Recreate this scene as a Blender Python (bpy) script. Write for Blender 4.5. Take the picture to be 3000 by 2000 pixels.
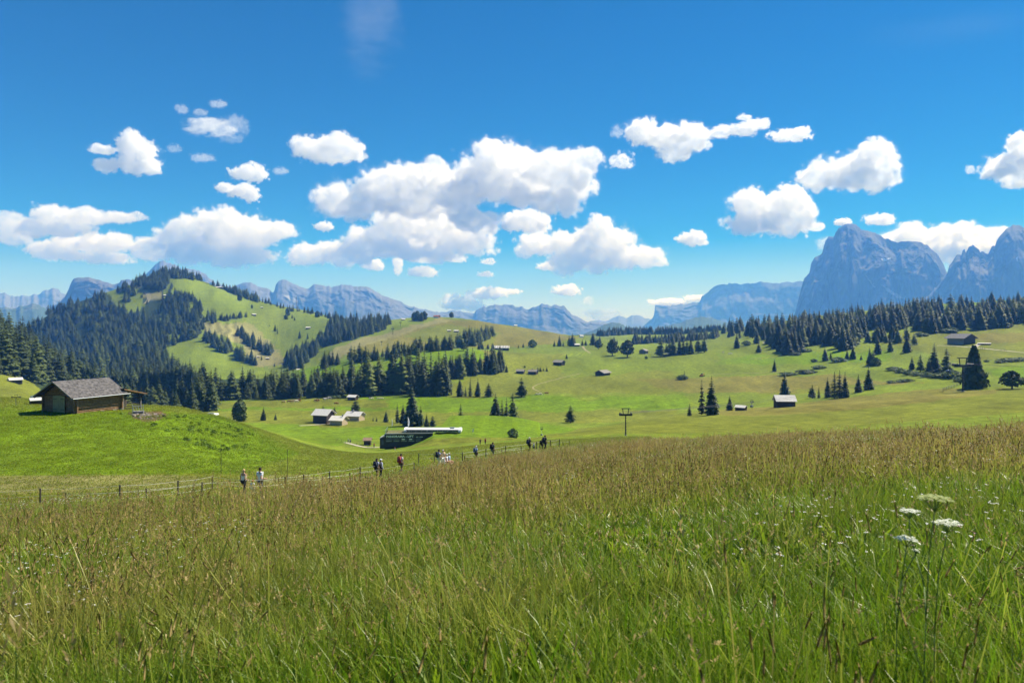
import bpy, bmesh, math, random
import numpy as np
from mathutils import Vector, Matrix, Euler

S = bpy.context.scene
C = S.collection
for o in list(bpy.data.objects):
    bpy.data.objects.remove(o)
R = math.radians

# ------------------------------------------------------------------ camera
F = 2000.0            # focal length in photograph pixels (24 mm on 36 mm, 3000 px wide)
HOR = 960.0           # row of the true horizon in the photograph
cam_d = bpy.data.cameras.new('camera')
cam_d.sensor_width = 36.0
cam_d.lens = 24.0
cam_d.clip_start = 0.1
cam_d.clip_end = 90000.0
cam_d.shift_y = -(1000.0 - HOR) / 3000.0
cam = bpy.data.objects.new('camera', cam_d)
cam.location = (0, 0, 0)
cam.rotation_euler = (R(90), 0, 0)
C.objects.link(cam)
S.camera = cam
cam_d.dof.use_dof = True
cam_d.dof.focus_distance = 60.0
cam_d.dof.aperture_fstop = 3.4

# ------------------------------------------------------------------ sky and sun
SUN_EL, SUN_AZ = 51.0, 54.0      # azimuth measured from straight ahead (+Y) towards the right (+X)
world = bpy.data.worlds.new('World')
S.world = world
world.use_nodes = True
wn, wl = world.node_tree.nodes, world.node_tree.links
wn.clear()
w_out = wn.new('ShaderNodeOutputWorld')
w_bg = wn.new('ShaderNodeBackground')
w_sky = wn.new('ShaderNodeTexSky')
w_sky.sky_type = 'NISHITA'
w_sky.sun_disc = False
w_sky.sun_elevation = R(SUN_EL)
w_sky.sun_rotation = R(SUN_AZ)
w_sky.altitude = 1900
w_sky.air_density = 1.0
w_sky.dust_density = 1.1
w_sky.ozone_density = 3.0
w_hsv = wn.new('ShaderNodeHueSaturation')
w_hsv.inputs['Hue'].default_value = 0.502
w_hsv.inputs['Saturation'].default_value = 2.2
w_bg.inputs['Strength'].default_value = 0.056
w_tc = wn.new('ShaderNodeTexCoord'); w_xyz = wn.new('ShaderNodeSeparateXYZ'); w_mr = wn.new('ShaderNodeMapRange')
w_mr.inputs['From Min'].default_value = 0.0; w_mr.inputs['From Max'].default_value = 0.34
w_mr.inputs['To Min'].default_value = 1.35; w_mr.inputs['To Max'].default_value = 2.6      # milky low sky, deep blue higher up
wl.new(w_tc.outputs['Generated'], w_xyz.inputs[0]); wl.new(w_xyz.outputs['Z'], w_mr.inputs['Value'])
wl.new(w_mr.outputs[0], w_hsv.inputs['Saturation'])
wl.new(w_sky.outputs[0], w_hsv.inputs['Color'])
wl.new(w_hsv.outputs[0], w_bg.inputs['Color'])
wl.new(w_bg.outputs[0], w_out.inputs['Surface'])

sun_d = bpy.data.lights.new('sun', 'SUN')
sun_d.energy = 4.9
sun_d.angle = R(0.53)
sun_d.color = (1.0, 0.95, 0.86)
sun = bpy.data.objects.new('sun', sun_d)
C.objects.link(sun)
SUN_DIR = Vector((math.sin(R(SUN_AZ)) * math.cos(R(SUN_EL)), math.cos(R(SUN_AZ)) * math.cos(R(SUN_EL)), math.sin(R(SUN_EL))))
sun.rotation_euler = SUN_DIR.to_track_quat('Z', 'Y').to_euler()

S.view_settings.view_transform = 'Standard'
S.view_settings.look = 'None'
S.view_settings.gamma = 1.0
S.view_settings.exposure = 0.87
S.view_settings.use_curve_mapping = False
S.render.engine = 'CYCLES'
cy = S.cycles
cy.max_bounces = 14
cy.diffuse_bounces = 3
cy.glossy_bounces = 2
cy.transmission_bounces = 4
cy.transparent_max_bounces = 8
cy.volume_bounces = 8
cy.volume_max_steps = 128
cy.volume_step_rate = 1.6
cy.use_denoising = True
# ------------------------------------------------------------------ helpers
WORK = bpy.data.scenes.new('workbench')      # empty bench for evaluating single meshes; removed at the end
def bench_graph():
    with bpy.context.temp_override(scene=WORK, view_layer=WORK.view_layers[0]):
        WORK.view_layers[0].update()
        return bpy.context.evaluated_depsgraph_get()

def prop(o, label=None, cat=None, group=None, kind=None):
    if label: o['label'] = label
    if cat: o['category'] = cat
    if group: o['group'] = group
    if kind: o['kind'] = kind
    return o

def link(name, me, parent=None, loc=None):
    o = bpy.data.objects.new(name, me)
    C.objects.link(o)
    if parent is not None: o.parent = parent
    if loc is not None: o.location = loc
    return o

def empty(name, loc, rz=0.0, **kw):
    o = bpy.data.objects.new(name, None)
    o.empty_display_size = 0.2
    C.objects.link(o)
    o.location = loc
    o.rotation_euler = (0, 0, rz)
    return prop(o, **kw)

def copy_tree(o, parent=None):
    c = o.copy()
    C.objects.link(c)
    if parent is not None: c.parent = parent
    for ch in o.children:
        copy_tree(ch, c)
    return c

def np_mesh(name, verts, faces, mat=None, smooth=False, mats=None, midx=None):
    """verts (n,3), faces (m,k) arrays with the same number of corners each"""
    me = bpy.data.meshes.new(name)
    v = np.ascontiguousarray(verts, dtype=np.float32)
    f = np.ascontiguousarray(faces, dtype=np.int32)
    k = f.shape[1]
    me.vertices.add(len(v)); me.vertices.foreach_set('co', v.ravel())
    me.loops.add(f.size); me.loops.foreach_set('vertex_index', f.ravel())
    me.polygons.add(len(f))
    me.polygons.foreach_set('loop_start', np.arange(0, f.size, k, dtype=np.int32))
    me.polygons.foreach_set('loop_total', np.full(len(f), k, dtype=np.int32))
    if smooth: me.polygons.foreach_set('use_smooth', np.ones(len(f), dtype=bool))
    for m in (mats or ([mat] if mat else [])): me.materials.append(m)
    if midx is not None: me.polygons.foreach_set('material_index', np.ascontiguousarray(midx, dtype=np.int32))
    me.update(calc_edges=True)
    me.validate()
    return me

def _hash(ix, iy, seed):
    h = (ix.astype(np.int64) * 374761393 + iy.astype(np.int64) * 668265263 + seed * 974634777) & 0x7fffffff
    h = ((h ^ (h >> 13)) * 1274126177) & 0x7fffffff
    h = h ^ (h >> 16)
    return (h & 0xffff) / 65535.0

def vnoise(x, y, seed=0):
    """value noise, -1..1"""
    x = np.asarray(x, float); y = np.asarray(y, float)
    ix, iy = np.floor(x), np.floor(y)
    fx, fy = x - ix, y - iy
    ux, uy = fx * fx * fx * (fx * (fx * 6 - 15) + 10), fy * fy * fy * (fy * (fy * 6 - 15) + 10)
    a, b = _hash(ix, iy, seed), _hash(ix + 1, iy, seed)
    c, d = _hash(ix, iy + 1, seed), _hash(ix + 1, iy + 1, seed)
    return ((a * (1 - ux) + b * ux) * (1 - uy) + (c * (1 - ux) + d * ux) * uy) * 2 - 1

def fbm(x, y, oct=5, seed=0, gain=0.5):
    s, a, n = 0.0, 1.0, 0.0
    for k in range(oct):
        s = s + a * vnoise(x * 2 ** k + 17.3 * k, y * 2 ** k - 9.1 * k, seed + k)
        n += a; a *= gain
    return s / n

def ridged(x, y, oct=5, seed=0, gain=0.5):
    s, a, n = 0.0, 1.0, 0.0
    for k in range(oct):
        s = s + a * (1 - np.abs(vnoise(x * 2 ** k + 7.7 * k, y * 2 ** k + 3.1 * k, seed + k))) ** 2
        n += a; a *= gain
    return s / n

def in_poly(px, py, poly):
    c = np.zeros(px.shape, bool)
    n = len(poly)
    for i in range(n):
        x0, y0 = poly[i]; x1, y1 = poly[(i + 1) % n]
        if y0 == y1: continue
        cond = ((y0 <= py) & (py < y1)) | ((y1 <= py) & (py < y0))
        c ^= cond & (px < (x1 - x0) * (py - y0) / (y1 - y0) + x0)
    return c

def W(px, py, D):
    return Vector(((px - 1500.0) / F * D, D, (HOR - py) / F * D))

# ------------------------------------------------------------------ materials
def mat(name, color=(.5, .5, .5), rough=0.8, spec=0.3, noise=None, bump=0.0, metallic=0.0, transl=0.0, coord='Object'):
    """Principled material; noise = (scale, amount, second colour) mottles the colour"""
    m = bpy.data.materials.new(name)
    m.use_nodes = True
    nt = m.node_tree
    b = nt.nodes['Principled BSDF']
    b.inputs['Base Color'].default_value = (*color, 1)
    b.inputs['Roughness'].default_value = rough
    b.inputs['Specular IOR Level'].default_value = spec
    b.inputs['Metallic'].default_value = metallic
    if noise:
        sc, amt, c2 = noise
        tc = nt.nodes.new('ShaderNodeTexCoord')
        n = nt.nodes.new('ShaderNodeTexNoise'); n.inputs['Scale'].default_value = sc; n.inputs['Detail'].default_value = 6
        r = nt.nodes.new('ShaderNodeValToRGB')
        r.color_ramp.elements[0].position = 0.5 - amt; r.color_ramp.elements[1].position = 0.5 + amt
        r.color_ramp.elements[0].color = (*color, 1); r.color_ramp.elements[1].color = (*c2, 1)
        nt.links.new(tc.outputs[coord], n.inputs['Vector'])
        nt.links.new(n.outputs['Fac'], r.inputs['Fac'])
        nt.links.new(r.outputs['Color'], b.inputs['Base Color'])
        if bump:
            bp = nt.nodes.new('ShaderNodeBump'); bp.inputs['Strength'].default_value = bump; bp.inputs['Distance'].default_value = 0.05
            nt.links.new(n.outputs['Fac'], bp.inputs['Height'])
            nt.links.new(bp.outputs['Normal'], b.inputs['Normal'])
    if transl > 0:
        out = nt.nodes['Material Output']
        t = nt.nodes.new('ShaderNodeBsdfTranslucent')
        mx = nt.nodes.new('ShaderNodeMixShader'); mx.inputs['Fac'].default_value = transl
        src = b.inputs['Base Color'].links[0].from_socket if b.inputs['Base Color'].is_linked else None
        if src: nt.links.new(src, t.inputs['Color'])
        else: t.inputs['Color'].default_value = (*color, 1)
        nt.links.new(b.outputs[0], mx.inputs[1]); nt.links.new(t.outputs[0], mx.inputs[2])
        nt.links.new(mx.outputs[0], out.inputs['Surface'])
    return m

def N(nt, kind, **kw):
    n = nt.nodes.new(kind)
    for k, v in kw.items():
        if k in n.inputs: n.inputs[k].default_value = v
        else: setattr(n, k, v)
    return n
# ------------------------------------------------------------------ terrain: survey points read off the photograph
# every layer is a line across the land: (px, distance, py of the ground there)
LAYERS = [
 # meadow in mid distance
 [(-1500,32,1560),(-600,30,1535),(0,29,1505),(300,29,1490),(600,29,1473),(900,30,1458),(1200,32,1433),(1500,34,1405),(1800,35,1375),(2100,35,1345),(2400,35,1318),(2700,35,1302),(3000,34,1288),(3600,32,1250),(4500,30,1200)],
 # meadow edge with the fence
 [(-1500,46,1520),(-600,46,1500),(0,45,1482),(300,44,1470),(600,44,1455),(900,50,1430),(1200,66,1378),(1500,82,1328),(1800,90,1292),(2100,84,1284),(2400,76,1276),(2700,66,1277),(3000,58,1272),(3600,50,1250),(4500,46,1200)],
 # hollow behind the fence
 [(-1500,62,1440),(-600,60,1420),(0,60,1398),(300,60,1396),(600,61,1388),(900,70,1366),(1200,96,1338),(1500,116,1304),(1800,132,1280),(2100,128,1279),(2400,120,1276),(2700,112,1270),(3000,104,1258),(3600,100,1240),(4500,95,1210)],
 # hump with the barn, then the lift mound, then the brown ridge
 [(-1500,100,1170),(-600,104,1180),(0,104,1190),(130,101,1200),(300,98,1209),(430,98,1213),(520,101,1215),(600,108,1223),(700,120,1240),(800,138,1264),(900,155,1297),(1000,172,1316),(1120,190,1328),(1250,196,1312),(1400,198,1302),(1550,205,1289),(1700,215,1262),(1800,228,1246),(2000,260,1216),(2150,275,1203),(2300,280,1192),(2500,280,1178),(2700,270,1160),(3000,250,1150),(3600,230,1130),(4500,220,1100)],
 # lift building, chalet field near edge
 [(-1500,230,1190),(-600,230,1190),(0,230,1186),(130,235,1196),(300,250,1265),(500,250,1266),(700,250,1270),(850,246,1286),(1000,242,1304),(1120,240,1314),(1200,240,1306),(1265,241,1285),(1350,240,1277),(1500,243,1281),(1600,250,1285),(1700,258,1266),(1800,270,1248),(2000,300,1215),(2150,310,1203),(2300,312,1192),(2500,310,1176),(2700,300,1158),(3000,285,1148),(3600,260,1125),(4500,250,1100)],
 # far edge of the chalet field
 [(-1500,310,1180),(-600,310,1175),(0,310,1160),(130,320,1178),(300,340,1262),(500,335,1238),(700,330,1236),(900,325,1242),(1000,322,1248),(1200,318,1252),(1500,315,1250),(1700,320,1242),(1800,325,1238),(2000,340,1210),(2150,345,1198),(2300,345,1187),(2500,345,1168),(2700,335,1145),(3000,325,1130),(3600,310,1110),(4500,300,1090)],
 # top of the bank
 [(-1500,370,1120),(-600,370,1110),(0,370,1105),(130,385,1150),(300,410,1235),(500,395,1205),(700,395,1200),(900,392,1204),(1200,390,1210),(1400,385,1212),(1500,380,1215),(1700,385,1212),(1800,390,1205),(2000,395,1195),(2300,395,1170),(2700,380,1130),(3000,370,1115),(3600,350,1095),(4500,340,1080)],
 # tree line behind the plateau
 [(-1500,450,1020),(-600,450,1050),(0,440,1080),(130,450,1125),(300,480,1215),(450,480,1188),(600,480,1175),(800,470,1168),(1000,465,1162),(1200,465,1160),(1400,465,1164),(1500,468,1160),(1700,480,1156),(1800,485,1150),(2000,480,1148),(2300,470,1138),(2700,450,1098),(3000,440,1080),(3600,420,1060),(4500,400,1050)],
 # foot of the hills
 [(-1500,560,960),(-600,550,985),(0,530,1035),(130,540,1095),(300,620,1160),(600,620,1140),(800,610,1128),(1000,600,1112),(1200,580,1107),(1400,570,1124),(1500,590,1118),(1700,600,1108),(1800,605,1102),(2000,590,1105),(2300,570,1092),(2700,550,1050),(3000,540,1035),(3600,520,1020),(4500,500,1010)],
 # green ridge
 [(-1500,660,920),(-600,650,940),(0,630,990),(70,630,1025),(130,640,1062),(200,660,1112),(300,800,1125),(500,800,1112),(600,800,1100),(800,790,1100),(860,780,1090),(930,770,1072),(1000,760,1056),(1100,750,1042),(1200,740,1031),(1300,730,1023),(1400,730,1024),(1460,740,1036),(1550,760,1046),(1700,780,1050),(1800,800,1042),(2000,780,1045),(2300,760,1020),(2700,720,985),(3000,700,972),(3600,680,960),(4500,660,950)],
 # dip behind it
 [(-1500,900,990),(-600,900,1010),(0,900,1045),(130,920,1085),(200,930,1090),(300,1000,1072),(480,1000,1045),(600,1000,1052),(700,980,1085),(800,950,1098),(860,920,1088),(930,900,1076),(1000,890,1058),(1200,880,1034),(1400,880,1022),(1500,900,1030),(1700,900,1034),(1800,920,1018),(2000,920,1018),(2300,900,985),(2700,850,945),(3000,850,935),(3600,820,920),(4500,800,910)],
 # middle of the hills
 [(-1500,1250,1000),(-600,1250,1020),(0,1250,1040),(130,1250,1030),(300,1250,985),(480,1230,985),(560,1220,960),(650,1210,975),(740,1200,1005),(800,1190,1035),(860,1150,1040),(930,1120,1022),(1000,1100,1005),(1200,1130,978),(1400,1150,975),(1500,1150,985),(1600,1150,1000),(1800,1200,1000),(2000,1200,998),(2300,1180,958),(2500,1170,935),(2700,1150,915),(3000,1100,905),(3600,1080,890),(4500,1050,880)],
 # skyline of the near hills
 [(-1500,1500,1120),(-600,1500,1100),(0,1500,1035),(60,1500,990),(110,1500,940),(180,1510,902),(250,1550,880),(350,1600,845),(430,1650,825),(455,1680,800),(490,1700,788),(530,1750,797),(620,1800,838),(720,1800,872),(800,1760,895),(900,1700,912),(950,1650,922),(1000,1600,945),(1100,1520,942),(1200,1450,931),(1280,1420,928),(1340,1410,930),(1420,1400,940),(1500,1400,958),(1600,1400,975),(1700,1400,985),(1850,1450,988),(2000,1480,984),(2100,1480,972),(2300,1400,940),(2500,1380,920),(2700,1350,888),(2850,1330,880),(3000,1300,872),(3600,1250,850),(4500,1200,840)],
 # behind the hills
 [(-1500,2300,1060),(0,2300,1055),(300,2300,990),(500,2400,930),(700,2400,950),(900,2300,965),(1200,2100,975),(1500,2000,982),(1650,2000,985),(1740,2100,980),(1800,2200,975),(1860,2200,972),(1950,2200,972),(2030,2200,978),(2100,2100,985),(2300,2000,975),(2600,2000,960),(3000,2000,950),(4500,2000,940)],
 [(-1500,4000,1045),(0,4000,1040),(600,4200,1010),(1200,4000,1005),(1500,3800,1000),(1800,3800,992),(2000,3800,990),(2400,3600,985),(4500,3600,980)],
 [(-1500,9000,1000),(1500,9000,988),(4500,9000,985)],
 [(-1500,13300,982),(1500,13300,978),(4500,13300,978)],
]
_PX = np.arange(-1500, 4501, 20.0)
def _smooth(a, n=2):
    k = np.array([1, 2, 3, 2, 1.0]); k /= k.sum()
    for _ in range(n):
        a = np.convolve(np.pad(a, 2, mode='edge'), k, mode='valid')
    return a
LD = np.array([_smooth(np.interp(_PX, [q[0] for q in L], [q[1] for q in L])) for L in LAYERS])
LP = np.array([_smooth(np.interp(_PX, [q[0] for q in L], [q[2] for q in L])) for L in LAYERS])
LZ = (HOR - LP) / F * LD
assert (np.diff(LD, axis=0) > 0).all(), np.argwhere(np.diff(LD, axis=0) <= 0)[:5]

def _near(x, y):
    return -1.62 + 0.075 * x - 0.165 * y

def ground_z(x, y, detail=True):
    """height of the ground at world (x, y)"""
    x = np.atleast_1d(np.asarray(x, float)); y = np.atleast_1d(np.asarray(y, float))
    x, y = np.broadcast_arrays(x, y)
    shp = x.shape; x = x.ravel(); y = y.ravel()
    yy = np.maximum(y, 12.0)
    px = np.clip(1500 + F * x / yy, -1499, 4499)
    fi = (px + 1500) / 20.0
    i = np.minimum(fi.astype(int), len(_PX) - 2); t = fi - i
    D = LD[:, i] * (1 - t) + LD[:, i + 1] * t
    Z = LZ[:, i] * (1 - t) + LZ[:, i + 1] * t
    # two knots of the near slope in front
    d0 = np.full((1, len(x)), 12.0); d1 = np.full((1, len(x)), 18.0)
    z0 = _near((px - 1500) / F * 12.0, 12.0)[None]; z1 = _near((px - 1500) / F * 18.0, 18.0)[None]
    D = np.vstack([d0, d1, D]); Z = np.vstack([z0, z1, Z])
    h = np.diff(D, axis=0); dl = np.diff(Z, axis=0) / h
    m = np.zeros_like(D)
    w1 = 2 * h[1:] + h[:-1]; w2 = h[1:] + 2 * h[:-1]
    same = dl[1:] * dl[:-1] > 0
    with np.errstate(divide='ignore', invalid='ignore'):
        hm = (w1 + w2) / (w1 / dl[:-1] + w2 / dl[1:])
    m[1:-1] = np.where(same, hm, 0.0)
    m[0] = dl[0]; m[-1] = dl[-1]
    k = np.clip((D[:, :] <= yy[None]).sum(0) - 1, 0, len(D) - 2)
    c = np.arange(len(x))
    hh = h[k, c]; s = np.clip((yy - D[k, c]) / hh, 0, 1)
    h00 = (1 + 2 * s) * (1 - s) ** 2; h10 = s * (1 - s) ** 2; h01 = s * s * (3 - 2 * s); h11 = s * s * (s - 1)
    z = h00 * Z[k, c] + h10 * hh * m[k, c] + h01 * Z[k + 1, c] + h11 * hh * m[k + 1, c]
    near = _near(x, y)
    b = np.clip((y - 14.0) / 12.0, 0, 1); b = b * b * (3 - 2 * b)
    z = near * (1 - b) + z * b
    if detail:
        far = np.clip((y - 40) / 200, 0, 1)
        z = z + far * (fbm(x / 60, y / 60, 3, 5) * 1.0 + np.clip((y - 700) / 600, 0, 1) * fbm(x / 220, y / 220, 4, 9) * 7.0 * (y < 2600))
        z = z + fbm(x / 7, y / 7, 3, 3) * 0.10 + np.clip((y - 120) / 200, 0, 1) * fbm(x / 17, y / 17, 3, 15) * .45
    return z.reshape(shp)

def gz(x, y):
    return float(ground_z(x, y)[0])

_DS = np.exp(np.linspace(math.log(14.0), math.log(3500.0), 1400))
_cols = {}
def hit(px, py, dmin=0.0, dmax=1e9):
    """the first ground the photograph's ray through (px, py) meets beyond dmin -> (x, y, z)"""
    key = round(px)
    if key not in _cols:
        z = ground_z((px - 1500) / F * _DS, _DS)
        _cols[key] = HOR - z / _DS * F
    pr = _cols[key]
    idx = np.nonzero((pr <= py) & (_DS > dmin) & (_DS < dmax))[0]
    if len(idx) == 0: return None
    i = idx[0]
    D = _DS[i]
    if i > 0 and pr[i - 1] > py and _DS[i - 1] > dmin:
        t = (pr[i - 1] - py) / (pr[i - 1] - pr[i] + 1e-9)
        D = _DS[i - 1] + t * (_DS[i] - _DS[i - 1])
    x = (px - 1500) / F * D
    return Vector((x, D, gz(x, D)))

def at(px, D):
    x = (px - 1500) / F * D
    return Vector((x, D, gz(x, D)))
# ------------------------------------------------------------------ the ground sheet
# mown and grazed fields: (near, far) distance, outline as surveyed from the camera, colour of the sward
G_FRESH = (0.112, 0.182, 0.008)
G_MID = (0.132, 0.176, 0.018)
G_OLIVE = (0.138, 0.158, 0.020)
G_BROWN = (0.155, 0.146, 0.030)
G_PALE = (0.205, 0.195, 0.075)
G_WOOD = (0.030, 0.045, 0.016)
G_ROCK = (0.17, 0.15, 0.12)
FIELDS = [
 # (dmin, dmax, colour, outline)
 (0, 62, G_OLIVE, [(-2000,1000),(5000,1000),(5000,4000),(-2000,4000)]),
 (52, 66, G_PALE, [(-2000,1380),(300,1388),(700,1402),(1100,1370),(1100,1480),(-2000,1500)]),
 (55, 180, G_FRESH, [(-2000,1180),(0,1180),(300,1200),(640,1215),(760,1265),(880,1330),(700,1385),(300,1390),(-2000,1390)]),
 (60, 210, G_MID, [(640,1215),(760,1240),(900,1285),(1110,1318),(1400,1280),(1560,1280),(1560,1330),(1000,1400),(700,1385),(880,1330),(760,1265)]),
 (180, 300, G_FRESH, [(1130,1265),(1270,1262),(1520,1270),(1560,1290),(1350,1292),(1230,1318),(1130,1318)]),
 (150, 330, G_OLIVE, [(1540,1290),(1700,1258),(2000,1210),(2300,1185),(2600,1165),(3200,1120),(4500,1080),(4500,1290),(1500,1330)]),
 (215, 345, G_BROWN, [(2050,1200),(2700,1142),(2950,1140),(2600,1200),(2150,1222)]),
 (205, 390, G_FRESH, [(540,1190),(1120,1205),(1600,1240),(1700,1258),(1540,1285),(1130,1270),(900,1330),(560,1330)]),
 (330, 480, G_FRESH, [(540,1160),(1560,1155),(1700,1170),(1990,1150),(2010,1195),(1700,1200),(1500,1210),(1200,1205),(540,1200)]),
 (325, 400, G_OLIVE, [(540,1185),(1000,1200),(1500,1205),(1990,1195),(1990,1225),(1600,1245),(1120,1255),(540,1240)]),
 (340, 480, G_OLIVE, [(540,1165),(760,1160),(1130,1168),(1130,1190),(800,1196),(540,1190)]),
 (380, 700, G_OLIVE, [(1320,1120),(1560,1070),(1900,1080),(2100,1100),(2500,1090),(2500,1150),(1990,1150),(1560,1155),(1400,1165),(1320,1165)]),
 (380, 620, G_BROWN, [(1850,1110),(2300,1100),(2700,1090),(2700,1120),(2300,1145),(1990,1150)]),
 (400, 640, G_MID, [(2500,1060),(3200,1000),(3200,1110),(2700,1125),(2500,1110)]),
 (300, 640, G_FRESH, [(2880,1080),(3300,1050),(3300,1120),(2940,1125)]),
 (450, 760, G_MID, [(1950,1075),(2250,1060),(2650,1075),(2650,1100),(2000,1105)]),
 (560, 800, G_FRESH, [(1970,1040),(2250,1030),(2600,1030),(2600,1062),(2250,1065),(1990,1080)]),
 (470, 780, G_FRESH, [(850,1150),(870,1080),(1000,1045),(1300,1015),(1420,1022),(1440,1050),(1330,1095),(1150,1110),(1000,1160)]),
 (560, 760, G_BROWN, [(1400,1020),(1480,1010),(1560,1060),(1400,1085),(1340,1095),(1420,1050)]),
 (600, 900, G_OLIVE, [(1430,1040),(1600,1015),(1760,1010),(1700,1090),(1480,1110),(1400,1100)]),
 (600, 1500, G_MID, [(1700,1000),(2000,960),(2100,1010),(2080,1090),(1850,1090),(1650,1110),(1640,1050)]),
 (830, 1500, G_BROWN, [(1000,1040),(1060,990),(1200,960),(1290,930),(1450,935),(1700,990),(1620,1010),(1480,1020),(1280,1022),(1120,1035)]),
 (830, 1500, G_PALE, [(930,1062),(980,1015),(1110,975),(1290,928),(1330,935),(1150,985),(1010,1035),(940,1068)]),
 (830, 1500, G_OLIVE, [(1180,985),(1300,950),(1480,975),(1440,1010),(1300,1012)]),
 (700, 1300, G_MID, [(500,1010),(520,1110),(860,1110),(870,1080),(930,1062),(960,1030),(860,1040),(800,960),(600,980)]),
 (850, 2000, G_MID, [(470,1000),(484,806),(540,808),(600,826),(690,858),(800,892),(960,925),(960,1000),(860,1080),(500,1100)]),
 (1000, 2000, G_PALE, [(580,940),(620,940),(720,950),(760,990),(830,1030),(860,1060),(760,1075),(720,1010),(650,985),(585,965)]),
 (1200, 2000, G_PALE, [(405,835),(440,830),(470,850),(480,880),(430,885)]),
 (1300, 2000, G_MID, [(310,850),(400,830),(420,890),(400,915),(330,890)]),
 (700, 1400, G_MID, [(2100,1000),(2300,940),(2400,950),(2600,940),(2640,1040),(2100,1060)]),
 (500, 1300, G_OLIVE, [(2560,990),(2700,965),(3100,950),(3300,960),(3300,1050),(2800,1060),(2600,1010)]),
 (620, 1000, G_BROWN, [(2860,985),(3100,965),(3200,990),(2900,1005)]),
 (900, 1500, G_FRESH, [(2650,920),(2850,870),(2960,862),(2960,885),(2800,905),(2680,945)]),
 (85, 135, (0.13, 0.085, 0.055), [(380,1208),(480,1206),(500,1222),(440,1242),(400,1228)]),
 (140, 420, G_OLIVE, [(-600,1060),(0,1090),(60,1100),(140,1150),(140,1200),(-600,1210)]),
]
MOWN = [(800, 1500, [(600,945),(690,940),(720,975),(690,1010),(640,985)], 1.0, 9.0, .32),
        (600, 900, [(1620,1012),(1720,1010),(1700,1045),(1600,1045)], .5, 7.0, .18),
        (330, 480, [(1000,1155),(1560,1155),(1990,1150),(1990,1200),(1500,1212),(1000,1208)], 1.45, 6.0, .09),
        (205, 390, [(560,1200),(1700,1215),(1560,1285),(900,1330),(560,1330)], 1.3, 5.0, .08),
        (1000, 2000, [(480,840),(620,850),(950,925),(900,1000),(700,940)], .9, 16.0, .06),
        (50, 120, [(0,1215),(650,1230),(700,1390),(0,1395)], .7, 3.0, .05)]
def sward(x, y, z):
    D = np.maximum(y, 1.0)
    px = 1500 + F * x / D; py = HOR - z / D * F
    jx = px + fbm(x / 9 * (60 / D) ** .7, y / 9 * (60 / D) ** .7, 3, 31) * 30 + vnoise(x / 2 * (60 / D) ** .7, y / 2, 36) * 9; jy = py + fbm(px / 90, py / 20, 4, 33) * 11
    jd = D * (1 + 0.06 * fbm(x / 40, y / 40, 3, 34))
    col = np.tile(np.array(G_MID), (len(x), 1))
    col[y > 2000] = (0.06, 0.085, 0.03)
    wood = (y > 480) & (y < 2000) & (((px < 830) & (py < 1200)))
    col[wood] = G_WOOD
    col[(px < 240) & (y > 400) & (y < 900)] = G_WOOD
    for d0, d1, c, poly in FIELDS:
        k = in_poly(jx, jy, poly) & (jd > d0) & (jd < d1)
        col[k] = c
    far = (y > 1750) & (y < 3000)
    col[far] = (0.03, 0.048, 0.02)
    # worn, drier and greener patches of their own
    n = fbm(x / (14 + D * .03), y / (14 + D * .03), 5, 41)
    n2 = fbm(x / (3 + D * .01), y / (6 + D * .02), 4, 43)
    col = col * (1 + 0.30 * n[:, None] + 0.26 * n2[:, None])
    # hay rows and mowing lines left by the machines
    for d0, d1, poly, ang, wid, amp in MOWN:
        k = in_poly(px, py, poly) & (D > d0) & (D < d1)
        u = x * math.cos(ang) + y * math.sin(ang) + 4 * fbm(x / 40, y / 40, 3, 51)
        col[k] *= (1 + amp * np.sin(u[k] * 2 * math.pi / wid))[:, None]
    dry = np.clip(fbm(x / (30 + D * .05), y / (30 + D * .05), 4, 47) * 1.5, 0, 1)[:, None]
    col = col * (1 - .35 * dry) + np.array(G_OLIVE) * .35 * dry
    return np.clip(col, 0.004, 0.6)

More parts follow.
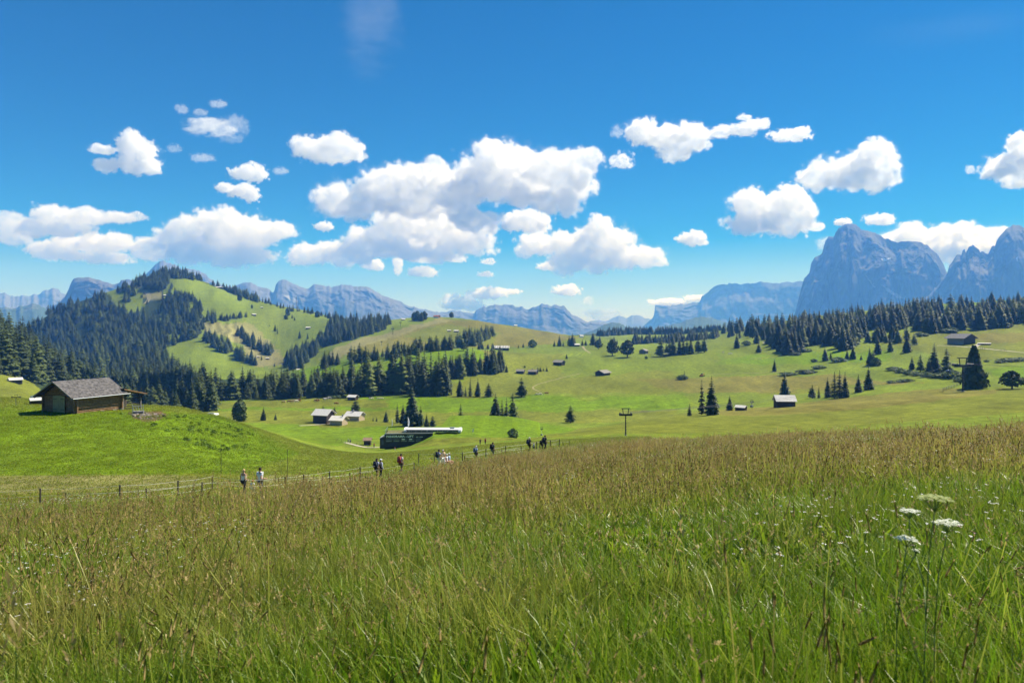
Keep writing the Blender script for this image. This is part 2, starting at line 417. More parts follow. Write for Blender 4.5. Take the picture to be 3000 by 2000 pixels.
def ground_material():
    m = bpy.data.materials.new('pasture')
    m.use_nodes = True
    nt = m.node_tree; b = nt.nodes['Principled BSDF']
    b.inputs['Roughness'].default_value = 0.9; b.inputs['Specular IOR Level'].default_value = 0.03
    b.inputs['Sheen Weight'].default_value = 0.0
    at_ = N(nt, 'ShaderNodeAttribute', attribute_name='sward')
    tc = N(nt, 'ShaderNodeTexCoord')
    n1 = N(nt, 'ShaderNodeTexNoise'); n1.inputs['Scale'].default_value = 0.35; n1.inputs['Detail'].default_value = 9; n1.inputs['Roughness'].default_value = 0.7
    nt.links.new(tc.outputs['Object'], n1.inputs['Vector'])
    mr = N(nt, 'ShaderNodeMapRange'); mr.inputs['From Min'].default_value = .3; mr.inputs['From Max'].default_value = .7
    mr.inputs['To Min'].default_value = .55; mr.inputs['To Max'].default_value = 1.4
    nt.links.new(n1.outputs['Fac'], mr.inputs['Value'])
    mx = N(nt, 'ShaderNodeVectorMath', operation='SCALE')
    nt.links.new(at_.outputs['Color'], mx.inputs[0]); nt.links.new(mr.outputs[0], mx.inputs['Scale'])
    nt.links.new(mx.outputs[0], b.inputs['Base Color'])
    n2 = N(nt, 'ShaderNodeTexNoise'); n2.inputs['Scale'].default_value = 2.6; n2.inputs['Detail'].default_value = 5; n2.inputs['Roughness'].default_value = .75
    nt.links.new(tc.outputs['Object'], n2.inputs['Vector'])
    mr2 = N(nt, 'ShaderNodeMapRange'); mr2.inputs['From Min'].default_value = .32; mr2.inputs['From Max'].default_value = .68
    mr2.inputs['To Min'].default_value = .6; mr2.inputs['To Max'].default_value = 1.35
    nt.links.new(n2.outputs['Fac'], mr2.inputs['Value'])
    ml = N(nt, 'ShaderNodeMath', operation='MULTIPLY'); nt.links.new(mr.outputs[0], ml.inputs[0]); nt.links.new(mr2.outputs[0], ml.inputs[1])
    nt.links.new(ml.outputs[0], mx.inputs['Scale'])
    bp = N(nt, 'ShaderNodeBump'); bp.inputs['Strength'].default_value = 0.6; bp.inputs['Distance'].default_value = 0.5
    nt.links.new(n1.outputs['Fac'], bp.inputs['Height']); nt.links.new(bp.outputs['Normal'], b.inputs['Normal'])
    return m

pxs = np.concatenate([np.arange(-1500, -200, 40.0), np.arange(-200, 3200, 4.0), np.arange(3200, 4501, 40.0)])
ys = np.concatenate([np.linspace(-30, 14, 60), np.exp(np.linspace(math.log(14.6), math.log(3000), 470)), np.exp(np.linspace(math.log(3060), math.log(13290), 40))])
GY, GPX = np.meshgrid(ys, pxs, indexing='ij')
GX = (GPX - 1500) / F * np.maximum(GY, 24.0)
GZ = ground_z(GX.ravel(), GY.ravel())
gv = np.stack([GX.ravel(), GY.ravel(), GZ], 1)
nr, nc = GY.shape
ii = (np.arange(nr - 1)[:, None] * nc + np.arange(nc - 1)[None]).ravel()
gf = np.stack([ii, ii + 1, ii + nc + 1, ii + nc], 1)
gme = np_mesh('ground', gv, gf, ground_material(), smooth=True)
ga = gme.attributes.new('sward', 'FLOAT_COLOR', 'POINT')
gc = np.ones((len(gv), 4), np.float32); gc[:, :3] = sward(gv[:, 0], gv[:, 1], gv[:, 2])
ga.data.foreach_set('color', gc.ravel())
prop(link('ground', gme), label='rolling alpine pasture with meadow, hollows and green hills', kind='structure')
# ------------------------------------------------------------------ far mountains
def rock_mat(name, rock, low, line, snow=None):
    """bare rock above, scree and forest below a tree line (metres above the camera)"""
    m = bpy.data.materials.new(name); m.use_nodes = True
    nt = m.node_tree; b = nt.nodes['Principled BSDF']
    b.inputs['Roughness'].default_value = 0.95; b.inputs['Specular IOR Level'].default_value = 0.1
    g = N(nt, 'ShaderNodeNewGeometry'); sp = N(nt, 'ShaderNodeSeparateXYZ'); nt.links.new(g.outputs['Position'], sp.inputs[0])
    sn = N(nt, 'ShaderNodeSeparateXYZ'); nt.links.new(g.outputs['True Normal'], sn.inputs[0])
    n = N(nt, 'ShaderNodeTexNoise'); n.inputs['Scale'].default_value = 0.007; n.inputs['Detail'].default_value = 8; n.inputs['Roughness'].default_value = .65
    vs = N(nt, 'ShaderNodeVectorMath', operation='MULTIPLY'); vs.inputs[1].default_value = (1, 1, .28)      # streaks run down the walls
    nt.links.new(g.outputs['Position'], vs.inputs[0]); nt.links.new(vs.outputs[0], n.inputs['Vector'])
    r = N(nt, 'ShaderNodeValToRGB')
    r.color_ramp.elements[0].position = .38; r.color_ramp.elements[1].position = .64
    r.color_ramp.elements[0].color = tuple(c * .45 for c in rock) + (1,); r.color_ramp.elements[1].color = tuple(min(1, c * 1.75) for c in rock) + (1,)
    nt.links.new(n.outputs['Fac'], r.inputs['Fac'])
    h = N(nt, 'ShaderNodeMath', operation='MULTIPLY_ADD'); h.inputs[1].default_value = 500.0
    nt.links.new(n.outputs['Fac'], h.inputs[0]); nt.links.new(sp.outputs['Z'], h.inputs[2])
    mr = N(nt, 'ShaderNodeMapRange'); mr.inputs['From Min'].default_value = line + 150; mr.inputs['From Max'].default_value = line + 350
    nt.links.new(h.outputs[0], mr.inputs['Value'])
    mx = N(nt, 'ShaderNodeMixRGB'); mx.inputs[1].default_value = (*low, 1)
    nt.links.new(mr.outputs[0], mx.inputs[0]); nt.links.new(r.outputs['Color'], mx.inputs[2])
    # pale scree on the gentler ledges
    sl = N(nt, 'ShaderNodeMapRange'); sl.inputs['From Min'].default_value = .45; sl.inputs['From Max'].default_value = .75; sl.inputs['To Max'].default_value = .8
    nt.links.new(sn.outputs['Z'], sl.inputs['Value'])
    ml = N(nt, 'ShaderNodeMath', operation='MULTIPLY'); nt.links.new(sl.outputs[0], ml.inputs[0]); nt.links.new(mr.outputs[0], ml.inputs[1])
    mx2 = N(nt, 'ShaderNodeMixRGB'); mx2.inputs[2].default_value = (.13, .13, .135, 1)
    nt.links.new(ml.outputs[0], mx2.inputs[0]); nt.links.new(mx.outputs[0], mx2.inputs[1])
    nt.links.new(mx2.outputs[0], b.inputs['Base Color'])
    return m

def mountain(name, label, D, prof, foot, m, deep=0.25, jag=6.0, cliff=0.55, seed=0, flute=1.0, rows=90, step=4.0, knee=.38, ledges=0.0):
    """a ridge at distance D whose skyline is prof; foot = (row, height) of its base, in photograph pixels"""
    xs = np.array([p[0] for p in prof], float); yp = np.array([p[1] for p in prof], float)
    px = np.arange(xs[0], xs[-1] + .1, step)
    top = np.interp(px, xs, yp)
    n = ridged(px / 45, px * 0 + seed, 4, seed) - .5
    n2 = ridged(px / 14, px * 0 + seed + 5, 3, seed + 3) - .5
    edge = np.clip(np.minimum(px - xs[0], xs[-1] - px) / 40, 0, 1)
    top = top - (n * jag * 1.3 + n2 * jag * 1.6) * edge
    base = np.interp(px, [xs[0], xs[-1]], [foot[0], foot[1]]) if len(foot) == 2 else np.full_like(px, foot[0])
    top = np.minimum(top, base - 1)
    k = D / F
    zc = (HOR - top) * k; zb = (HOR - base) * k
    t = np.concatenate([np.linspace(-1, 0, rows), np.linspace(0, 1, rows // 3)[1:]])
    T, PX = np.meshgrid(t, px, indexing='ij')
    ZC = np.broadcast_to(zc, T.shape); ZB = np.broadcast_to(zb, T.shape)
    u = 1 + T                                   # 0 foot .. 1 crest on the near side
    # scree apron, then the wall
    a = 1 - cliff
    fr = np.where(u < a, knee * (u / a) ** 1.5, knee + (1 - knee) * np.clip((u - a) / cliff, 0, 1) ** .72)
    bk = np.clip(1 - T, 0, 1) ** 1.3
    H = np.where(T <= 0, fr, bk)
    if ledges:
        H = np.where(T <= 0, H + ledges * np.sin(H * 25 + 2 * fbm(PX / 120, H * 2, 2, seed + 8)) * .02 * u, H)
    size = (zc.max() - zb.min())
    wx = fbm(PX / 60, u * 3, 3, seed + 31) * 26
    g = ridged((PX + wx) / 46, u * 1.3 + fbm(PX / 70, u * 3, 3, seed + 1) * .9, 6, seed + 11, .62) - .5
    g2 = fbm((PX + wx) / 110, u * 2.2, 4, seed + 21)
    env = np.clip(np.minimum(u * 3, -T * 7 + .03), 0, 1) * (T <= 0)
    Z = ZB + (ZC - ZB) * np.clip(H, 0, 1) + env * size * (0.035 * flute * g)
    dep = size * deep / .25
    Y = D + T * dep * np.where(T <= 0, 1.0, 1.2) - env * size * (0.11 * flute * g + 0.16 * flute * g2)
    Z = np.where((T <= 0), np.minimum(Z, ZC * Y / D), Z)      # the wall never stands above its skyline
    X = (PX - 1500) / F * Y
    v = np.stack([X.ravel(), Y.ravel(), Z.ravel()], 1)
    nr, nc = T.shape
    ii = (np.arange(nr - 1)[:, None] * nc + np.arange(nc - 1)[None]).ravel()
    f = np.stack([ii, ii + 1, ii + nc + 1, ii + nc], 1)
    o = link('mountain', np_mesh(name, v, f, m, smooth=False))
    prop(o, label=label, kind='structure')
    return o

ROCK = rock_mat('pale_dolomite', (.07, .075, .085), (.055, .075, .035), 40)
ROCK_FAR = rock_mat('far_dolomite', (.075, .08, .09), (.07, .09, .045), -50)
ROCK_GREEN = rock_mat('green_mountain_side', (.20, .20, .13), (.05, .08, .03), 250)

mountain('far_range', 'pale bare mountain range low on the far left skyline', 9500,
 [(-500,880),(-300,860),(-120,874),(0,857),(20,861),(45,866),(70,864),(95,862),(115,860),(132,848),(150,845),(170,849),(190,862),(215,880),(260,900)], (985, 985), ROCK_FAR, deep=.5, jag=5, cliff=.7, seed=1, flute=1.1)
mountain('valley_side', 'dark forested valley side under the far left range', 5200,
 [(-500,930),(-200,905),(-60,898),(0,898),(35,900),(60,895),(90,890),(115,892),(140,905),(180,925),(240,950)], (1040, 1040), ROCK_GREEN, deep=.6, jag=4, cliff=.8, seed=2, knee=.3)
mountain('shield_peak', 'blunt steep headed dark mountain left of the wooded hill', 5600,
 [(150,900),(175,885),(190,868),(200,848),(208,828),(216,816),(230,812),(260,812),(285,818),(310,824),(330,832),(350,828),(356,818),(376,816),(395,824),(430,840),(500,860)], (960, 960), ROCK, deep=.2, jag=3, cliff=.6, seed=3)
mountain('summit_peak', 'grey pointed summit just above the wooded hilltop', 8000,
 [(400,830),(440,790),(465,768),(480,762),(500,772),(530,784),(555,786),(575,790),(600,804),(620,818),(640,832),(680,850)], (930, 930), ROCK, deep=.4, jag=5, cliff=.6, seed=4, flute=1.1)
mountain('notched_range', 'pale rocky range with several summits left of centre', 8200,
 [(640,845),(660,838),(680,840),(700,831),(720,827),(735,829),(745,832),(770,838),(790,846),(798,858),(804,850),(808,832),(815,820),(825,816),(840,818),(860,828),(880,838),(905,845),(912,840),(920,832),(936,830),(952,836),(958,840),(962,834),(972,842),(985,838),(1000,834),(1015,831),(1045,836),(1070,838),(1085,842),(1105,852),(1120,862),(1160,878),(1200,894),(1240,906),(1300,916),(1350,922)], (985, 985), ROCK_FAR, deep=.34, jag=4, cliff=.62, seed=5, flute=1.1, ledges=.3)
mountain('table_range', 'hazy flat topped range with jagged peak at centre', 9000,
 [(1270,922),(1300,912),(1340,910),(1390,916),(1400,905),(1430,893),(1450,890),(1500,890),(1512,896),(1530,898),(1545,904),(1570,896),(1590,890),(1605,890),(1613,893),(1622,888),(1628,886),(1640,892),(1652,894),(1660,904),(1680,920),(1710,936),(1750,945),(1790,950),(1830,956)], (990, 990), ROCK_FAR, deep=.34, jag=5, cliff=.5, seed=6, flute=1.1, ledges=.3)
mountain('gap_peaks', 'faint far peaks in the gap at right of centre', 12800,
 [(1700,946),(1730,940),(1760,936),(1780,938),(1800,928),(1810,922),(1822,926),(1835,932),(1850,924),(1865,921),(1880,926),(1890,932),(1900,930),(1925,940),(1950,950)], (972, 972), ROCK_FAR, deep=.6, jag=3, cliff=.7, seed=7)
mountain('massif_step', 'blue cliffed plateau massif behind the right of centre gap', 11000,
 [(1880,960),(1895,945),(1912,930),(1916,920),(1918,893),(1930,892),(1975,892),(1985,890),(1993,887),(2000,887),(2003,890),(2040,886),(2052,880),(2054,866),(2070,856),(2090,840),(2110,832),(2140,828),(2172,832),(2177,828),(2210,827),(2235,825),(2260,828),(2290,828),(2320,826),(2345,822),(2400,824),(2500,830),(2600,850)], (975, 975), ROCK_FAR, deep=.2, jag=4, cliff=.5, seed=8, flute=1.0, ledges=.4)
mountain('round_foothill', 'rounded blue foothill in the gap between the ranges', 5200,
 [(1690,985),(1740,965),(1770,950),(1795,943),(1815,945),(1835,957),(1870,966),(1900,966),(1960,968),(2040,962),(2100,960),(2200,968),(2300,975)], (995, 990), ROCK_GREEN, deep=.8, jag=2, cliff=.8, seed=9)
mountain('green_foothill', 'forested foothill below the plateau massif', 6200,
 [(1880,972),(1940,958),(1980,946),(2010,938),(2030,932),(2050,928),(2065,926),(2080,930),(2110,938),(2150,950),(2250,965)], (990, 990), ROCK_GREEN, deep=.8, jag=3, cliff=.75, seed=10)
mountain('great_wall', 'huge blue shaded rock massif dominating the right skyline', 7000,
 [(2318,935),(2330,915),(2338,880),(2348,840),(2356,815),(2372,796),(2376,770),(2386,752),(2402,748),(2408,742),(2413,722),(2418,705),(2426,694),(2436,691),(2442,695),(2448,680),(2456,668),(2470,660),(2484,656),(2496,655),(2508,658),(2518,664),(2524,672),(2534,674),(2548,678),(2566,682),(2582,690),(2592,698),(2602,696),(2612,704),(2622,706),(2630,710),(2640,706),(2662,704),(2682,706),(2700,710),(2710,718),(2716,714),(2722,722),(2732,732),(2744,740),(2752,752),(2760,764),(2768,782),(2775,800),(2790,850),(2810,905),(2830,940)], (960, 960), ROCK, deep=.15, jag=2.5, cliff=.66, seed=11, flute=.85, step=2.5, rows=150)
mountain('spired_group', 'spired blue rock group cut by the right edge', 6450,
 [(2600,950),(2660,915),(2700,880),(2735,845),(2760,815),(2775,797),(2782,778),(2792,766),(2802,750),(2812,746),(2816,752),(2820,736),(2826,732),(2830,742),(2838,722),(2848,719),(2858,724),(2868,730),(2872,738),(2880,734),(2888,740),(2896,742),(2902,728),(2910,716),(2914,724),(2922,700),(2932,684),(2944,672),(2956,664),(2968,659),(2980,658),(3000,662),(3040,672),(3120,690),(3300,720),(3600,780)], (960, 960), ROCK, deep=.15, jag=6, cliff=.7, seed=12, flute=.85, step=2.5, rows=130)

# snow lying in the high gullies, and pale scree fans
from mathutils.bvhtree import BVHTree
SCREE = mat('pale_scree', (.20, .20, .21), .9, noise=(.02, .3, (.28, .28, .28)))
SNOW = mat('old_snow', (.55, .57, .60), .7, noise=(.02, .3, (.42, .45, .5)))

def drape(name, ob, poly, m, label, step=2.0, lift=.004):
    """a thin sheet lying on a mountain face inside an outline"""
    me = ob.data
    bv = BVHTree.FromPolygons([v.co.copy() for v in me.vertices], [tuple(p.vertices) for p in me.polygons])
    x0, x1 = min(p[0] for p in poly), max(p[0] for p in poly); y0, y1 = min(p[1] for p in poly), max(p[1] for p in poly)
    nx, ny = int((x1 - x0) / step) + 2, int((y1 - y0) / step) + 2
    G = {}; v = []; f = []
    for j in range(ny):
        for i in range(nx):
            px, py = x0 + i * step, y0 + j * step
            q = in_poly(np.array([px + 3 * float(vnoise(px / 5, py / 5, 7))]), np.array([py + 2 * float(vnoise(px / 6, py / 4, 8))]), poly)[0]
            if not q: continue
            d = W(px, py, 1.0).normalized()
            h = bv.ray_cast(Vector((0, 0, 0)), d)
            if h[0] is None: continue
            G[(i, j)] = len(v); v.append(tuple(h[0] * (1 - lift)))
    for (i, j), a in G.items():
        if (i + 1, j) in G and (i, j + 1) in G and (i + 1, j + 1) in G: f.append((a, G[(i, j + 1)], G[(i + 1, j + 1)], G[(i + 1, j)]))
    if f: prop(link(name, np_mesh(name, np.array(v), np.array(f), m, True)), label=label, kind='structure')
MT = {o['label']: o for o in C.objects if o.name.startswith('mountain')}
gw = MT['huge blue shaded rock massif dominating the right skyline']; nr_ = MT['pale rocky range with several summits left of centre']; sg = MT['spired blue rock group cut by the right edge']
drape('snow_patch', gw, [(2576,755),(2590,757),(2614,751),(2612,760),(2598,766),(2582,764)], SNOW, 'small snow patch lodged high in the massif wall')
drape('scree_fan', gw, [(2578,832),(2590,836),(2640,866),(2656,878),(2630,874),(2600,856)], SCREE, 'pale scree streak sliding down the massif foot')
drape('scree_fan', gw, [(2534,806),(2541,806),(2566,842),(2560,846)], SCREE, 'narrow pale scree streak on the massif wall')
drape('snow_patch', sg, [(2977,750),(2984,752),(2983,768),(2979,768)], SNOW, 'thin snow patch at the right edge of the spired group')
drape('snow_patch', nr_, [(826,862),(850,866),(874,880),(868,890),(842,876)], SCREE, 'pale snowfield under the notched range summit')
# ------------------------------------------------------------------ air
def haze_box():
    x0, x1, y0, y1, z0, z1 = -17500, 17500, -400, 13500, -700, 1160
    v = [(x, y, z) for z in (z0, z1) for y in (y0, y1) for x in (x0, x1)]
    f = [(0, 2, 3, 1), (4, 5, 7, 6), (0, 1, 5, 4), (2, 6, 7, 3), (0, 4, 6, 2), (1, 3, 7, 5)]
    m = bpy.data.materials.new('air'); m.use_nodes = True
    nt = m.node_tree; nt.nodes.clear()
    out = N(nt, 'ShaderNodeOutputMaterial'); p = N(nt, 'ShaderNodeVolumePrincipled')
    p.inputs['Color'].default_value = (0.115, 0.355, 1.0, 1)
    p.inputs['Absorption Color'].default_value = (1, 1, 1, 1)
    p.inputs['Density'].default_value = HAZE
    p.inputs['Anisotropy'].default_value = 0.0
    nt.links.new(p.outputs[0], out.inputs['Volume'])
    o = link('haze', np_mesh('haze', np.array(v), np.array(f), m))
    prop(o, label='thin blue summer haze filling the air over the valley', kind='stuff')
HAZE = 0.000128
haze_box()
# ------------------------------------------------------------------ cumulus clouds: real fog volumes high above and beyond the haze
def cloud_mat(dens):
    m = bpy.data.materials.new('cloud_vapour'); m.use_nodes = True
    nt = m.node_tree; nt.nodes.clear()
    out = N(nt, 'ShaderNodeOutputMaterial'); v = N(nt, 'ShaderNodeVolumePrincipled')
    v.inputs['Color'].default_value = (1.0, 1.0, 1.0, 1)
    v.inputs['Density'].default_value = dens
    v.inputs['Anisotropy'].default_value = 0.35
    v.inputs['Density Attribute'].default_value = 'density'
    nt.links.new(v.outputs[0], out.inputs['Volume'])
    return m

def cloud(puffs, label, D=None, res=90, seed=0, dens=None, rag=1.0, group=None, soft=.10, wisp=False, noise=1.0, rough=.7):
    """puffs: (px, py, rx, ry) ellipses of the cloud's outline in the 2352-wide view"""
    s = 1.27551
    puffs = [(a * s, b * s, c * s, d * s) for a, b, c, d in puffs]
    low = max(p[1] + p[3] for p in puffs)
    if D is None:
        D = min(2000.0 * F / max(HOR - low, 20.0), 19000.0)
        if D > 10500: D = max(D, 15500.0)
    cx = sum(p[0] for p in puffs) / len(puffs); cyy = sum(p[1] for p in puffs) / len(puffs)
    org = W(cx, cyy, D); k = D / F
    P = []; rnd = random.Random(seed)
    for (px, py, rx, ry) in puffs:
        c = W(px, py, D) - org
        rz = (rx * .5 + ry * .5) * k
        P.append((c + Vector((0, rnd.uniform(-.3, .3) * rz, 0)), Vector((rx * k, rz, ry * k))))
    mn = Vector([min(p[0][i] - 1.3 * p[1][i] for p in P) for i in range(3)])
    mx = Vector([max(p[0][i] + 1.3 * p[1][i] for p in P) for i in range(3)])
    ng = bpy.data.node_groups.new('cloud_field', 'GeometryNodeTree')
    ng.interface.new_socket('Geometry', in_out='OUTPUT', socket_type='NodeSocketGeometry')
    ng.interface.new_socket('Geometry', in_out='INPUT', socket_type='NodeSocketGeometry')
    L = ng.links.new
    out = N(ng, 'NodeGroupOutput'); pos = N(ng, 'GeometryNodeInputPosition')
    def vm(op, a, b=None):
        n = N(ng, 'ShaderNodeVectorMath', operation=op)
        for i, q in enumerate((a, b)):
            if q is None: continue
            if isinstance(q, (tuple, list, Vector)): n.inputs[i].default_value = tuple(q)
            else: L(q, n.inputs[i])
        return n
    def mm(op, a, b=None, c=None):
        n = N(ng, 'ShaderNodeMath', operation=op)
        for i, q in enumerate((a, b, c)):
            if q is None: continue
            if isinstance(q, (int, float)): n.inputs[i].default_value = q
            else: L(q, n.inputs[i])
        return n.outputs[0]
    acc = None
    for c, r in P:
        d = vm('DIVIDE', vm('SUBTRACT', pos.outputs[0], c).outputs[0], r)
        ln = N(ng, 'ShaderNodeVectorMath', operation='LENGTH'); L(d.outputs[0], ln.inputs[0])
        # flat base: the lower half of a puff falls off faster
        v = mm('SUBTRACT', 1.0, ln.outputs['Value'])
        acc = v if acc is None else mm('SMOOTH_MAX', acc, v, 0.12)
    base = sorted(p[1].z for p in P)[len(P) // 2] * 1.3
    def noise_(scale, detail, rough, w):
        n1 = N(ng, 'ShaderNodeTexNoise'); n1.noise_dimensions = '4D'
        n1.inputs['W'].default_value = w; n1.inputs['Scale'].default_value = scale
        n1.inputs['Detail'].default_value = detail; n1.inputs['Roughness'].default_value = rough
        return n1
    st = vm('MULTIPLY', pos.outputs[0], (1, 1, 1) if not wisp else (.5, 1, 1.3))
    n0 = noise_(.85 / base, 2, .5, seed * 3.7); L(st.outputs[0], n0.inputs['Vector'])
    n1 = noise_(3.2 / base, 6, rough, seed * 3.7 + 5); L(st.outputs[0], n1.inputs['Vector'])
    warp = vm('ADD', st.outputs[0], vm('SCALE', n1.outputs['Color']).outputs[0])
    warp.inputs[1].links[0].from_node.inputs['Scale'].default_value = base * .22
    def bump(scale):
        vo = N(ng, 'ShaderNodeTexVoronoi', feature='F1'); vo.inputs['Scale'].default_value = scale / base
        L(warp.outputs[0], vo.inputs['Vector']); return vo.outputs['Distance']
    b1 = mm('SUBTRACT', .45, bump(1.7)); b2 = mm('SUBTRACT', .45, bump(4.2))
    t = mm('ADD', acc, mm('MULTIPLY', mm('SUBTRACT', n0.outputs[0], 0.5), 1.85 * rag))
    thin = dens is not None and dens <= 3.0
    t = mm('ADD', t, mm('MULTIPLY', b1, .62 if not thin else .1)); t = mm('ADD', t, mm('MULTIPLY', b2, .30 if not thin else .05))
    t = mm('ADD', t, mm('MULTIPLY', mm('SUBTRACT', n1.outputs[0], 0.5), .75 * rag * rag if not thin else 2.2))
    mr = N(ng, 'ShaderNodeMapRange', interpolation_type='SMOOTHSTEP')
    mr.inputs['From Min'].default_value = -0.06; mr.inputs['From Max'].default_value = -0.06 + (soft if not (dens and dens <= 3) else max(soft, .4))
    L(t, mr.inputs['Value'])
    vc = N(ng, 'GeometryNodeVolumeCube')
    core = N(ng, 'ShaderNodeMapRange', interpolation_type='SMOOTHSTEP')      # thick skin, thinner heart
    core.inputs['From Min'].default_value = .05; core.inputs['From Max'].default_value = .55; core.inputs['To Min'].default_value = 1.0; core.inputs['To Max'].default_value = .22
    L(t, core.inputs['Value'])
    fr = N(ng, 'ShaderNodeMapRange', interpolation_type='SMOOTHSTEP')        # torn, see-through fringe
    fr.inputs['From Min'].default_value = -.34; fr.inputs['From Max'].default_value = .02
    L(t, fr.inputs['Value'])
    n3 = noise_(5.0 / base, 4, .7, seed * 2.1 + 9); L(warp.outputs[0], n3.inputs['Vector'])
    wsp = mm('MULTIPLY', mm('MULTIPLY', fr.outputs['Result'], .20), mm('MAXIMUM', mm('MULTIPLY_ADD', n3.outputs[0], 3.0, -1.15), 0.0))
    L(mm('MAXIMUM', mm('MULTIPLY', mr.outputs['Result'], core.outputs['Result']), wsp), vc.inputs['Density'])
    vc.inputs['Min'].default_value = mn; vc.inputs['Max'].default_value = mx
    ext = mx - mn; vox = max(ext) / (res * 1.0)
    for ax, e in zip('XYZ', ext): vc.inputs['Resolution ' + ax].default_value = max(10, int(e / vox))
    thick = 2 * sorted(p[1].z for p in P)[len(P) // 2]
    sm = N(ng, 'GeometryNodeSetMaterial'); sm.inputs['Material'].default_value = cloud_mat((dens or 7.0) * (.68 if not thin else .55) / thick)
    L(vc.outputs[0], sm.inputs['Geometry']); L(sm.outputs[0], out.inputs[0])
    o = link('cloud', bpy.data.volumes.new('cloud'), None, org)
    md = o.modifiers.new('field', 'NODES'); md.node_group = ng
    return prop(o, label=label, cat='cloud', group=group)

# the great cluster in the middle of the sky
cloud([(1140,365,60,42),(1100,400,70,45),(1180,380,60,40),(1160,420,110,45),(1250,400,70,40),(1300,420,60,45),(1330,375,48,32),(1360,360,30,22),(1240,450,90,30),(1310,475,30,22)], 'tallest heaped white cumulus head at the middle of the sky', res=150, seed=1)
cloud([(880,430,60,45),(930,430,80,48),(990,440,80,45),(1000,385,28,20),(1050,460,60,40),(770,455,48,42),(820,470,55,35),(1080,500,60,30),(940,470,90,30)], 'broad white cumulus shoulder left of the tallest cloud head', res=150, seed=2)
cloud([(930,515,75,38),(1000,530,80,40),(870,545,70,30),(1060,540,60,38),(1100,560,40,25),(960,570,110,28),(850,575,80,20),(1100,520,40,25)], 'grey based cumulus bank under the broad white shoulder', res=140, seed=3)
cloud([(700,585,38,24),(745,582,45,24),(790,590,45,22),(830,595,30,14)], 'low white cumulus at the lower left end of the big bank', res=100, seed=4)
cloud([(1190,505,35,20),(1225,510,40,24),(1180,520,25,14)], 'small white cumulus tucked under the right of the big bank', D=20500, res=80, seed=5)
cloud([(1375,530,42,32),(1410,550,45,32),(1340,560,45,28),(1290,560,50,24),(1235,560,45,24),(1360,590,60,30),(1430,590,50,26),(1480,590,45,22),(1300,605,40,24),(1510,600,25,12),(1210,572,25,16)], 'wide white cumulus right of the big bank above the gap', res=140, seed=6)
cloud([(860,610,22,12)], 'little puff right of the low white cumulus', D=20500, res=60, seed=7)
cloud([(912,605,11,14),(910,622,10,12)], 'small upright puff under the big bank', D=20500, res=60, seed=8, rag=1.2)
cloud([(965,624,24,12),(985,626,22,10)], 'small rounded puff low under the big bank', D=20500, res=60, seed=9)
cloud([(975,594,32,10)], 'thin flat puff just under the big bank', D=20500, res=60, seed=10, dens=4)
cloud([(1047,594,24,9)], 'narrow flat puff right of the thin one', D=20500, res=60, seed=11, dens=4)
cloud([(1122,601,16,7)], 'tiny flat puff below the big bank right', D=20500, res=50, seed=12, dens=4)
cloud([(1115,630,17,6)], 'tiny flat puff low in the middle sky', D=20500, res=50, seed=13, dens=4)
cloud([(1258,612,22,10)], 'tiny puff at the lower left of the wide right cumulus', D=20500, res=50, seed=14)
cloud([(1120,673,38,13),(1175,670,22,6)], 'long low cloud above the flat topped range', res=70, seed=15)
cloud([(1060,697,45,16),(1040,688,22,14),(1090,705,30,10)], 'low cloud bank behind the middle hill', res=80, seed=16, dens=4)
cloud([(1302,667,30,12)], 'small clean lens of cloud above the jagged peak', D=20500, res=60, seed=17)
cloud([(1348,691,14,10)], 'faint tiny puff right of the cloud lens', D=20500, res=50, seed=18, dens=2.5)
# left side
cloud([(295,330,30,28),(320,350,35,30),(330,378,35,20),(290,375,40,18),(245,345,35,10),(245,380,30,14)], 'ragged white cumulus high on the left with two tails', res=110, seed=20, rag=1.1)
cloud([(480,288,40,14),(505,298,32,12),(455,298,28,9)], 'thin torn cloud wisp high left of centre', res=90, seed=21, rag=1.3, dens=3, wisp=True)
cloud([(500,238,16,9)], 'tiny topmost wisp on the left', res=60, seed=22, rag=1.2, dens=2)
cloud([(415,250,15,9),(458,258,16,7)], 'faint wisps left of the torn cloud', res=70, seed=23, rag=1.3, dens=1.6)
cloud([(535,285,30,18),(525,315,28,10)], 'faint scraps right of the torn cloud', res=70, seed=24, rag=1.5, dens=1.4)
cloud([(570,398,38,18)], 'small ragged puff left of the oval cloud', res=80, seed=25, rag=1.15)
cloud([(520,432,26,10),(560,442,32,14),(578,450,14,14)], 'slanting ragged puff below the small one', res=80, seed=26, rag=1.2)
cloud([(463,363,24,8)], 'faint scrap in the left sky', res=50, seed=27, rag=1.3, dens=1.6)
cloud([(403,342,13,9)], 'tiny faint scrap right of the ragged cumulus', res=50, seed=28, rag=1.3, dens=1.6)
cloud([(645,393,14,8)], 'tiny scrap left under the oval cloud', res=50, seed=29, rag=1.3, dens=2)
cloud([(720,340,45,26),(765,342,50,28),(800,348,38,22),(750,358,50,16)], 'clean oval white cloud left of the big bank', res=100, seed=30)
cloud([(130,495,48,20),(190,500,60,18),(260,500,55,12),(310,498,22,10),(90,525,40,24),(150,525,60,20)], 'upper grey white layer of the far left cloud bank', res=120, seed=31, dens=5)
cloud([(20,530,55,32),(0,540,40,26)], 'cloud cut by the left edge', res=80, seed=32, dens=5)
cloud([(230,560,55,22),(270,548,30,16),(170,560,60,18),(120,570,50,16),(240,590,55,14),(150,585,60,12)], 'lower layer of the far left cloud bank', res=120, seed=33, dens=5)
cloud([(500,510,60,30),(560,525,60,32),(440,525,50,30),(620,530,50,22),(520,545,90,30),(400,540,40,28),(350,572,45,26),(430,580,60,24),(520,585,70,26),(580,585,50,22),(600,545,40,22)], 'large grey based cumulus above the wooded hill', res=150, seed=34)
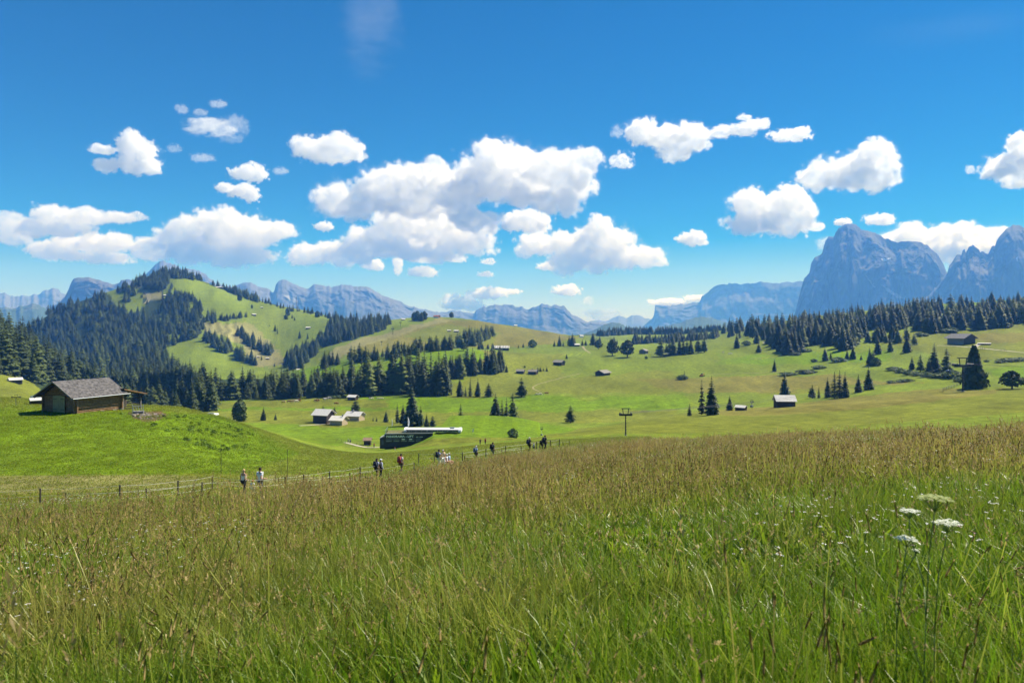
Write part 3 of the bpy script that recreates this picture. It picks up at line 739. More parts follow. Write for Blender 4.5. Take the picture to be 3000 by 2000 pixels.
cloud([(742,520,20,10)], 'small puff left of the grey based bank', D=20500, res=50, seed=35)
# right side
cloud([(1480,305,40,28),(1530,310,55,26),(1560,325,48,28),(1590,315,38,24),(1550,345,38,20)], 'bright white cloud high right of centre', res=110, seed=40)
cloud([(1655,305,28,12),(1700,300,38,11),(1730,288,28,12),(1712,268,16,6)], 'torn wisps trailing right of the high bright cloud', res=100, seed=41, rag=1.3, dens=4, wisp=True)
cloud([(1815,311,42,11),(1838,300,16,8)], 'thin ragged cloud above the right hand cumulus', res=80, seed=42, rag=1.2, dens=4)
cloud([(1428,370,24,18)], 'small scrap right of the tallest cloud head', res=60, seed=43, rag=1.25, dens=4)
cloud([(1418,302,13,14)], 'faint scrap left of the high bright cloud', res=50, seed=44, rag=1.4, dens=2)
cloud([(1995,365,42,36),(2020,385,38,34),(1940,390,55,34),(1880,408,50,26),(1960,415,70,24),(2015,415,35,24)], 'wedge shaped cumulus above the great rock massif', res=120, seed=45)
cloud([(1730,470,50,34),(1800,470,50,38),(1830,490,40,32),(1760,505,75,28),(1710,520,40,18),(1800,515,60,24),(1875,522,22,8)], 'full white cumulus left of the rock massif', res=120, seed=46)
cloud([(1590,548,30,15),(1555,548,10,5)], 'small clean puff above the plateau massif', res=70, seed=47)
cloud([(1935,510,16,8)], 'tiny puff above the summit of the rock massif', res=50, seed=48)
cloud([(2015,505,30,12)], 'small flat puff right of the massif summit', res=60, seed=49, dens=5)
cloud([(2325,375,45,24),(2345,340,28,34),(2350,400,45,24),(2290,392,36,18)], 'ragged white cumulus cut by the right edge', res=100, seed=50, rag=1.1)
cloud([(2227,390,9,10)], 'tiny scrap left of the cloud at the right edge', res=40, seed=51, rag=1.3, dens=3)
cloud([(2100,545,55,30),(2160,545,60,28),(2230,550,60,26),(2290,545,45,22),(2060,550,40,20),(2180,575,110,28)], 'cloud bank standing behind the notch of the rock massif', D=17000, res=120, seed=52)
cloud([(1898,560,20,16)], 'faint cloud at the left shoulder of the massif', D=17000, res=50, seed=53, dens=2.5, rag=1.2)
cloud([(1540,694,40,8),(1600,685,30,6)], 'thin white cloud lying on the plateau massif', D=17000, res=70, seed=54)
cloud([(1385,722,40,12)], 'pale low cloud in the gap between ranges', D=18000, res=50, seed=55, dens=2)
# high thin veils
cloud([(850,60,60,70),(880,20,36,60),(835,120,50,50)], 'faint high veil of ice cloud near the top', D=9000, res=90, seed=60, rag=1.5, dens=.6, soft=.8, wisp=True, rough=.7)
cloud([(2150,75,160,9),(2260,50,120,9)], 'faint streak of high cloud at upper right', D=9000, res=90, seed=61, rag=.8, dens=.03, soft=1.0)
# ------------------------------------------------------------------ trees
def leaf_mat(name, c, c2, transl=0.18, vary=0.35):
    """foliage colour that differs from tree to tree and from clump to clump"""
    m = bpy.data.materials.new(name); m.use_nodes = True
    nt = m.node_tree; b = nt.nodes['Principled BSDF']; out = nt.nodes['Material Output']
    b.inputs['Roughness'].default_value = .7; b.inputs['Specular IOR Level'].default_value = .25
    oi = N(nt, 'ShaderNodeObjectInfo'); tc = N(nt, 'ShaderNodeTexCoord')
    n = N(nt, 'ShaderNodeTexNoise'); n.inputs['Scale'].default_value = 1.6; n.inputs['Detail'].default_value = 3
    nt.links.new(tc.outputs['Object'], n.inputs['Vector'])
    r = N(nt, 'ShaderNodeMixRGB'); r.inputs[1].default_value = (*c, 1); r.inputs[2].default_value = (*c2, 1)
    a = N(nt, 'ShaderNodeMath', operation='ADD'); mlt = N(nt, 'ShaderNodeMath', operation='MULTIPLY'); mlt.inputs[1].default_value = .45
    nt.links.new(oi.outputs['Random'], mlt.inputs[0]); nt.links.new(mlt.outputs[0], a.inputs[0])
    sb = N(nt, 'ShaderNodeMath', operation='MULTIPLY_ADD'); sb.inputs[1].default_value = 1.4; sb.inputs[2].default_value = -.45
    nt.links.new(n.outputs['Fac'], sb.inputs[0]); nt.links.new(sb.outputs[0], a.inputs[1])
    a.use_clamp = True
    nt.links.new(a.outputs[0], r.inputs[0])
    v = N(nt, 'ShaderNodeVectorMath', operation='SCALE')
    mr = N(nt, 'ShaderNodeMapRange'); mr.inputs['To Min'].default_value = 1 - vary; mr.inputs['To Max'].default_value = 1 + vary
    nt.links.new(oi.outputs['Random'], mr.inputs['Value'])
    nt.links.new(r.outputs[0], v.inputs[0]); nt.links.new(mr.outputs[0], v.inputs['Scale'])
    nt.links.new(v.outputs[0], b.inputs['Base Color'])
    t = N(nt, 'ShaderNodeBsdfTranslucent'); nt.links.new(v.outputs[0], t.inputs['Color'])
    mx = N(nt, 'ShaderNodeMixShader'); mx.inputs['Fac'].default_value = transl
    nt.links.new(b.outputs[0], mx.inputs[1]); nt.links.new(t.outputs[0], mx.inputs[2]); nt.links.new(mx.outputs[0], out.inputs['Surface'])
    return m
M_SPRUCE = leaf_mat('spruce_needles', (.027, .047, .012), (.064, .088, .020))
M_LARCH = leaf_mat('larch_needles', (.062, .092, .018), (.118, .148, .030), .25)
M_PINE = leaf_mat('stone_pine_needles', (.032, .056, .014), (.070, .098, .024))
M_BUSH = leaf_mat('bush_leaves', (.050, .085, .026), (.095, .135, .040), .3)
M_BARK = mat('bark', (.075, .055, .042), .9, noise=(4, .2, (.13, .10, .08)))

def trunk_mesh(name, h, r, lean=0.0):
    n, rings = 6, 5
    v, f = [], []
    for k in range(rings):
        t = k / (rings - 1)
        rr = r * (1 - t) ** .9 + .02 + (r * .35 if k == 0 else 0)
        for j in range(n):
            a = 2 * math.pi * j / n
            v.append((rr * math.cos(a) + lean * t * t, rr * math.sin(a), h * t - (.4 if k == 0 else 0)))
    for k in range(rings - 1):
        for j in range(n):
            f.append((k * n + j, k * n + (j + 1) % n, (k + 1) * n + (j + 1) % n, (k + 1) * n + j))
    return np_mesh(name, np.array(v), np.array(f), M_BARK, smooth=True)

def conifer_mesh(name, m, seed, H=10.0, Rr=2.0, whorls=15, per=9, base=.06, power=.85, droop=.32, ragged=.25, fine=True):
    """whorls of drooping boughs, each a folded, tapering spray"""
    rnd = random.Random(seed)
    v, f = [], []
    for w in range(whorls):
        t = base + (0.985 - base) * (w + rnd.uniform(-.25, .25)) / (whorls - 1)
        t = min(max(t, base), .985)
        u = (t - base) / (1 - base)
        rad = Rr * ((1 - u) ** power) * (1 if u > .12 else (.72 + 2.3 * u)) + .06
        n = max(4, int(per * (.55 + .45 * (1 - u)) + .5))
        off = rnd.uniform(0, 6.28)
        for b in range(n):
            a = off + 6.283 * (b + rnd.uniform(-.3, .3)) / n
            r = rad * (1 + rnd.uniform(-ragged, ragged * .8))
            z = t * H + rnd.uniform(-.12, .12)
            ca, sa = math.cos(a), math.sin(a)
            wd = r * rnd.uniform(.30, .42) + .06
            dr = r * droop * rnd.uniform(.6, 1.3)
            i0 = len(v)
            def P(s, side, dz):
                return (ca * s - sa * side, sa * s + ca * side, z + dz)
            v += [P(r * .04, 0, .12 * r), P(r * .55, wd, -dr * .55 - wd * .35), P(r * .58, 0, -dr * .15 + .03 * r),
                  P(r * .55, -wd, -dr * .55 - wd * .35), P(r, 0, -dr)]
            f += [(i0, i0 + 1, i0 + 2), (i0, i0 + 2, i0 + 3), (i0 + 2, i0 + 1, i0 + 4), (i0 + 2, i0 + 4, i0 + 3)]
            if fine:
                for sgn in (1, -1):
                    q = rnd.uniform(.5, .85); l = wd * rnd.uniform(.8, 1.3)
                    i1 = len(v)
                    v += [P(r * (q - .18), 0, -dr * .2), P(r * (q + .12), sgn * l, -dr * q - l * .5), P(r * (q + .08), sgn * l * .2, -dr * q * .6)]
                    f += [(i1, i1 + 1, i1 + 2)]
    # leader shoot
    i0 = len(v)
    v += [(.09, 0, H * .93), (-.05, .08, H * .93), (-.05, -.08, H * .93), (0, 0, H)]
    f += [(i0, i0 + 1, i0 + 3), (i0 + 1, i0 + 2, i0 + 3), (i0 + 2, i0, i0 + 3)]
    return np_mesh(name, np.array(v), np.array(f), m)

def clump_mesh(name, m, seed, n=420, H=10.0, Rr=3.0, base=.08, leaf=.55, shape='oval', layers=0):
    """many small leafy sprays through an uneven crown"""
    rnd = random.Random(seed)
    lob = [(rnd.uniform(0, 6.28), rnd.uniform(.1, .9), rnd.uniform(.55, 1.1)) for _ in range(9)]
    v, f = [], []
    for k in range(n):
        u = rnd.random() ** .9
        if shape == 'oval': pr = math.sin(math.pi * min(1, max(.02, (u * .86 + .14)))) ** .55
        elif shape == 'cone': pr = (1 - u) ** .75 * (.75 + .25 * min(1, u * 6)) + .03
        elif shape == 'flat': pr = math.sqrt(max(0, 1 - u * u)) if u > .15 else .55 + 2.6 * u
        else: pr = math.sqrt(max(0.02, 1 - (2 * u - 1) ** 2))
        a = rnd.uniform(0, 6.28)
        g = 1.0
        for la, lu, ls in lob:
            d = math.cos(a - la) * .5 + .5
            g += (ls - .8) * d * math.exp(-((u - lu) / .18) ** 2)
        if layers: g *= .72 + .38 * abs(math.sin(u * layers * math.pi + a))
        r = Rr * pr * g * math.sqrt(rnd.uniform(.25, 1))
        z = H * (base + (1 - base) * u)
        c = Vector((r * math.cos(a), r * math.sin(a), z))
        nrm = (Vector((math.cos(a), math.sin(a), rnd.uniform(-.1, 1.1))) + Vector((rnd.gauss(0, .5), rnd.gauss(0, .5), rnd.gauss(0, .4)))).normalized()
        tx = nrm.orthogonal().normalized(); ty = nrm.cross(tx)
        an = rnd.uniform(0, 6.28); e1 = tx * math.cos(an) + ty * math.sin(an); e2 = nrm.cross(e1)
        s = leaf * rnd.uniform(.6, 1.35)
        i0 = len(v)
        for p, q in ((-1, -.15), (-.2, -.75), (.9, -.25), (.45, .65), (-.5, .6)):
            v.append(tuple(c + e1 * s * p * rnd.uniform(.75, 1.2) + e2 * s * q * rnd.uniform(.75, 1.2) + nrm * s * rnd.uniform(-.15, .15)))
        f += [(i0, i0 + 1, i0 + 2), (i0, i0 + 2, i0 + 3), (i0, i0 + 3, i0 + 4)]
    return np_mesh(name, np.array(v), np.array(f), m)

KINDS = {}
def kind(name, variants, ratio):
    KINDS[name] = (variants, ratio)          # variants: (trunk mesh, crown mesh), all 10 m tall; ratio: crown width / height
kind('spruce', [(trunk_mesh('trunk', 9.2, .20), conifer_mesh('crown', M_SPRUCE, s, Rr=2.35, whorls=17, per=11, ragged=.3)) for s in (1, 2, 3)], .45)
kind('slim', [(trunk_mesh('trunk', 9.2, .16), conifer_mesh('crown', M_SPRUCE, s, Rr=1.35, whorls=18, per=9, ragged=.4, power=.75)) for s in (11, 12)], .27)
kind('broad', [(trunk_mesh('trunk', 9.0, .28), conifer_mesh('crown', M_SPRUCE, s, Rr=2.9, whorls=18, per=12, power=.8, ragged=.3)) for s in (21, 22)], .57)
kind('larch', [(trunk_mesh('trunk', 9.4, .20), conifer_mesh('crown', M_LARCH, s, Rr=2.5, whorls=15, per=10, base=.12, power=.6, ragged=.5, droop=.22)) for s in (31, 32, 33)], .48)
kind('pine', [(trunk_mesh('trunk', 8.0, .30), clump_mesh('crown', M_PINE, s, 620, Rr=3.0, base=.03, leaf=.62, shape='oval')) for s in (41, 42)], .6)
kind('shaggy', [(trunk_mesh('trunk', 9.0, .32), clump_mesh('crown', M_PINE, s, 900, Rr=3.1, base=.02, leaf=.62, shape='cone', layers=4)) for s in (45, 46)], .6)
kind('spread', [(trunk_mesh('trunk', 8.0, .34), clump_mesh('crown', M_PINE, s, 560, Rr=4.4, base=.20, leaf=.75, shape='flat', layers=3)) for s in (51, 52)], .9)
kind('bush', [(trunk_mesh('stem', 6.0, .30), clump_mesh('crown', M_BUSH, s, 380, Rr=5.2, base=-.02, leaf=1.0, shape='round')) for s in (61, 62)], 1.05)
KIND_WORD = {'spruce': 'spruce_tree', 'slim': 'spruce_tree', 'broad': 'spruce_tree', 'larch': 'larch_tree', 'pine': 'stone_pine', 'spread': 'pine_tree', 'shaggy': 'spruce_tree', 'bush': 'bush'}

TREES = []      # (kind, location, height in metres, width in metres or None, label, group)
rt = random.Random(77)
def tree_px(px, base, hpx, k, label, group=None, wpx=None, dmin=0.0):
    p = hit(px, base, dmin)
    if p is None: p = at(px, 800)
    s = p.y / F
    TREES.append((k, p, hpx * s, wpx * s if wpx else None, label, group))

def wood(poly, n, hm, kinds, label, group, dmin=470, dmax=1e9, jit=.36, sparse=None):
    """trees standing in a patch of the land whose outline on the photograph is poly"""
    x0, x1 = min(p[0] for p in poly), max(p[0] for p in poly); y0, y1 = min(p[1] for p in poly), max(p[1] for p in poly)
    k = tries = 0
    while k < n and tries < n * 40:
        tries += 1
        px, py = rt.uniform(x0, x1), rt.uniform(y0, y1)
        if not in_poly(np.array([px]), np.array([py]), poly)[0]: continue
        if sparse and vnoise(px / sparse[0], py / sparse[0] * 1.6, sparse[1])< sparse[2]: continue
        p = hit(px, py, dmin, dmax)
        if p is None: continue
        h = hm * (1 + rt.uniform(-jit, jit)) * (1.12 if rt.random() < .15 else 1)
        TREES.append((rt.choice(kinds), p, h, None, label, group)); k += 1
MIX = ['spruce', 'spruce', 'slim', 'spruce', 'larch', 'broad']
# ---- woods, outlines as seen from the camera (feet of the trees)
wood([(60,992),(110,935),(160,905),(250,875),(300,862),(330,905),(400,925),(450,935),(520,945),(585,955),(600,980),(535,1005),(485,1022),(488,1055),(505,1085),(545,1110),(575,1135),(600,1165),(600,1195),(560,1205),(300,1215),(200,1150),(150,1090),(100,1040),(60,1010)],
     1150, 19, MIX, 'tall conifer in the dense wood on the steep left hillside', 'conifers of the left hillside wood', dmin=560, sparse=(22, 3, -.62))
wood([(180,1190),(300,1200),(560,1196),(620,1180),(620,1205),(560,1212),(300,1222),(200,1215)], 60, 19, MIX, 'tall spruce rising behind the big log barn and its hump', 'spruces behind the log barn', dmin=300, dmax=620)
wood([(400,826),(430,803),(455,782),(490,768),(530,776),(600,803),(640,825),(760,878),(760,888),(690,866),(660,852),(600,824),(500,815),(490,835),(470,852),(430,850),(400,835)], 400, 17, MIX, 'dark conifer on the wooded summit of the left hill', 'conifers on the left hilltop', dmin=1300)
wood([(470,830),(510,840),(505,850),(475,855)], 8, 15, ['pine', 'spruce'], 'dark conifer on the wooded summit of the left hill', 'conifers on the left hilltop', dmin=1300)
wood([(335,862),(352,842),(372,835),(400,832),(400,850),(395,866),(370,870)], 30, 15, MIX, 'conifer on the shoulder left of the hilltop', 'conifers on the hill shoulder', dmin=1200)
wood([(352,872),(382,875),(385,885),(360,885)], 6, 15, MIX, 'conifer on the shoulder left of the hilltop', 'conifers on the hill shoulder', dmin=1200)
wood([(690,856),(760,880),(850,905),(1000,936),(1000,940),(850,911),(760,886),(690,864)], 42, 13, ['spruce', 'slim'], 'small conifer in the thin row along the hill ridge', 'conifers along the ridge', dmin=1300)
wood([(476,880),(500,866),(540,872),(580,888),(602,922),(632,938),(640,948),(600,948),(550,943),(480,948),(470,930)], 120, 19, MIX, 'conifer in the wood between the two hill pastures', 'conifers between the hill pastures', dmin=900)
wood([(592,985),(612,985),(640,1002),(680,1026),(676,1038),(640,1032),(604,1004)], 26, 17, ['broad', 'larch', 'spruce'], 'tree in the slanting row beside the mown hay field', 'trees beside the hay field', dmin=800)
wood([(576,958),(598,958),(600,972),(580,968)], 7, 16, MIX, 'conifer at the top corner of the mown hay field', 'conifers at the hay field corner', dmin=900)
wood([(690,1040),(720,1048),(750,1060),(752,1072),(715,1062),(690,1052)], 24, 17, ['spruce', 'broad', 'larch'], 'tree in the low copse below the hay field', 'trees of the low copse', dmin=800)
wood([(695,975),(720,985),(750,998),(770,1030),(760,1036),(722,1012),(698,990)], 26, 17, MIX, 'conifer in the strip right of the hay field', 'conifers right of the hay field', dmin=900)
wood([(768,1020),(800,1028),(803,1040),(776,1042)], 16, 17, ['spruce', 'slim'], 'conifer in the strip right of the hay field', 'conifers right of the hay field', dmin=900)
wood([(637,936),(660,932),(722,924),(724,931),(660,941)], 22, 11, MIX, 'small conifer in the hedge line across the hill', 'conifers of the hill hedge line', dmin=1000)
wood([(-200,1000),(0,985),(60,1010),(110,1055),(160,1090),(215,1130),(210,1146),(130,1128),(60,1112),(30,1100),(-200,1095)], 190, 24, ['spruce', 'spruce', 'slim', 'broad'], 'dark spruce on the shaded spur at far left', 'spruces on the left spur', dmin=380, dmax=720)
wood([(930,1012),(960,965),(992,930),(1012,922),(1072,916),(1132,928),(1147,950),(1120,970),(1060,987),(970,1014),(936,1020)], 210, 19, MIX, 'conifer in the dark wood left of the middle hill', 'conifers left of the middle hill', dmin=900)
wood([(840,1040),(870,1030),(930,1015),(925,1042),(900,1062),(880,1082),(856,1088),(838,1072)], 70, 19, ['spruce', 'slim', 'spruce', 'broad'], 'conifer in the ravine between the two hills', 'conifers in the ravine', dmin=800)
wood([(1150,922),(1258,914),(1255,924),(1160,935)], 40, 17, ['spruce', 'broad', 'pine'], 'tree in the copse on the middle hill crest', 'trees on the middle hill crest', dmin=1000)
wood([(1205,938),(1245,936),(1245,942),(1208,944)], 12, 14, ['spruce', 'pine'], 'tree in the small copse by the red roofed inn', 'trees by the inn', dmin=900)
wood([(1272,914),(1310,918),(1312,924),(1275,922)], 7, 12, ['spruce', 'pine'], 'tree in the small copse by the red roofed inn', 'trees by the inn', dmin=1000)
wood([(1010,1058),(1040,1056),(1085,1050),(1140,1045),(1180,1033),(1230,1026),(1300,1019),(1330,1017),(1330,1024),(1230,1034),(1140,1052),(1040,1064),(1010,1064)], 58, 13, ['larch', 'spruce', 'larch', 'broad'], 'tree in the row along the bright green ridge', 'trees along the green ridge', dmin=650, dmax=1000)
wood([(935,1074),(1010,1060),(1010,1068),(940,1082)], 7, 15, ['larch', 'spruce', 'broad'], 'tree in the row along the bright green ridge', 'trees along the green ridge', dmin=650, dmax=1000)
wood([(1330,1016),(1360,1004),(1400,990),(1440,976),(1446,984),(1402,1010),(1352,1022)], 64, 17, ['spruce', 'larch', 'spruce'], 'conifer in the slanting wood on the brown hillside', 'conifers of the slanting wood', dmin=800)
wood([(1402,1016),(1448,1022),(1448,1026),(1402,1024)], 10, 8, ['spruce', 'larch'], 'small conifer beside the long striped roof house', 'conifers beside the long house', dmin=600)
B = 'tall spruce in the dark belt behind the chalet plateau'; BG = 'spruces of the belt behind the plateau'
wood([(560,1164),(760,1156),(880,1144),(1010,1140),(1010,1160),(880,1166),(760,1170),(560,1178)], 105, 15.5, ['spruce', 'spruce', 'slim', 'broad', 'larch'], B, BG, dmin=430, dmax=620)
wood([(1022,1138),(1112,1134),(1112,1160),(1022,1163)], 24, 20.5, ['spruce', 'slim', 'spruce', 'larch'], B, BG, dmin=430, dmax=620)
wood([(1145,1136),(1200,1132),(1300,1128),(1320,1140),(1312,1159),(1145,1161)], 44, 23, ['spruce', 'slim', 'spruce', 'larch'], B, BG, dmin=430, dmax=620)
wood([(1305,1100),(1370,1092),(1372,1104),(1318,1112)], 14, 18.5, ['larch', 'spruce', 'larch'], 'tall conifer in the clump on the green slope', 'conifers of the green slope clump', dmin=430, dmax=800)
wood([(1366,1090),(1440,1076),(1478,1082),(1470,1092),(1372,1102)], 22, 18.5, ['spruce', 'slim', 'spruce'], 'tall conifer in the clump on the green slope', 'conifers of the green slope clump', dmin=430, dmax=800)
wood([(2105,985),(2130,965),(2250,955),(2425,942),(2600,921),(2741,907),(2850,897),(2842,908),(2745,926),(2700,937),(2660,951),(2640,966),(2590,972),(2530,962),(2540,985),(2500,1000),(2462,1012),(2380,1012),(2300,1030),(2280,1036),(2250,1002),(2200,992),(2150,994)], 420, 22, ['spruce', 'spruce', 'larch', 'broad', 'slim'], 'conifer in the long wood below the great rock massif', 'conifers below the massif', dmin=650)
wood([(2285,1030),(2330,1024),(2345,1032),(2300,1040)], 14, 21, ['spruce', 'broad'], 'conifer in the long wood below the great rock massif', 'conifers below the massif', dmin=600)
wood([(2455,1008),(2500,1004),(2520,1014),(2475,1030),(2455,1028)], 18, 19, ['spruce', 'broad', 'larch'], 'conifer in the long wood below the great rock massif', 'conifers below the massif', dmin=600)
wood([(2670,960),(2690,938),(2760,932),(2830,926),(2872,906),(2902,892),(3150,880),(3150,960),(2990,958),(2892,966),(2800,970),(2715,980)], 230, 20, ['spruce', 'spruce', 'larch', 'broad'], 'conifer in the wood above the right hand farm', 'conifers above the farm', dmin=600)
wood([(2534,1002),(2600,996),(2664,1000),(2664,1006),(2600,1008),(2540,1010)], 20, 13, ['spruce', 'broad', 'larch'], 'conifer in the row at the foot of the long wood', 'conifers at the wood foot', dmin=600)
wood([(1750,986),(1790,974),(1860,971),(1950,973),(2040,982),(2110,990),(2110,994),(1950,984),(1860,980),(1790,984),(1750,990)], 260, 17, ['spruce', 'broad'], 'tiny far conifer on the low wooded ridge', 'conifers of the far ridge', dmin=1700, dmax=2600)
wood([(1845,1006),(1990,996),(2105,986),(2105,992),(1990,1003),(1845,1010)], 110, 14, ['spruce', 'broad', 'larch'], 'far conifer below the low wooded ridge', 'conifers below the far ridge', dmin=800, dmax=1700)
# ---- trees one can point at
T = tree_px
T(703,1233,62,'pine','dense egg shaped pine alone on the field right of the barn',None,44)
T(772,1231,41,'spruce','small spruce right of the egg shaped pine')
T(807,1230,21,'spruce','smallest young spruce right of the egg shaped pine')
T(1042,1207,40,'larch','pale green larch behind the right hand chalet',None,30)
T(947,1207,20,'larch','little larch behind the dark wooden chalet',None,14)
T(980,1210,20,'spruce','little spruce behind the dark wooden chalet',None,13)
T(1131,1236,37,'spruce','short spruce left of the lift station trees',None,19)
T(1093,1233,12,'spruce','tiny left sapling of a pair right of the chalets')
T(1103,1234,15,'spruce','tiny right sapling of a pair right of the chalets')
T(1164,1238,58,'slim','slim forked spruce at the left of the lift station trees')
T(1181,1241,60,'spruce','dark spruce pressed against the big tree behind the lift station')
T(1207,1248,118,'broad','biggest dark spruce standing behind the lift station',None,62)
T(1233,1248,62,'larch','light green larch right of the big lift station spruce',None,22)
T(1250,1249,40,'spruce','short spruce behind the white lift roof')
T(1268,1249,33,'larch','low shaggy larch behind the white lift roof',None,22)
T(1326,1249,38,'spruce','left spruce of three at the foot of the bank')
T(1350,1249,69,'slim','tall slim spruce in the middle of three at the bank foot',None,25)
T(1382,1249,35,'spruce','right spruce of three at the foot of the bank')
T(1452,1248,98,'broad','broad black spruce left of the bare trunked pair',None,50)
T(1471,1246,78,'slim','left spruce of the bare trunked pair')
T(1484,1246,84,'slim','right spruce of the bare trunked pair')
T(1503,1243,96,'larch','tall larch right of the bare trunked pair',None,36)
T(1671,1238,53,'larch','lone oval larch on the edge of the bright green field',None,34)
T(1528,1162,57,'larch','lone full larch at the end of the spruce belt',None,36)
T(1432,1162,41,'larch','roundish larch right of the three belt end spruces',None,26)
T(1347,1161,60,'spruce','first spruce of three at the end of the belt')
T(1364,1160,30,'slim','thin short spruce among the belt end trees')
T(1378,1161,56,'slim','middle spruce of three at the end of the belt')
T(1400,1162,56,'spruce','last spruce of three at the end of the belt')
T(1322,1157,31,'slim','thin grey green spruce beside the belt')
T(1503,1284,29,'bush','round leafy bush right of the white lift roof',None,30)
T(1484,1090,24,'spruce','lone little spruce right of the green slope clump')
T(2056,1213,104,'slim','slim left spruce of the tall pair on the brown ridge',None,26)
T(2085,1215,116,'spruce','thick right spruce of the tall pair on the brown ridge',None,50)
T(2020,1218,38,'slim','thin young spruce left of the tall ridge pair',None,16)
T(2138,1202,47,'spruce','spruce standing left of the small ridge hut',None,24)
T(2005,1110,28,'slim','little spruce above a bush on the olive slope')
T(1998,1111,13,'bush','wide bush around the little spruce on the olive slope',None,34)
T(1660,1051,17,'spruce','tiny spruce beside the roof of the slope hut')
T(1794,1042,46,'spread','left of the two round crowned pines by the grey hut',None,34)
T(1838,1046,48,'spread','right of the two round crowned pines by the grey hut',None,40)
T(1753,1023,27,'spread','smaller round pine left of the two big ones',None,22)
rowl = 'tall conifer in the row on the green rise right of the grey hut'
for q in [(1937,1045,55,'larch',24),(1952,1043,40,'spruce',18),(1961,1042,50,'larch',20),(1972,1041,57,'spruce',23),(1991,1040,53,'spruce',22),(2002,1040,50,'spruce',22),(2013,1039,44,'larch',18),(2024,1038,53,'spruce',22),(2045,1034,51,'larch',24),(2064,1032,48,'larch',24)]:
    T(q[0],q[1],q[2],q[3],rowl,'conifers in the row right of the grey hut',q[4])
smg = 'distant conifer standing around the dark far hut'
for q in [(1624,1015,21,'spruce'),(1639,1014,34,'spruce'),(1650,1014,16,'spruce'),(1668,1014,33,'larch'),(1677,1014,38,'broad'),(1684,1013,28,'spruce'),(1706,1012,18,'broad'),(1716,1012,18,'spruce'),(1737,1011,39,'broad'),(1748,1010,20,'spruce'),(1757,1000,18,'spruce'),(1790,1009,22,'larch'),(1799,1009,27,'spruce'),(1808,1008,16,'spruce')]:
    T(*q,smg,'conifers around the far hut',dmin=650)
T(1560,1017,22,'bush','round broad tree at the left edge of the far conifer group',None,26,650)
T(1533,1018,16,'spruce','right one of two small trees beside the broad round tree',dmin=650)
T(1519,1019,11,'spruce','left one of two small trees beside the broad round tree',dmin=650)
T(1893,1051,8,'bush','low dark bush below the grey hut')
T(1537,1077,6,'bush','low bush behind the two dark huts')
for q in [(1576,1087,14),(1583,1088,16),(1592,1086,10)]: T(*q,'spruce','tiny spruce right of the two dark huts','spruces right of the two huts')
T(1602,1088,16,'spruce','rightmost and tallest spruce of the row by the two huts')
T(2159,1020,46,'spruce','spruce at the left corner of the long wood',None,22)
T(2187,1012,14,'bush','bush beside the left corner of the long wood',None,24)
T(2217,1006,46,'spruce','spruce in the notch of the long wood edge',None,22)
T(2223,1032,29,'spruce','short spruce below the edge of the long wood',None,20)
T(2269,1088,39,'spruce','lone spruce on the field left of the hedge line')
T(2299,1166,82,'spruce','big dark spruce just behind the brown ridge hut',None,36)
T(2417,1057,43,'spruce','spruce at the left end of the field bushes')
T(2434,1053,24,'spruce','small spruce among the field bushes')
T(2482,1052,30,'spruce','left spruce of a squat pair on the field')
T(2499,1052,38,'broad','right spruce of a squat pair on the field',None,22)
T(2523,1054,17,'spruce','small spruce right of the squat pair')
T(2548,1071,58,'spruce','tall spruce leaning on a leafy bush in the field')
T(2558,1071,45,'larch','larch beside the leafy field bush')
T(2567,1072,24,'bush','leafy round bush at the foot of two field conifers',None,26)
T(2571,1037,56,'spruce','dark spruce at the near side of the road bend',None,26)
T(2608,1030,42,'spruce','spruce by the road right of the dark one',None,20)
T(2657,1032,50,'broad','shaggy spruce by the road with a long shadow',None,30)
T(2678,1010,34,'larch','open larch behind the shaggy road spruce',None,22)
T(2672,1083,40,'spruce','first grey green spruce left of the big pylon',None,20)
T(2697,1089,53,'larch','second conifer left of the big pylon',None,26)
T(2722,1096,55,'spruce','third conifer left of the big pylon',None,28)
T(2737,1093,90,'spruce','tallest conifer left of the big pylon',None,42)
T(2773,1096,78,'larch','open branched larch next to the big pylon',None,34)
T(2853,1138,122,'shaggy','huge dense dark tree right of the big pylon',None,66)
T(2838,1095,62,'spruce','pointed spruce top behind the huge dense tree',None,34)
T(2868,1095,60,'spruce','second pointed spruce behind the huge dense tree',None,30)
T(2965,1139,52,'spread','round topped pine on a bare trunk at far right',None,58)
for q in [(2380,1166,42,'larch'),(2399,1166,38,'slim')]: T(*q,'light green conifer left of the spruce trio','conifers left of the spruce trio')
T(2425,1164,62,'spruce','shortest left spruce of the dark trio',None,24)
T(2445,1166,80,'slim','second spruce of the dark trio',None,28)
T(2460,1166,84,'slim','tallest spruce of the dark trio',None,28)
T(2476,1165,78,'spruce','right hand spruce of the dark trio',None,26)
T(2515,1149,56,'spruce','left spruce of two right of the dark trio',None,26)
T(2545,1142,74,'spruce','right spruce of two right of the dark trio',None,32)
T(702,881,20,'pine','round tree alone high on the open hill pasture',dmin=1000)
T(738,903,11,'pine','small round tree below the lone hill pasture tree',dmin=1000)
T(317,854,14,'pine','round tree on the left shoulder of the hill',dmin=1000)
T(416,872,13,'spruce','lone spruce beside the pale hill track',dmin=1000)
T(452,843,18,'spruce','spruce at the top of the pale hill track',dmin=1000)
T(466,856,12,'spruce','small spruce below the hilltop wood',dmin=1000)
T(431,889,16,'spruce','spruce at the lower end of the pale hill track',dmin=1000)
T(560,993,32,'spread','lone broad crowned tree at the edge of the hill meadow',None,26,700)
T(843,924,23,'pine','tall rounded tree left of the far white hut',None,14,1000)
T(838,935,14,'pine','low round tree under the tall rounded one',None,13,1000)
T(856,932,13,'spruce','left spruce of two right of the rounded tree',dmin=1000)
T(863,938,12,'spruce','right spruce of two right of the rounded tree',dmin=1000)
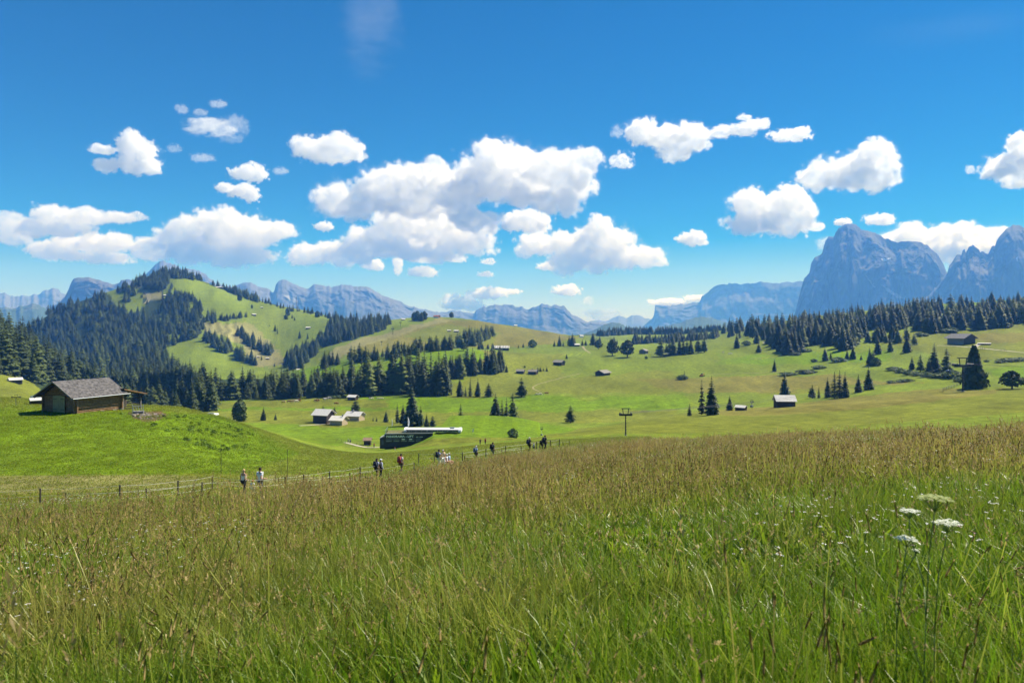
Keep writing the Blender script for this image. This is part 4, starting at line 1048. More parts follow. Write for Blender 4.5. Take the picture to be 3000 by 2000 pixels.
T(930,929,18,'pine','round tree on the skyline left of the middle wood',None,16,1000)
T(806,970,24,'spruce','left conifer of a pair on the pale slope',dmin=900)
T(813,978,23,'slim','right conifer of a pair on the pale slope',dmin=900)
T(789,956,8,'spruce','tiny conifer above the pale slope pair',dmin=900)
T(878,991,27,'spruce','left spruce of two above the ravine',dmin=900)
T(901,993,20,'spruce','right spruce of two above the ravine',dmin=900)
T(804,1074,13,'spruce','lone small conifer at the foot of the pale slope',dmin=700)
T(766,1054,14,'spruce','small conifer beside the slope hut below the copse',dmin=700)
T(1323,930,16,'pine','round tree alone on the middle skyline',None,14,1000)
T(1345,930,7,'spruce','small left tree right of the round skyline tree',dmin=1000)
T(1358,930,6,'spruce','small right tree right of the round skyline tree',dmin=1000)
T(1220,1047,30,'spread','round tree with a long shadow on the green ridge',None,22,600)
T(1358,1027,24,'spread','small spreading tree on the crest by the brown hill',None,20,600)
for x, y, w, h in [(2360,1092,60,9),(2310,1098,50,8),(2400,1080,40,10),(2455,1060,46,14),(2385,1060,20,9),(2620,1084,44,10),(2640,1092,40,12),(2665,1098,40,14),(2690,1100,36,12),(2716,1104,44,14),(2750,1106,50,14),(2790,1108,50,24),(2810,1118,36,14),(2640,1120,30,9),(2660,1118,34,9),(2610,1122,24,8),(2960,1058,60,10),(2990,1055,50,9),(2930,1062,30,7),(2780,975,50,14),(2700,985,36,12),(2745,968,30,14),(2790,975,30,16),(2840,1140,20,12),(2880,1135,20,10),(1480,1244,20,9),(1540,1240,30,8),(1310,1246,20,7),(2360,1030,36,10),(2330,1040,30,9),(2890,1060,14,6)]:
    T(x, y, h, 'bush', 'low leafy shrub in the rough hedge on the right pastures' if x > 2200 else 'low leafy shrub at the foot of the steep bank', 'hedge shrubs of the right pastures' if x > 2200 else 'shrubs at the bank foot', w)

for x, y, w, h in [(965,1166,16,8),(978,1167,18,9),(993,1166,18,9),(1006,1165,14,8)]:
    T(x, y, h, 'bush', 'dark brushy shrub along the belt foot left of the white roofed hut', 'shrubs at the belt foot', w)
# ---- the 300 conifers that show largest stand as things of their own, the rest as one wood
lod = {k: v for k, v in KINDS.items()}
solo = [t for t in TREES if t[5] is None or t[0] == 'bush']
rest = [t for t in TREES if not (t[5] is None or t[0] == 'bush')]
rest.sort(key=lambda t: -(t[2] / t[1].y))
n_solo = 285 - len([t for t in solo if t[0] != 'bush'])
mass = rest[n_solo:]
solo = solo + rest[:n_solo]
for k, p, h, w, label, group in solo:
    vs, ratio = KINDS[k]
    tr, cr = rt.choice(vs)
    wd = (w / (h * ratio)) if w else rt.uniform(.85, 1.15)
    s = h / 10.0
    e = empty(KIND_WORD[k], (p.x, p.y, p.z - .1), rt.uniform(0, 6.28), label=label, cat='bush' if k == 'bush' else 'tree', group=group)
    e.scale = (s * wd, s * wd, s)
    link('stem' if k == 'bush' else 'trunk', tr, e)
    link('crown', cr, e)

def scatter(name, sources, pts, rot, scl, idx, tint=None, label=None, kind='stuff', mats_note=None):
    """one object that sets copies of the source meshes on points (pts, rot euler, scale xyz, source number)"""
    n = len(pts)
    col = bpy.data.collections.new(name + '_sources')
    for i, me in enumerate(sources):
        so = bpy.data.objects.new('%s_source_%02d' % (name, i), me)
        col.objects.link(so)
    me = bpy.data.meshes.new(name)
    me.vertices.add(n); me.vertices.foreach_set('co', np.ascontiguousarray(pts, dtype=np.float32).ravel())
    for nm, arr, ty in (('turn', rot, 'FLOAT_VECTOR'), ('size', scl, 'FLOAT_VECTOR')):
        a = me.attributes.new(nm, ty, 'POINT'); a.data.foreach_set('vector', np.ascontiguousarray(arr, dtype=np.float32).ravel())
    a = me.attributes.new('which', 'INT', 'POINT'); a.data.foreach_set('value', np.ascontiguousarray(idx, dtype=np.int32))
    a = me.attributes.new('tint', 'FLOAT', 'POINT'); a.data.foreach_set('value', np.ascontiguousarray(tint if tint is not None else np.zeros(n), dtype=np.float32))
    ng = bpy.data.node_groups.new(name + '_scatter', 'GeometryNodeTree')
    ng.interface.new_socket('Geometry', in_out='INPUT', socket_type='NodeSocketGeometry')
    ng.interface.new_socket('Geometry', in_out='OUTPUT', socket_type='NodeSocketGeometry')
    L = ng.links.new
    gi, go = N(ng, 'NodeGroupInput'), N(ng, 'NodeGroupOutput')
    ci = N(ng, 'GeometryNodeCollectionInfo'); ci.inputs['Collection'].default_value = col
    ci.inputs['Separate Children'].default_value = True; ci.inputs['Reset Children'].default_value = True
    ip = N(ng, 'GeometryNodeInstanceOnPoints'); ip.inputs['Pick Instance'].default_value = True
    def na(nm, ty):
        x = N(ng, 'GeometryNodeInputNamedAttribute', data_type=ty); x.inputs['Name'].default_value = nm; return x.outputs[0]
    L(gi.outputs[0], ip.inputs['Points']); L(ci.outputs[0], ip.inputs['Instance'])
    L(na('which', 'INT'), ip.inputs['Instance Index'])
    er = N(ng, 'FunctionNodeEulerToRotation'); L(na('turn', 'FLOAT_VECTOR'), er.inputs[0]); L(er.outputs[0], ip.inputs['Rotation'])
    L(na('size', 'FLOAT_VECTOR'), ip.inputs['Scale'])
    L(ip.outputs[0], go.inputs[0])
    o = link(name, me)
    md = o.modifiers.new('scatter', 'NODES'); md.node_group = ng
    return prop(o, label=label, kind=kind)

names = [k for k in KINDS if k != 'bush']
src, start = [], {}
def joined(tr, cr):
    bm = bmesh.new(); bm.from_mesh(cr); n0 = len(bm.faces); bm.from_mesh(tr); bm.faces.ensure_lookup_table()
    for f in bm.faces[n0:]: f.material_index = 1
    me = bpy.data.meshes.new('whole_tree'); bm.to_mesh(me); bm.free()
    me.materials.append(cr.materials[0]); me.materials.append(M_BARK)
    return me
for k in names:
    start[k] = len(src)
    for tr, cr in KINDS[k][0]: src.append(joined(tr, cr))
if mass:
    P_, R_, S_, I_ = [], [], [], []
    for k, p, h, w, *_ in mass:
        P_.append((p.x, p.y, p.z - .1)); R_.append((0, 0, rt.uniform(0, 6.28))); q = h / 10 * rt.uniform(.9, 1.35); S_.append((q, q, h / 10))
        I_.append(start[k] + rt.randrange(len(KINDS[k][0])))
    scatter('forest', src, P_, R_, S_, I_, label='dark mass of conifers covering the farther wooded slopes')
# ------------------------------------------------------------------ buildings
M_LOG = mat('weathered_log', (.15, .082, .038), .85, noise=(3.0, .25, (.34, .21, .105)), bump=.3)
M_LOGEND = mat('log_end', (.16, .11, .06), .9, noise=(6, .2, (.07, .05, .03)))
M_OLDWOOD = mat('old_dark_wood', (.035, .026, .020), .9, noise=(2.0, .25, (.075, .055, .04)))
M_GREYWOOD = mat('grey_board', (.15, .135, .12), .85, noise=(2.5, .25, (.26, .24, .215)))
M_DOOR = mat('pale_green_plank', (.24, .215, .10), .85, noise=(2.0, .3, (.34, .30, .16)))
M_PALEWOOD = mat('new_larch_board', (.42, .32, .20), .8, noise=(2.0, .25, (.52, .42, .28)))
M_SHINGLE = mat('silver_shingle', (.05, .047, .050), .85, noise=(2.6, .22, (.22, .21, .215)))
M_PALEROOF = mat('pale_shingle_roof', (.48, .47, .45), .75, noise=(1.2, .3, (.62, .60, .57)))
M_WARMROOF = mat('new_shingle_roof', (.62, .58, .50), .75, noise=(1.2, .3, (.74, .70, .62)))
M_BROWNROOF = mat('brown_shingle_roof', (.22, .14, .10), .8, noise=(1.5, .3, (.30, .21, .16)))
M_REDROOF = mat('red_roof', (.26, .07, .05), .8)
M_METAL = mat('galvanised', (.45, .47, .50), .45, metallic=.7)
M_DARKMETAL = mat('dark_steel', (.030, .036, .045), .5, metallic=.3)
M_WHITE = mat('white_paint', (.80, .80, .80), .5)
M_GLASS = mat('window_glass', (.03, .04, .05), .08, spec=.8)
M_STONE = mat('foundation_stone', (.20, .19, .18), .9, noise=(2, .3, (.32, .31, .29)))
M_PANEL = mat('anthracite_panel', (.012, .017, .022), .45, spec=.4)
M_GREYGLASS = mat('tinted_glass', (.05, .07, .12), .15, spec=.7)

def box_bm(bm, c, s, rot=None, mi=0):
    M = Matrix.Translation(c) @ (rot.to_4x4() if rot is not None else Matrix.Identity(4)) @ Matrix.Diagonal((*s, 1))
    r = bmesh.ops.create_cube(bm, size=1.0, matrix=M)
    fs = {f for v in r['verts'] for f in v.link_faces}
    for f in fs: f.material_index = mi
    return r
def tube_bm(bm, a, b, r0, r1=None, n=8, caps=True):
    a, b = Vector(a), Vector(b); r1 = r0 if r1 is None else r1
    q = (b - a).to_track_quat('Z', 'Y').to_matrix().to_4x4()
    M = Matrix.Translation((a + b) / 2) @ q
    bmesh.ops.create_cone(bm, cap_ends=caps, segments=n, radius1=r0, radius2=r1, depth=(b - a).length, matrix=M)
def done(name, bm, m, parent=None, loc=None, smooth=False):
    me = bpy.data.meshes.new(name)
    bmesh.ops.recalc_face_normals(bm, faces=bm.faces)
    bm.to_mesh(me); bm.free()
    for x in (m if isinstance(m, (list, tuple)) else [m]): me.materials.append(x)
    if smooth:
        for p in me.polygons: p.use_smooth = True
    return link(name, me, parent, loc)
def box(name, c, s, m, parent=None, rot=None):
    bm = bmesh.new(); box_bm(bm, Vector(c), s, rot); return done(name, bm, m, parent)
def tube(name, a, b, r0, m, parent=None, r1=None, n=8):
    bm = bmesh.new(); tube_bm(bm, a, b, r0, r1, n); return done(name, bm, m, parent, smooth=False)
def slab(name, corners, th, m, parent=None):
    """a flat quad with thickness, upper face on the corners"""
    a, b, c, d = [Vector(q) for q in corners]
    n = (b - a).cross(d - a).normalized()
    if n.z < 0: n = -n
    v = [a, b, c, d, a - n * th, b - n * th, c - n * th, d - n * th]
    f = [(0, 1, 2, 3), (7, 6, 5, 4), (0, 4, 5, 1), (1, 5, 6, 2), (2, 6, 7, 3), (3, 7, 4, 0)]
    bm = bmesh.new(); vs = [bm.verts.new(q) for q in v]
    for q in f: bm.faces.new([vs[i] for i in q])
    return done(name, bm, m, parent)
def gable_wall(name, x0, x1, y, z0, ze, zr, th, m, parent, axis='y'):
    """pentagon wall; the ridge runs along local x, walls stand at x = y value"""
    pts = [(x0, z0), (x1, z0), (x1, ze), ((x0 + x1) / 2, zr), (x0, ze)]
    bm = bmesh.new()
    A = [bm.verts.new((y - th / 2, p, z)) for p, z in pts]; Bv = [bm.verts.new((y + th / 2, p, z)) for p, z in pts]
    bm.faces.new(A); bm.faces.new(Bv[::-1])
    for i in range(5): bm.faces.new((A[i], A[(i + 1) % 5], Bv[(i + 1) % 5], Bv[i]))
    return done(name, bm, m, parent)

def shingle_field(name, e0, e1, r0, r1, m, parent, rows, cols, seed=0, th=.03):
    """overlapping shingles from eave (e0-e1) to ridge (r0-r1), joined into one part"""
    e0, e1, r0, r1 = map(Vector, (e0, e1, r0, r1)); rnd = random.Random(seed)
    n = (e1 - e0).cross(r0 - e0).normalized()
    if n.z < 0: n = -n
    v, f = [], []
    for i in range(rows):
        t0, t1 = i / rows, min(1.0, (i + 1.35) / rows)
        L0, L1 = e0.lerp(r0, t0), e1.lerp(r1, t0); U0, U1 = e0.lerp(r0, t1), e1.lerp(r1, t1)
        x = 0.0
        cuts = [0.0]
        while cuts[-1] < 1: cuts.append(min(1.0, cuts[-1] + rnd.uniform(.6, 1.4) / cols))
        for a, b in zip(cuts[:-1], cuts[1:]):
            lift = th * rnd.uniform(.7, 1.9); dz = rnd.uniform(-.25, .25) / rows
            dd = (r0 - e0) * dz
            q = [L0.lerp(L1, a) + dd + n * lift, L0.lerp(L1, b) + dd + n * lift, U0.lerp(U1, b) + n * .012, U0.lerp(U1, a) + n * .012]
            i0 = len(v)
            v += [tuple(p) for p in q] + [tuple(q[0] - n * th), tuple(q[1] - n * th)]
            f += [(i0, i0 + 1, i0 + 2, i0 + 3), (i0, i0 + 4, i0 + 5, i0 + 1)]
    o = link(name, np_mesh(name, np.array(v), np.array(f), m), parent)
    o['kind'] = 'stuff'
    return o

def facing(px, deg):
    """rotation that points a building's local +x axis deg degrees right of the line of sight at column px"""
    return math.pi / 2 - math.atan2((px - 1500) / F, 1) - R(deg)

# ---- the big log barn on the hump
def barn():
    C0 = hit(222, 1212)                       # near corner of the log walls
    D = C0.y; px_m = F / D
    sc = D / 97.0
    ang = facing(229, -2) + R(0)              # direction of the ridge, away and to the right
    ang = math.radians(68)
    e = empty('log_barn', (C0.x, C0.y, C0.z), ang, label='big dark log barn with silver shingle roof on the green hump', cat='barn')
    L, Wd, He, Hr = 7.3 * sc, 6.9 * sc, 2.5 * sc, 4.4 * sc       # ridge along +x, gable at x=0, near side wall at y=0, far side at y=Wd
    # logs of the four walls
    nl = 11; d = He / nl
    for i in range(nl):
        z = (i + .5) * d - .05
        r = d * .53
        for (a, b, k) in (((-.25, .12, z), (L + .2, .12, z), 0), ((-.25, Wd - .12, z), (L + .2, Wd - .12, z), 0), ((.12, -.25, z + d * .5), (.12, Wd + .25, z + d * .5), 1), ((L - .12, -.25, z + d * .5), (L - .12, Wd + .25, z + d * .5), 1)):
            if k and i == nl - 1: continue
            tube('log', a, b, r * rt.uniform(.92, 1.05), M_LOG, e, n=8)
    # gable logs
    ng_ = 7
    for i in range(ng_):
        z = He + (i + .3) * (Hr - He) / ng_; hw = (Wd / 2) * (1 - (i + .5) / ng_)
        tube('log', (.12, Wd / 2 - hw, z), (.12, Wd / 2 + hw, z), d * .53, M_LOG, e)
        tube('log', (L - .12, Wd / 2 - hw, z), (L - .12, Wd / 2 + hw, z), d * .53, M_LOG, e)
    # corner posts of crossed log ends read dark
    # double door of pale planks in the gable
    dx0, dx1, dz1 = Wd * .30, Wd * .66, He * .98
    dr = empty_part('door', e)
    n = 6; w = (dx1 - dx0) / n
    for i in range(n):
        box('plank', (-.16, dx0 + (i + .5) * w, dz1 / 2 + .02), (.05 + .012 * (i % 2), w * .94, dz1 * (1.0 if i in (2, 3) else .985)), M_DOOR, dr)
    for zz in (dz1 * .2, dz1 * .82):
        box('hinge', (-.215, dx0 + w * 1.1, zz), (.02, w * 1.7, .06), M_DARKMETAL, dr)
        box('hinge', (-.215, dx1 - w * 1.1, zz), (.02, w * 1.7, .06), M_DARKMETAL, dr)
    # roof
    og, oe = 1.0 * sc, .62 * sc
    sl = (Hr - He) / (Wd / 2)
    zr = Hr + .12; x0, x1 = -og, L + .35
    rf = empty_part('roof', e)
    for sgn, y in ((-1, -oe), (1, Wd + oe)):
        ze = zr - sl * (Wd / 2 + oe)
        slab('roof_boards', ((x0, y, ze), (x1, y, ze), (x1, Wd / 2, zr), (x0, Wd / 2, zr)), .12, M_OLDWOOD, rf)
        shingle_field('shingle', (x0, y, ze + .02), (x1, y, ze + .02), (x0, Wd / 2, zr + .03), (x1, Wd / 2, zr + .03), M_SHINGLE, rf, 24, 46, 3 + sgn)
        # bargeboards
        for xx in (x0 - .03, x1 + .03):
            a = Vector((xx, y, ze - .02)); b = Vector((xx, Wd / 2, zr - .02))
            bm = bmesh.new()
            q = (b - a).to_track_quat('X', 'Z').to_matrix()
            box_bm(bm, (a + b) / 2, ((b - a).length, .05, .18), q); done('bargeboard', bm, M_GREYWOOD, rf)
        if sgn < 0:
            tube('gutter', (x0 + .1, y - .06, ze - .08), (x1 + .5, y - .06, ze - .08), .075, M_METAL, rf)
        for k in range(9):
            xx = x0 + .2 + k * (x1 - x0 - .4) / 8
            a = Vector((xx, y + .1, ze - .19)); b = Vector((xx, Wd / 2, zr - .21)); bm = bmesh.new()
            box_bm(bm, (a + b) / 2, ((b - a).length, .09, .13), (b - a).to_track_quat('X', 'Z').to_matrix()); done('rafter', bm, M_OLDWOOD, rf)
    # stone piers and the dark undercroft where the ground falls away
    for xx, yy in ((.3, .15), (L * .55, .15), (L * .82, .15), (L - .2, .15), (L - .2, Wd - .3), (.3, Wd - .3)):
        box('pier', (xx, yy, -.75), (.55, .5, 1.5), M_STONE, e)
    box('beam', (L * .75, .1, -.28), (L * .5, .22, .42), M_LOG, e)
    # lean-to at the far end
    lx0, lx1 = L, L + 3.3 * sc
    lz0, lz1 = He + .45, He - .45
    lt = empty_part('lean_to', e)
    slab('lean_to_roof', ((lx0, -.4, lz0), (lx1 + .7, -.4, lz1 - .1), (lx1 + .7, Wd + .3, lz1 - .1), (lx0, Wd + .3, lz0)), .12, M_OLDWOOD, lt)
    shingle_field('shingle', (lx1 + .7, -.42, lz1 - .08), (lx1 + .7, Wd + .3, lz1 - .08), (lx0, -.42, lz0 + .02), (lx0, Wd + .3, lz0 + .02), M_SHINGLE, lt, 10, 34, 9)
    box('fascia', ((lx0 + lx1 + .7) / 2, -.45, (lz0 + lz1) / 2 - .12), (math.hypot(lx1 + .7 - lx0, lz0 - lz1 + .1), .05, .16), M_LOG, lt, Matrix.Rotation(math.atan2(lz0 - lz1 + .1, lx1 + .7 - lx0), 3, 'Y'))
    for yy in (.15, Wd * .5, Wd - .2):
        box('post', (lx1, yy, (lz1 - 1.0) / 2 - .5), (.2, .2, lz1 + .95), M_GREYWOOD, lt)
        for s in (-1, 1):
            a = Vector((lx1, yy, lz1 - .75)); b = Vector((lx1 + (0), yy + s * .6, lz1 - .15)); bm = bmesh.new()
            box_bm(bm, (a + b) / 2, ((b - a).length, .12, .12), (b - a).to_track_quat('X', 'Z').to_matrix()); done('brace', bm, M_OLDWOOD, lt)
    for k in range(6):
        box('back_board', ((lx0 + lx1) / 2, Wd - .15, .0 + k * .33), (lx1 - lx0, .06, .24), M_OLDWOOD, lt)
    box('post', (lx0 + .25, .1, .5), (.18, .18, 3.4), M_GREYWOOD, lt)
    for k in range(5):
        box('rail', ((lx0 + lx1) / 2, .12, -.15 + k * .36), (lx1 - lx0, .07, .13), M_OLDWOOD, lt)
    return C0, ang, L, Wd, sc
def empty_part(name, parent):
    o = bpy.data.objects.new(name, None); C.objects.link(o); o.parent = parent; return o

BARN_C, BARN_A, BARN_L, BARN_W, BARN_S = barn()

# ---- simple mountain huts
def hut(px, base, wpx, label, roof=M_PALEROOF, wall=M_OLDWOOD, deg=62, ratio=1.25, eave=.42, pitch=.42, over=.12, cat='hut', name='wooden_hut', group=None, parts=True, dmin=0, openings=(), chimney=None, D=None, gable=None):
    """px = middle of the hut on the photograph, wpx its overall width, deg = ridge direction against the line of sight"""
    p = hit(px, base, dmin) if D is None else at(px, D)
    if p is None: p = at(px, 900)
    w_m = wpx * p.y / F
    a = R(deg)
    wid = w_m / (abs(math.sin(a)) * ratio + abs(math.cos(a))) / (1 + over)
    ln = wid * ratio; he = wid * eave; hr = he + wid / 2 * pitch * 1.15
    e = empty(name, (p.x, p.y, p.z), facing(px, deg), label=label, cat=cat, group=group)
    x0, x1, y0, y1 = -ln / 2, ln / 2, -wid / 2, wid / 2
    th = .12
    box('wall', (0, y0 + th / 2, he / 2 - .4), (ln - .02, th, he + .8), wall, e)
    box('wall', (0, y1 - th / 2, he / 2 - .4), (ln - .02, th, he + .8), wall, e)
    gable_wall('gable', y0 + .02, y1 - .02, x0, -.8, he, hr, th, gable or wall, e)
    gable_wall('gable', y0 + .02, y1 - .02, x1, -.8, he, hr, th, gable or wall, e)
    o = wid * over; sl = (hr - he) / (wid / 2); zr = hr + .08
    for s in (-1, 1):
        slab('roof', ((x0 - o, s * (wid / 2 + o), zr - sl * (wid / 2 + o)), (x1 + o, s * (wid / 2 + o), zr - sl * (wid / 2 + o)), (x1 + o, 0, zr), (x0 - o, 0, zr)), .10 + wid * .012, roof, e)
    for (side, u, z, w, h, kind_) in openings:       # side: 0 near long wall (-y), 1 far gable (+x), 2 near gable (-x), 3 long wall (+y)
        m = {'window': M_GLASS, 'door': M_BROWNROOF, 'barn_door': M_OLDWOOD}[kind_]
        nm = 'door' if 'door' in kind_ else 'window'
        if side in (0, 3):
            yy = y0 - .015 if side == 0 else y1 + .015
            f = box(nm, (u * ln, yy, z * he), (w * wid, .06, h * he), m, e)
            if nm == 'window': box('frame', (u * ln, yy + (.012 if side == 0 else -.012), z * he), (w * wid * 1.22, .06, h * he * 1.2), M_WHITE, f)
        else:
            xx = x1 + th / 2 + .015 if side == 1 else x0 - th / 2 - .015
            f = box(nm, (xx, u * wid, z * he), (.06, w * wid, h * he), m, e)
            if nm == 'window': box('frame', (xx - (.012 if side == 1 else -.012), u * wid, z * he), (.06, w * wid * 1.22, h * he * 1.2), M_WHITE, f)
    if chimney:
        box('chimney', (chimney[0] * ln, chimney[1] * wid, hr + .1), (wid * .09, wid * .09, wid * .28), M_STONE, e)
    return e, p, ln, wid, he, hr
# deg > 0: the ridge points right of the line of sight, so the near gable shows on the left
hut(45, 1121, 37, 'small dark hut with pale roof at far left by the spruces', deg=80, ratio=1.3)
hut(107, 1183, 37, 'dark hut with pale roof just behind the log barn', deg=82, ratio=1.3, eave=.5)
# the three chalets
e, p, ln, wid, he, hr = hut(949, 1238, 68, 'dark wooden chalet with stepped pale double roof, leftmost of three', wall=M_OLDWOOD, deg=-58, ratio=1.0, eave=.62, pitch=.5, name='chalet', cat='chalet')
sl_ = .25
slab('lower_roof', ((-ln * .58, -wid * .5 - 2.3, he * .42), (ln * .58, -wid * .5 - 2.3, he * .42), (ln * .58, -wid * .48, he * .66), (-ln * .58, -wid * .48, he * .66)), .14, M_PALEROOF, e)
box('annex_wall', (0, -wid * .5 - 1.5, he * .1), (ln * .92, .14, he * .64), M_OLDWOOD, e)
for sx in (-1, 1): box('annex_wall', (sx * ln * .45, -wid * .5 - .8, he * .1), (.14, 1.4, he * .64), M_OLDWOOD, e)
hut(993, 1244, 56, 'pale new wood chalet with warm roof in front, middle of three', wall=M_PALEWOOD, roof=M_WARMROOF, deg=-60, ratio=1.15, eave=.5, pitch=.5, name='chalet', cat='chalet', chimney=(-.35, .05), openings=((1, -.22, .55, .13, .34, 'window'), (1, .16, .55, .13, .34, 'window'), (0, .0, .55, .1, .3, 'window')))
e, p, ln, wid, he, hr = hut(1040, 1231, 62, 'pale chalet with porch and grey white roof, rightmost of three', wall=M_PALEWOOD, roof=M_PALEROOF, deg=-62, ratio=1.2, eave=.46, pitch=.45, name='chalet', cat='chalet', chimney=(.1, .05), openings=((1, -.22, .55, .12, .34, 'window'), (1, .1, .42, .14, .74, 'door')))
for yy in (.1, .55): box('porch_post', (ln * .58, wid * yy, he * .5), (.14, .14, he), M_PALEWOOD, e)
hut(1034, 1171, 34, 'small dark hut with white roof against the spruce belt', deg=-60, ratio=1.2, eave=.5, openings=((1, 0, .4, .2, .6, 'barn_door'),))
hut(1077, 1303, 25, 'little brown roofed kiosk beside the gravel path', roof=M_BROWNROOF, wall=M_OLDWOOD, deg=-80, ratio=1.0, eave=.9, pitch=.5, over=.2, name='kiosk', cat='kiosk', openings=((0, 0, .55, .3, .3, 'window'),))
hut(1525, 1093, 27, 'left of two dark huts on the brown slope', roof=M_GREYWOOD, deg=-78, ratio=1.2)
hut(1562, 1095, 32, 'right of two dark huts on the brown slope', roof=M_GREYWOOD, deg=-70, ratio=1.2, chimney=(.1, 0))
hut(1638, 1069, 38, 'grey roofed barn with open side on the brown slope', roof=M_GREYWOOD, deg=-62, ratio=1.2, openings=((1, 0, .4, .5, .7, 'barn_door'),))
hut(1766, 1099, 50, 'low black barn with wide grey roof standing in the middle pasture', roof=M_GREYWOOD, deg=30, ratio=1.4, eave=.34, pitch=.4, over=.16, cat='barn', name='field_barn')
hut(1886, 1036, 29, 'grey hut right of the two round pines', roof=M_GREYWOOD, wall=M_GREYWOOD, deg=20, ratio=1.2, eave=.5)
hut(1689, 1014, 20, 'dark low hut among the far conifers', deg=70, dmin=650)
hut(1703, 987, 15, 'far white house right of the middle hill', wall=M_WHITE, deg=60, dmin=900, name='house', cat='house')
hut(1510, 956, 13, 'white farmhouse alone on the middle skyline', wall=M_WHITE, deg=60, dmin=1000, name='house', cat='house')
hut(2171, 1202, 36, 'small dark hut with patchy white roof on the brown ridge', roof=M_PALEROOF, deg=-70, ratio=1.3, eave=.5, openings=((0, 0, .4, .25, .6, 'barn_door'),))
hut(2298, 1193, 66, 'larger dark hut with tall pale roof on the brown ridge', roof=M_PALEROOF, deg=74, ratio=1.35, eave=.6, pitch=.62, openings=((2, 0, .35, .22, .6, 'barn_door'),))
e, p, ln, wid, he, hr = hut(2816, 1007, 78, 'large old farmhouse with speckled stone weighted roof by the right hand road', roof=M_SHINGLE, wall=M_GREYWOOD, gable=M_OLDWOOD, deg=-52, ratio=1.15, eave=.42, pitch=.42, over=.14, name='farmhouse', cat='farmhouse', openings=((1, -.1, .5, .1, .3, 'window'), (1, .2, .5, .1, .3, 'window')))
for i in range(46):
    a, b = rt.uniform(-.5, .5), rt.uniform(-.55, -.05)
    box('roof_stone', (a * ln, b * wid, hr + .22 + 2 * b * (hr - he)), (.5, .45, .22), M_WHITE if i % 3 else M_STONE, e, Matrix.Rotation(rt.uniform(0, 3), 3, 'Z'))
hut(2884, 1010, 36, 'low flat stable with light stones right of the farmhouse', roof=M_PALEROOF, wall=M_OLDWOOD, deg=-80, ratio=2.0, eave=.3, pitch=.15, name='stable', cat='stable')
hut(2646, 946, 18, 'small pale roofed hut in the wood above the road', deg=75, dmin=700)
hut(903, 963, 15, 'far white roofed hut on the open hill slope', deg=-75, dmin=900)
hut(874, 905, 12, 'tiny hut beside the two masts on the skyline', wall=M_WHITE, deg=80, dmin=1000)
hut(767, 902, 7, 'tiny pale hut high on the hill pasture', deg=80, dmin=1000)
hut(643, 845, 20, 'long low shed on the hilltop ridge', deg=88, ratio=2.2, dmin=1200, name='shed', cat='shed')
hut(744, 924, 14, 'dark hut at the end of the hill hedge line', deg=70, dmin=1000)
hut(482, 867, 10, 'tiny dark hut by the pale hill track', deg=70, dmin=1000)
hut(784, 1052, 12, 'dark hut on the pale lower slope', deg=-70, dmin=700)
hut(757, 1047, 10, 'second dark hut left of the slope hut', deg=-70, dmin=700)
hut(1316, 971, 12, 'left of two far huts on the brown hill', deg=-75, dmin=900)
hut(1337, 973, 16, 'right of two far huts on the brown hill', deg=-75, dmin=900)
hut(1181, 938, 13, 'pale hut in the copse on the middle hill', deg=80, wall=M_PALEWOOD, dmin=900)
hut(1280, 931, 22, 'red roofed inn on the crest of the middle hill', roof=M_REDROOF, wall=M_WHITE, gable=M_BROWNROOF, deg=-60, ratio=1.4, dmin=1000, name='inn', cat='inn')
e, p, ln, wid, he, hr = hut(1470, 1026, 46, 'long house with pale striped roof below the slanting wood', roof=M_PALEROOF, wall=M_OLDWOOD, deg=84, ratio=2.1, eave=.45, pitch=.5, name='long_house', cat='house', dmin=600, openings=((0, -.3, .5, .1, .35, 'window'), (0, 0, .5, .1, .35, 'window'), (0, .3, .5, .1, .35, 'window')))
for i in range(9):
    xx = -ln * .48 + i * ln * .12
    slab('roof_batten', ((xx, -wid * .62, hr + .14 - (hr - he) * 1.24), (xx + ln * .03, -wid * .62, hr + .14 - (hr - he) * 1.24), (xx + ln * .03, 0, hr + .14), (xx, 0, hr + .14)), .1, M_OLDWOOD, e)
# tower like cabin station in the right hand wood
q = hit(2487, 963, 650)
if q:
    e = empty('station_tower', (q.x, q.y, q.z), facing(2487, 70), label='white framed tower station rising from the right hand wood', cat='tower')
    k = q.y / F
    for sx in (-1, 1):
        for sy in (-1, 1): box('leg', (sx * 4 * k * 1.6, sy * 4 * k * 1.6, 11 * k), (1.6 * k, 1.6 * k, 22 * k), M_WHITE, e)
    box('cabin', (0, 0, 8 * k), (11 * k, 11 * k, 9 * k), M_GLASS, e)
    box('roof', (0, 0, 23 * k), (18 * k, 18 * k, 2.4 * k), M_WHITE, e)

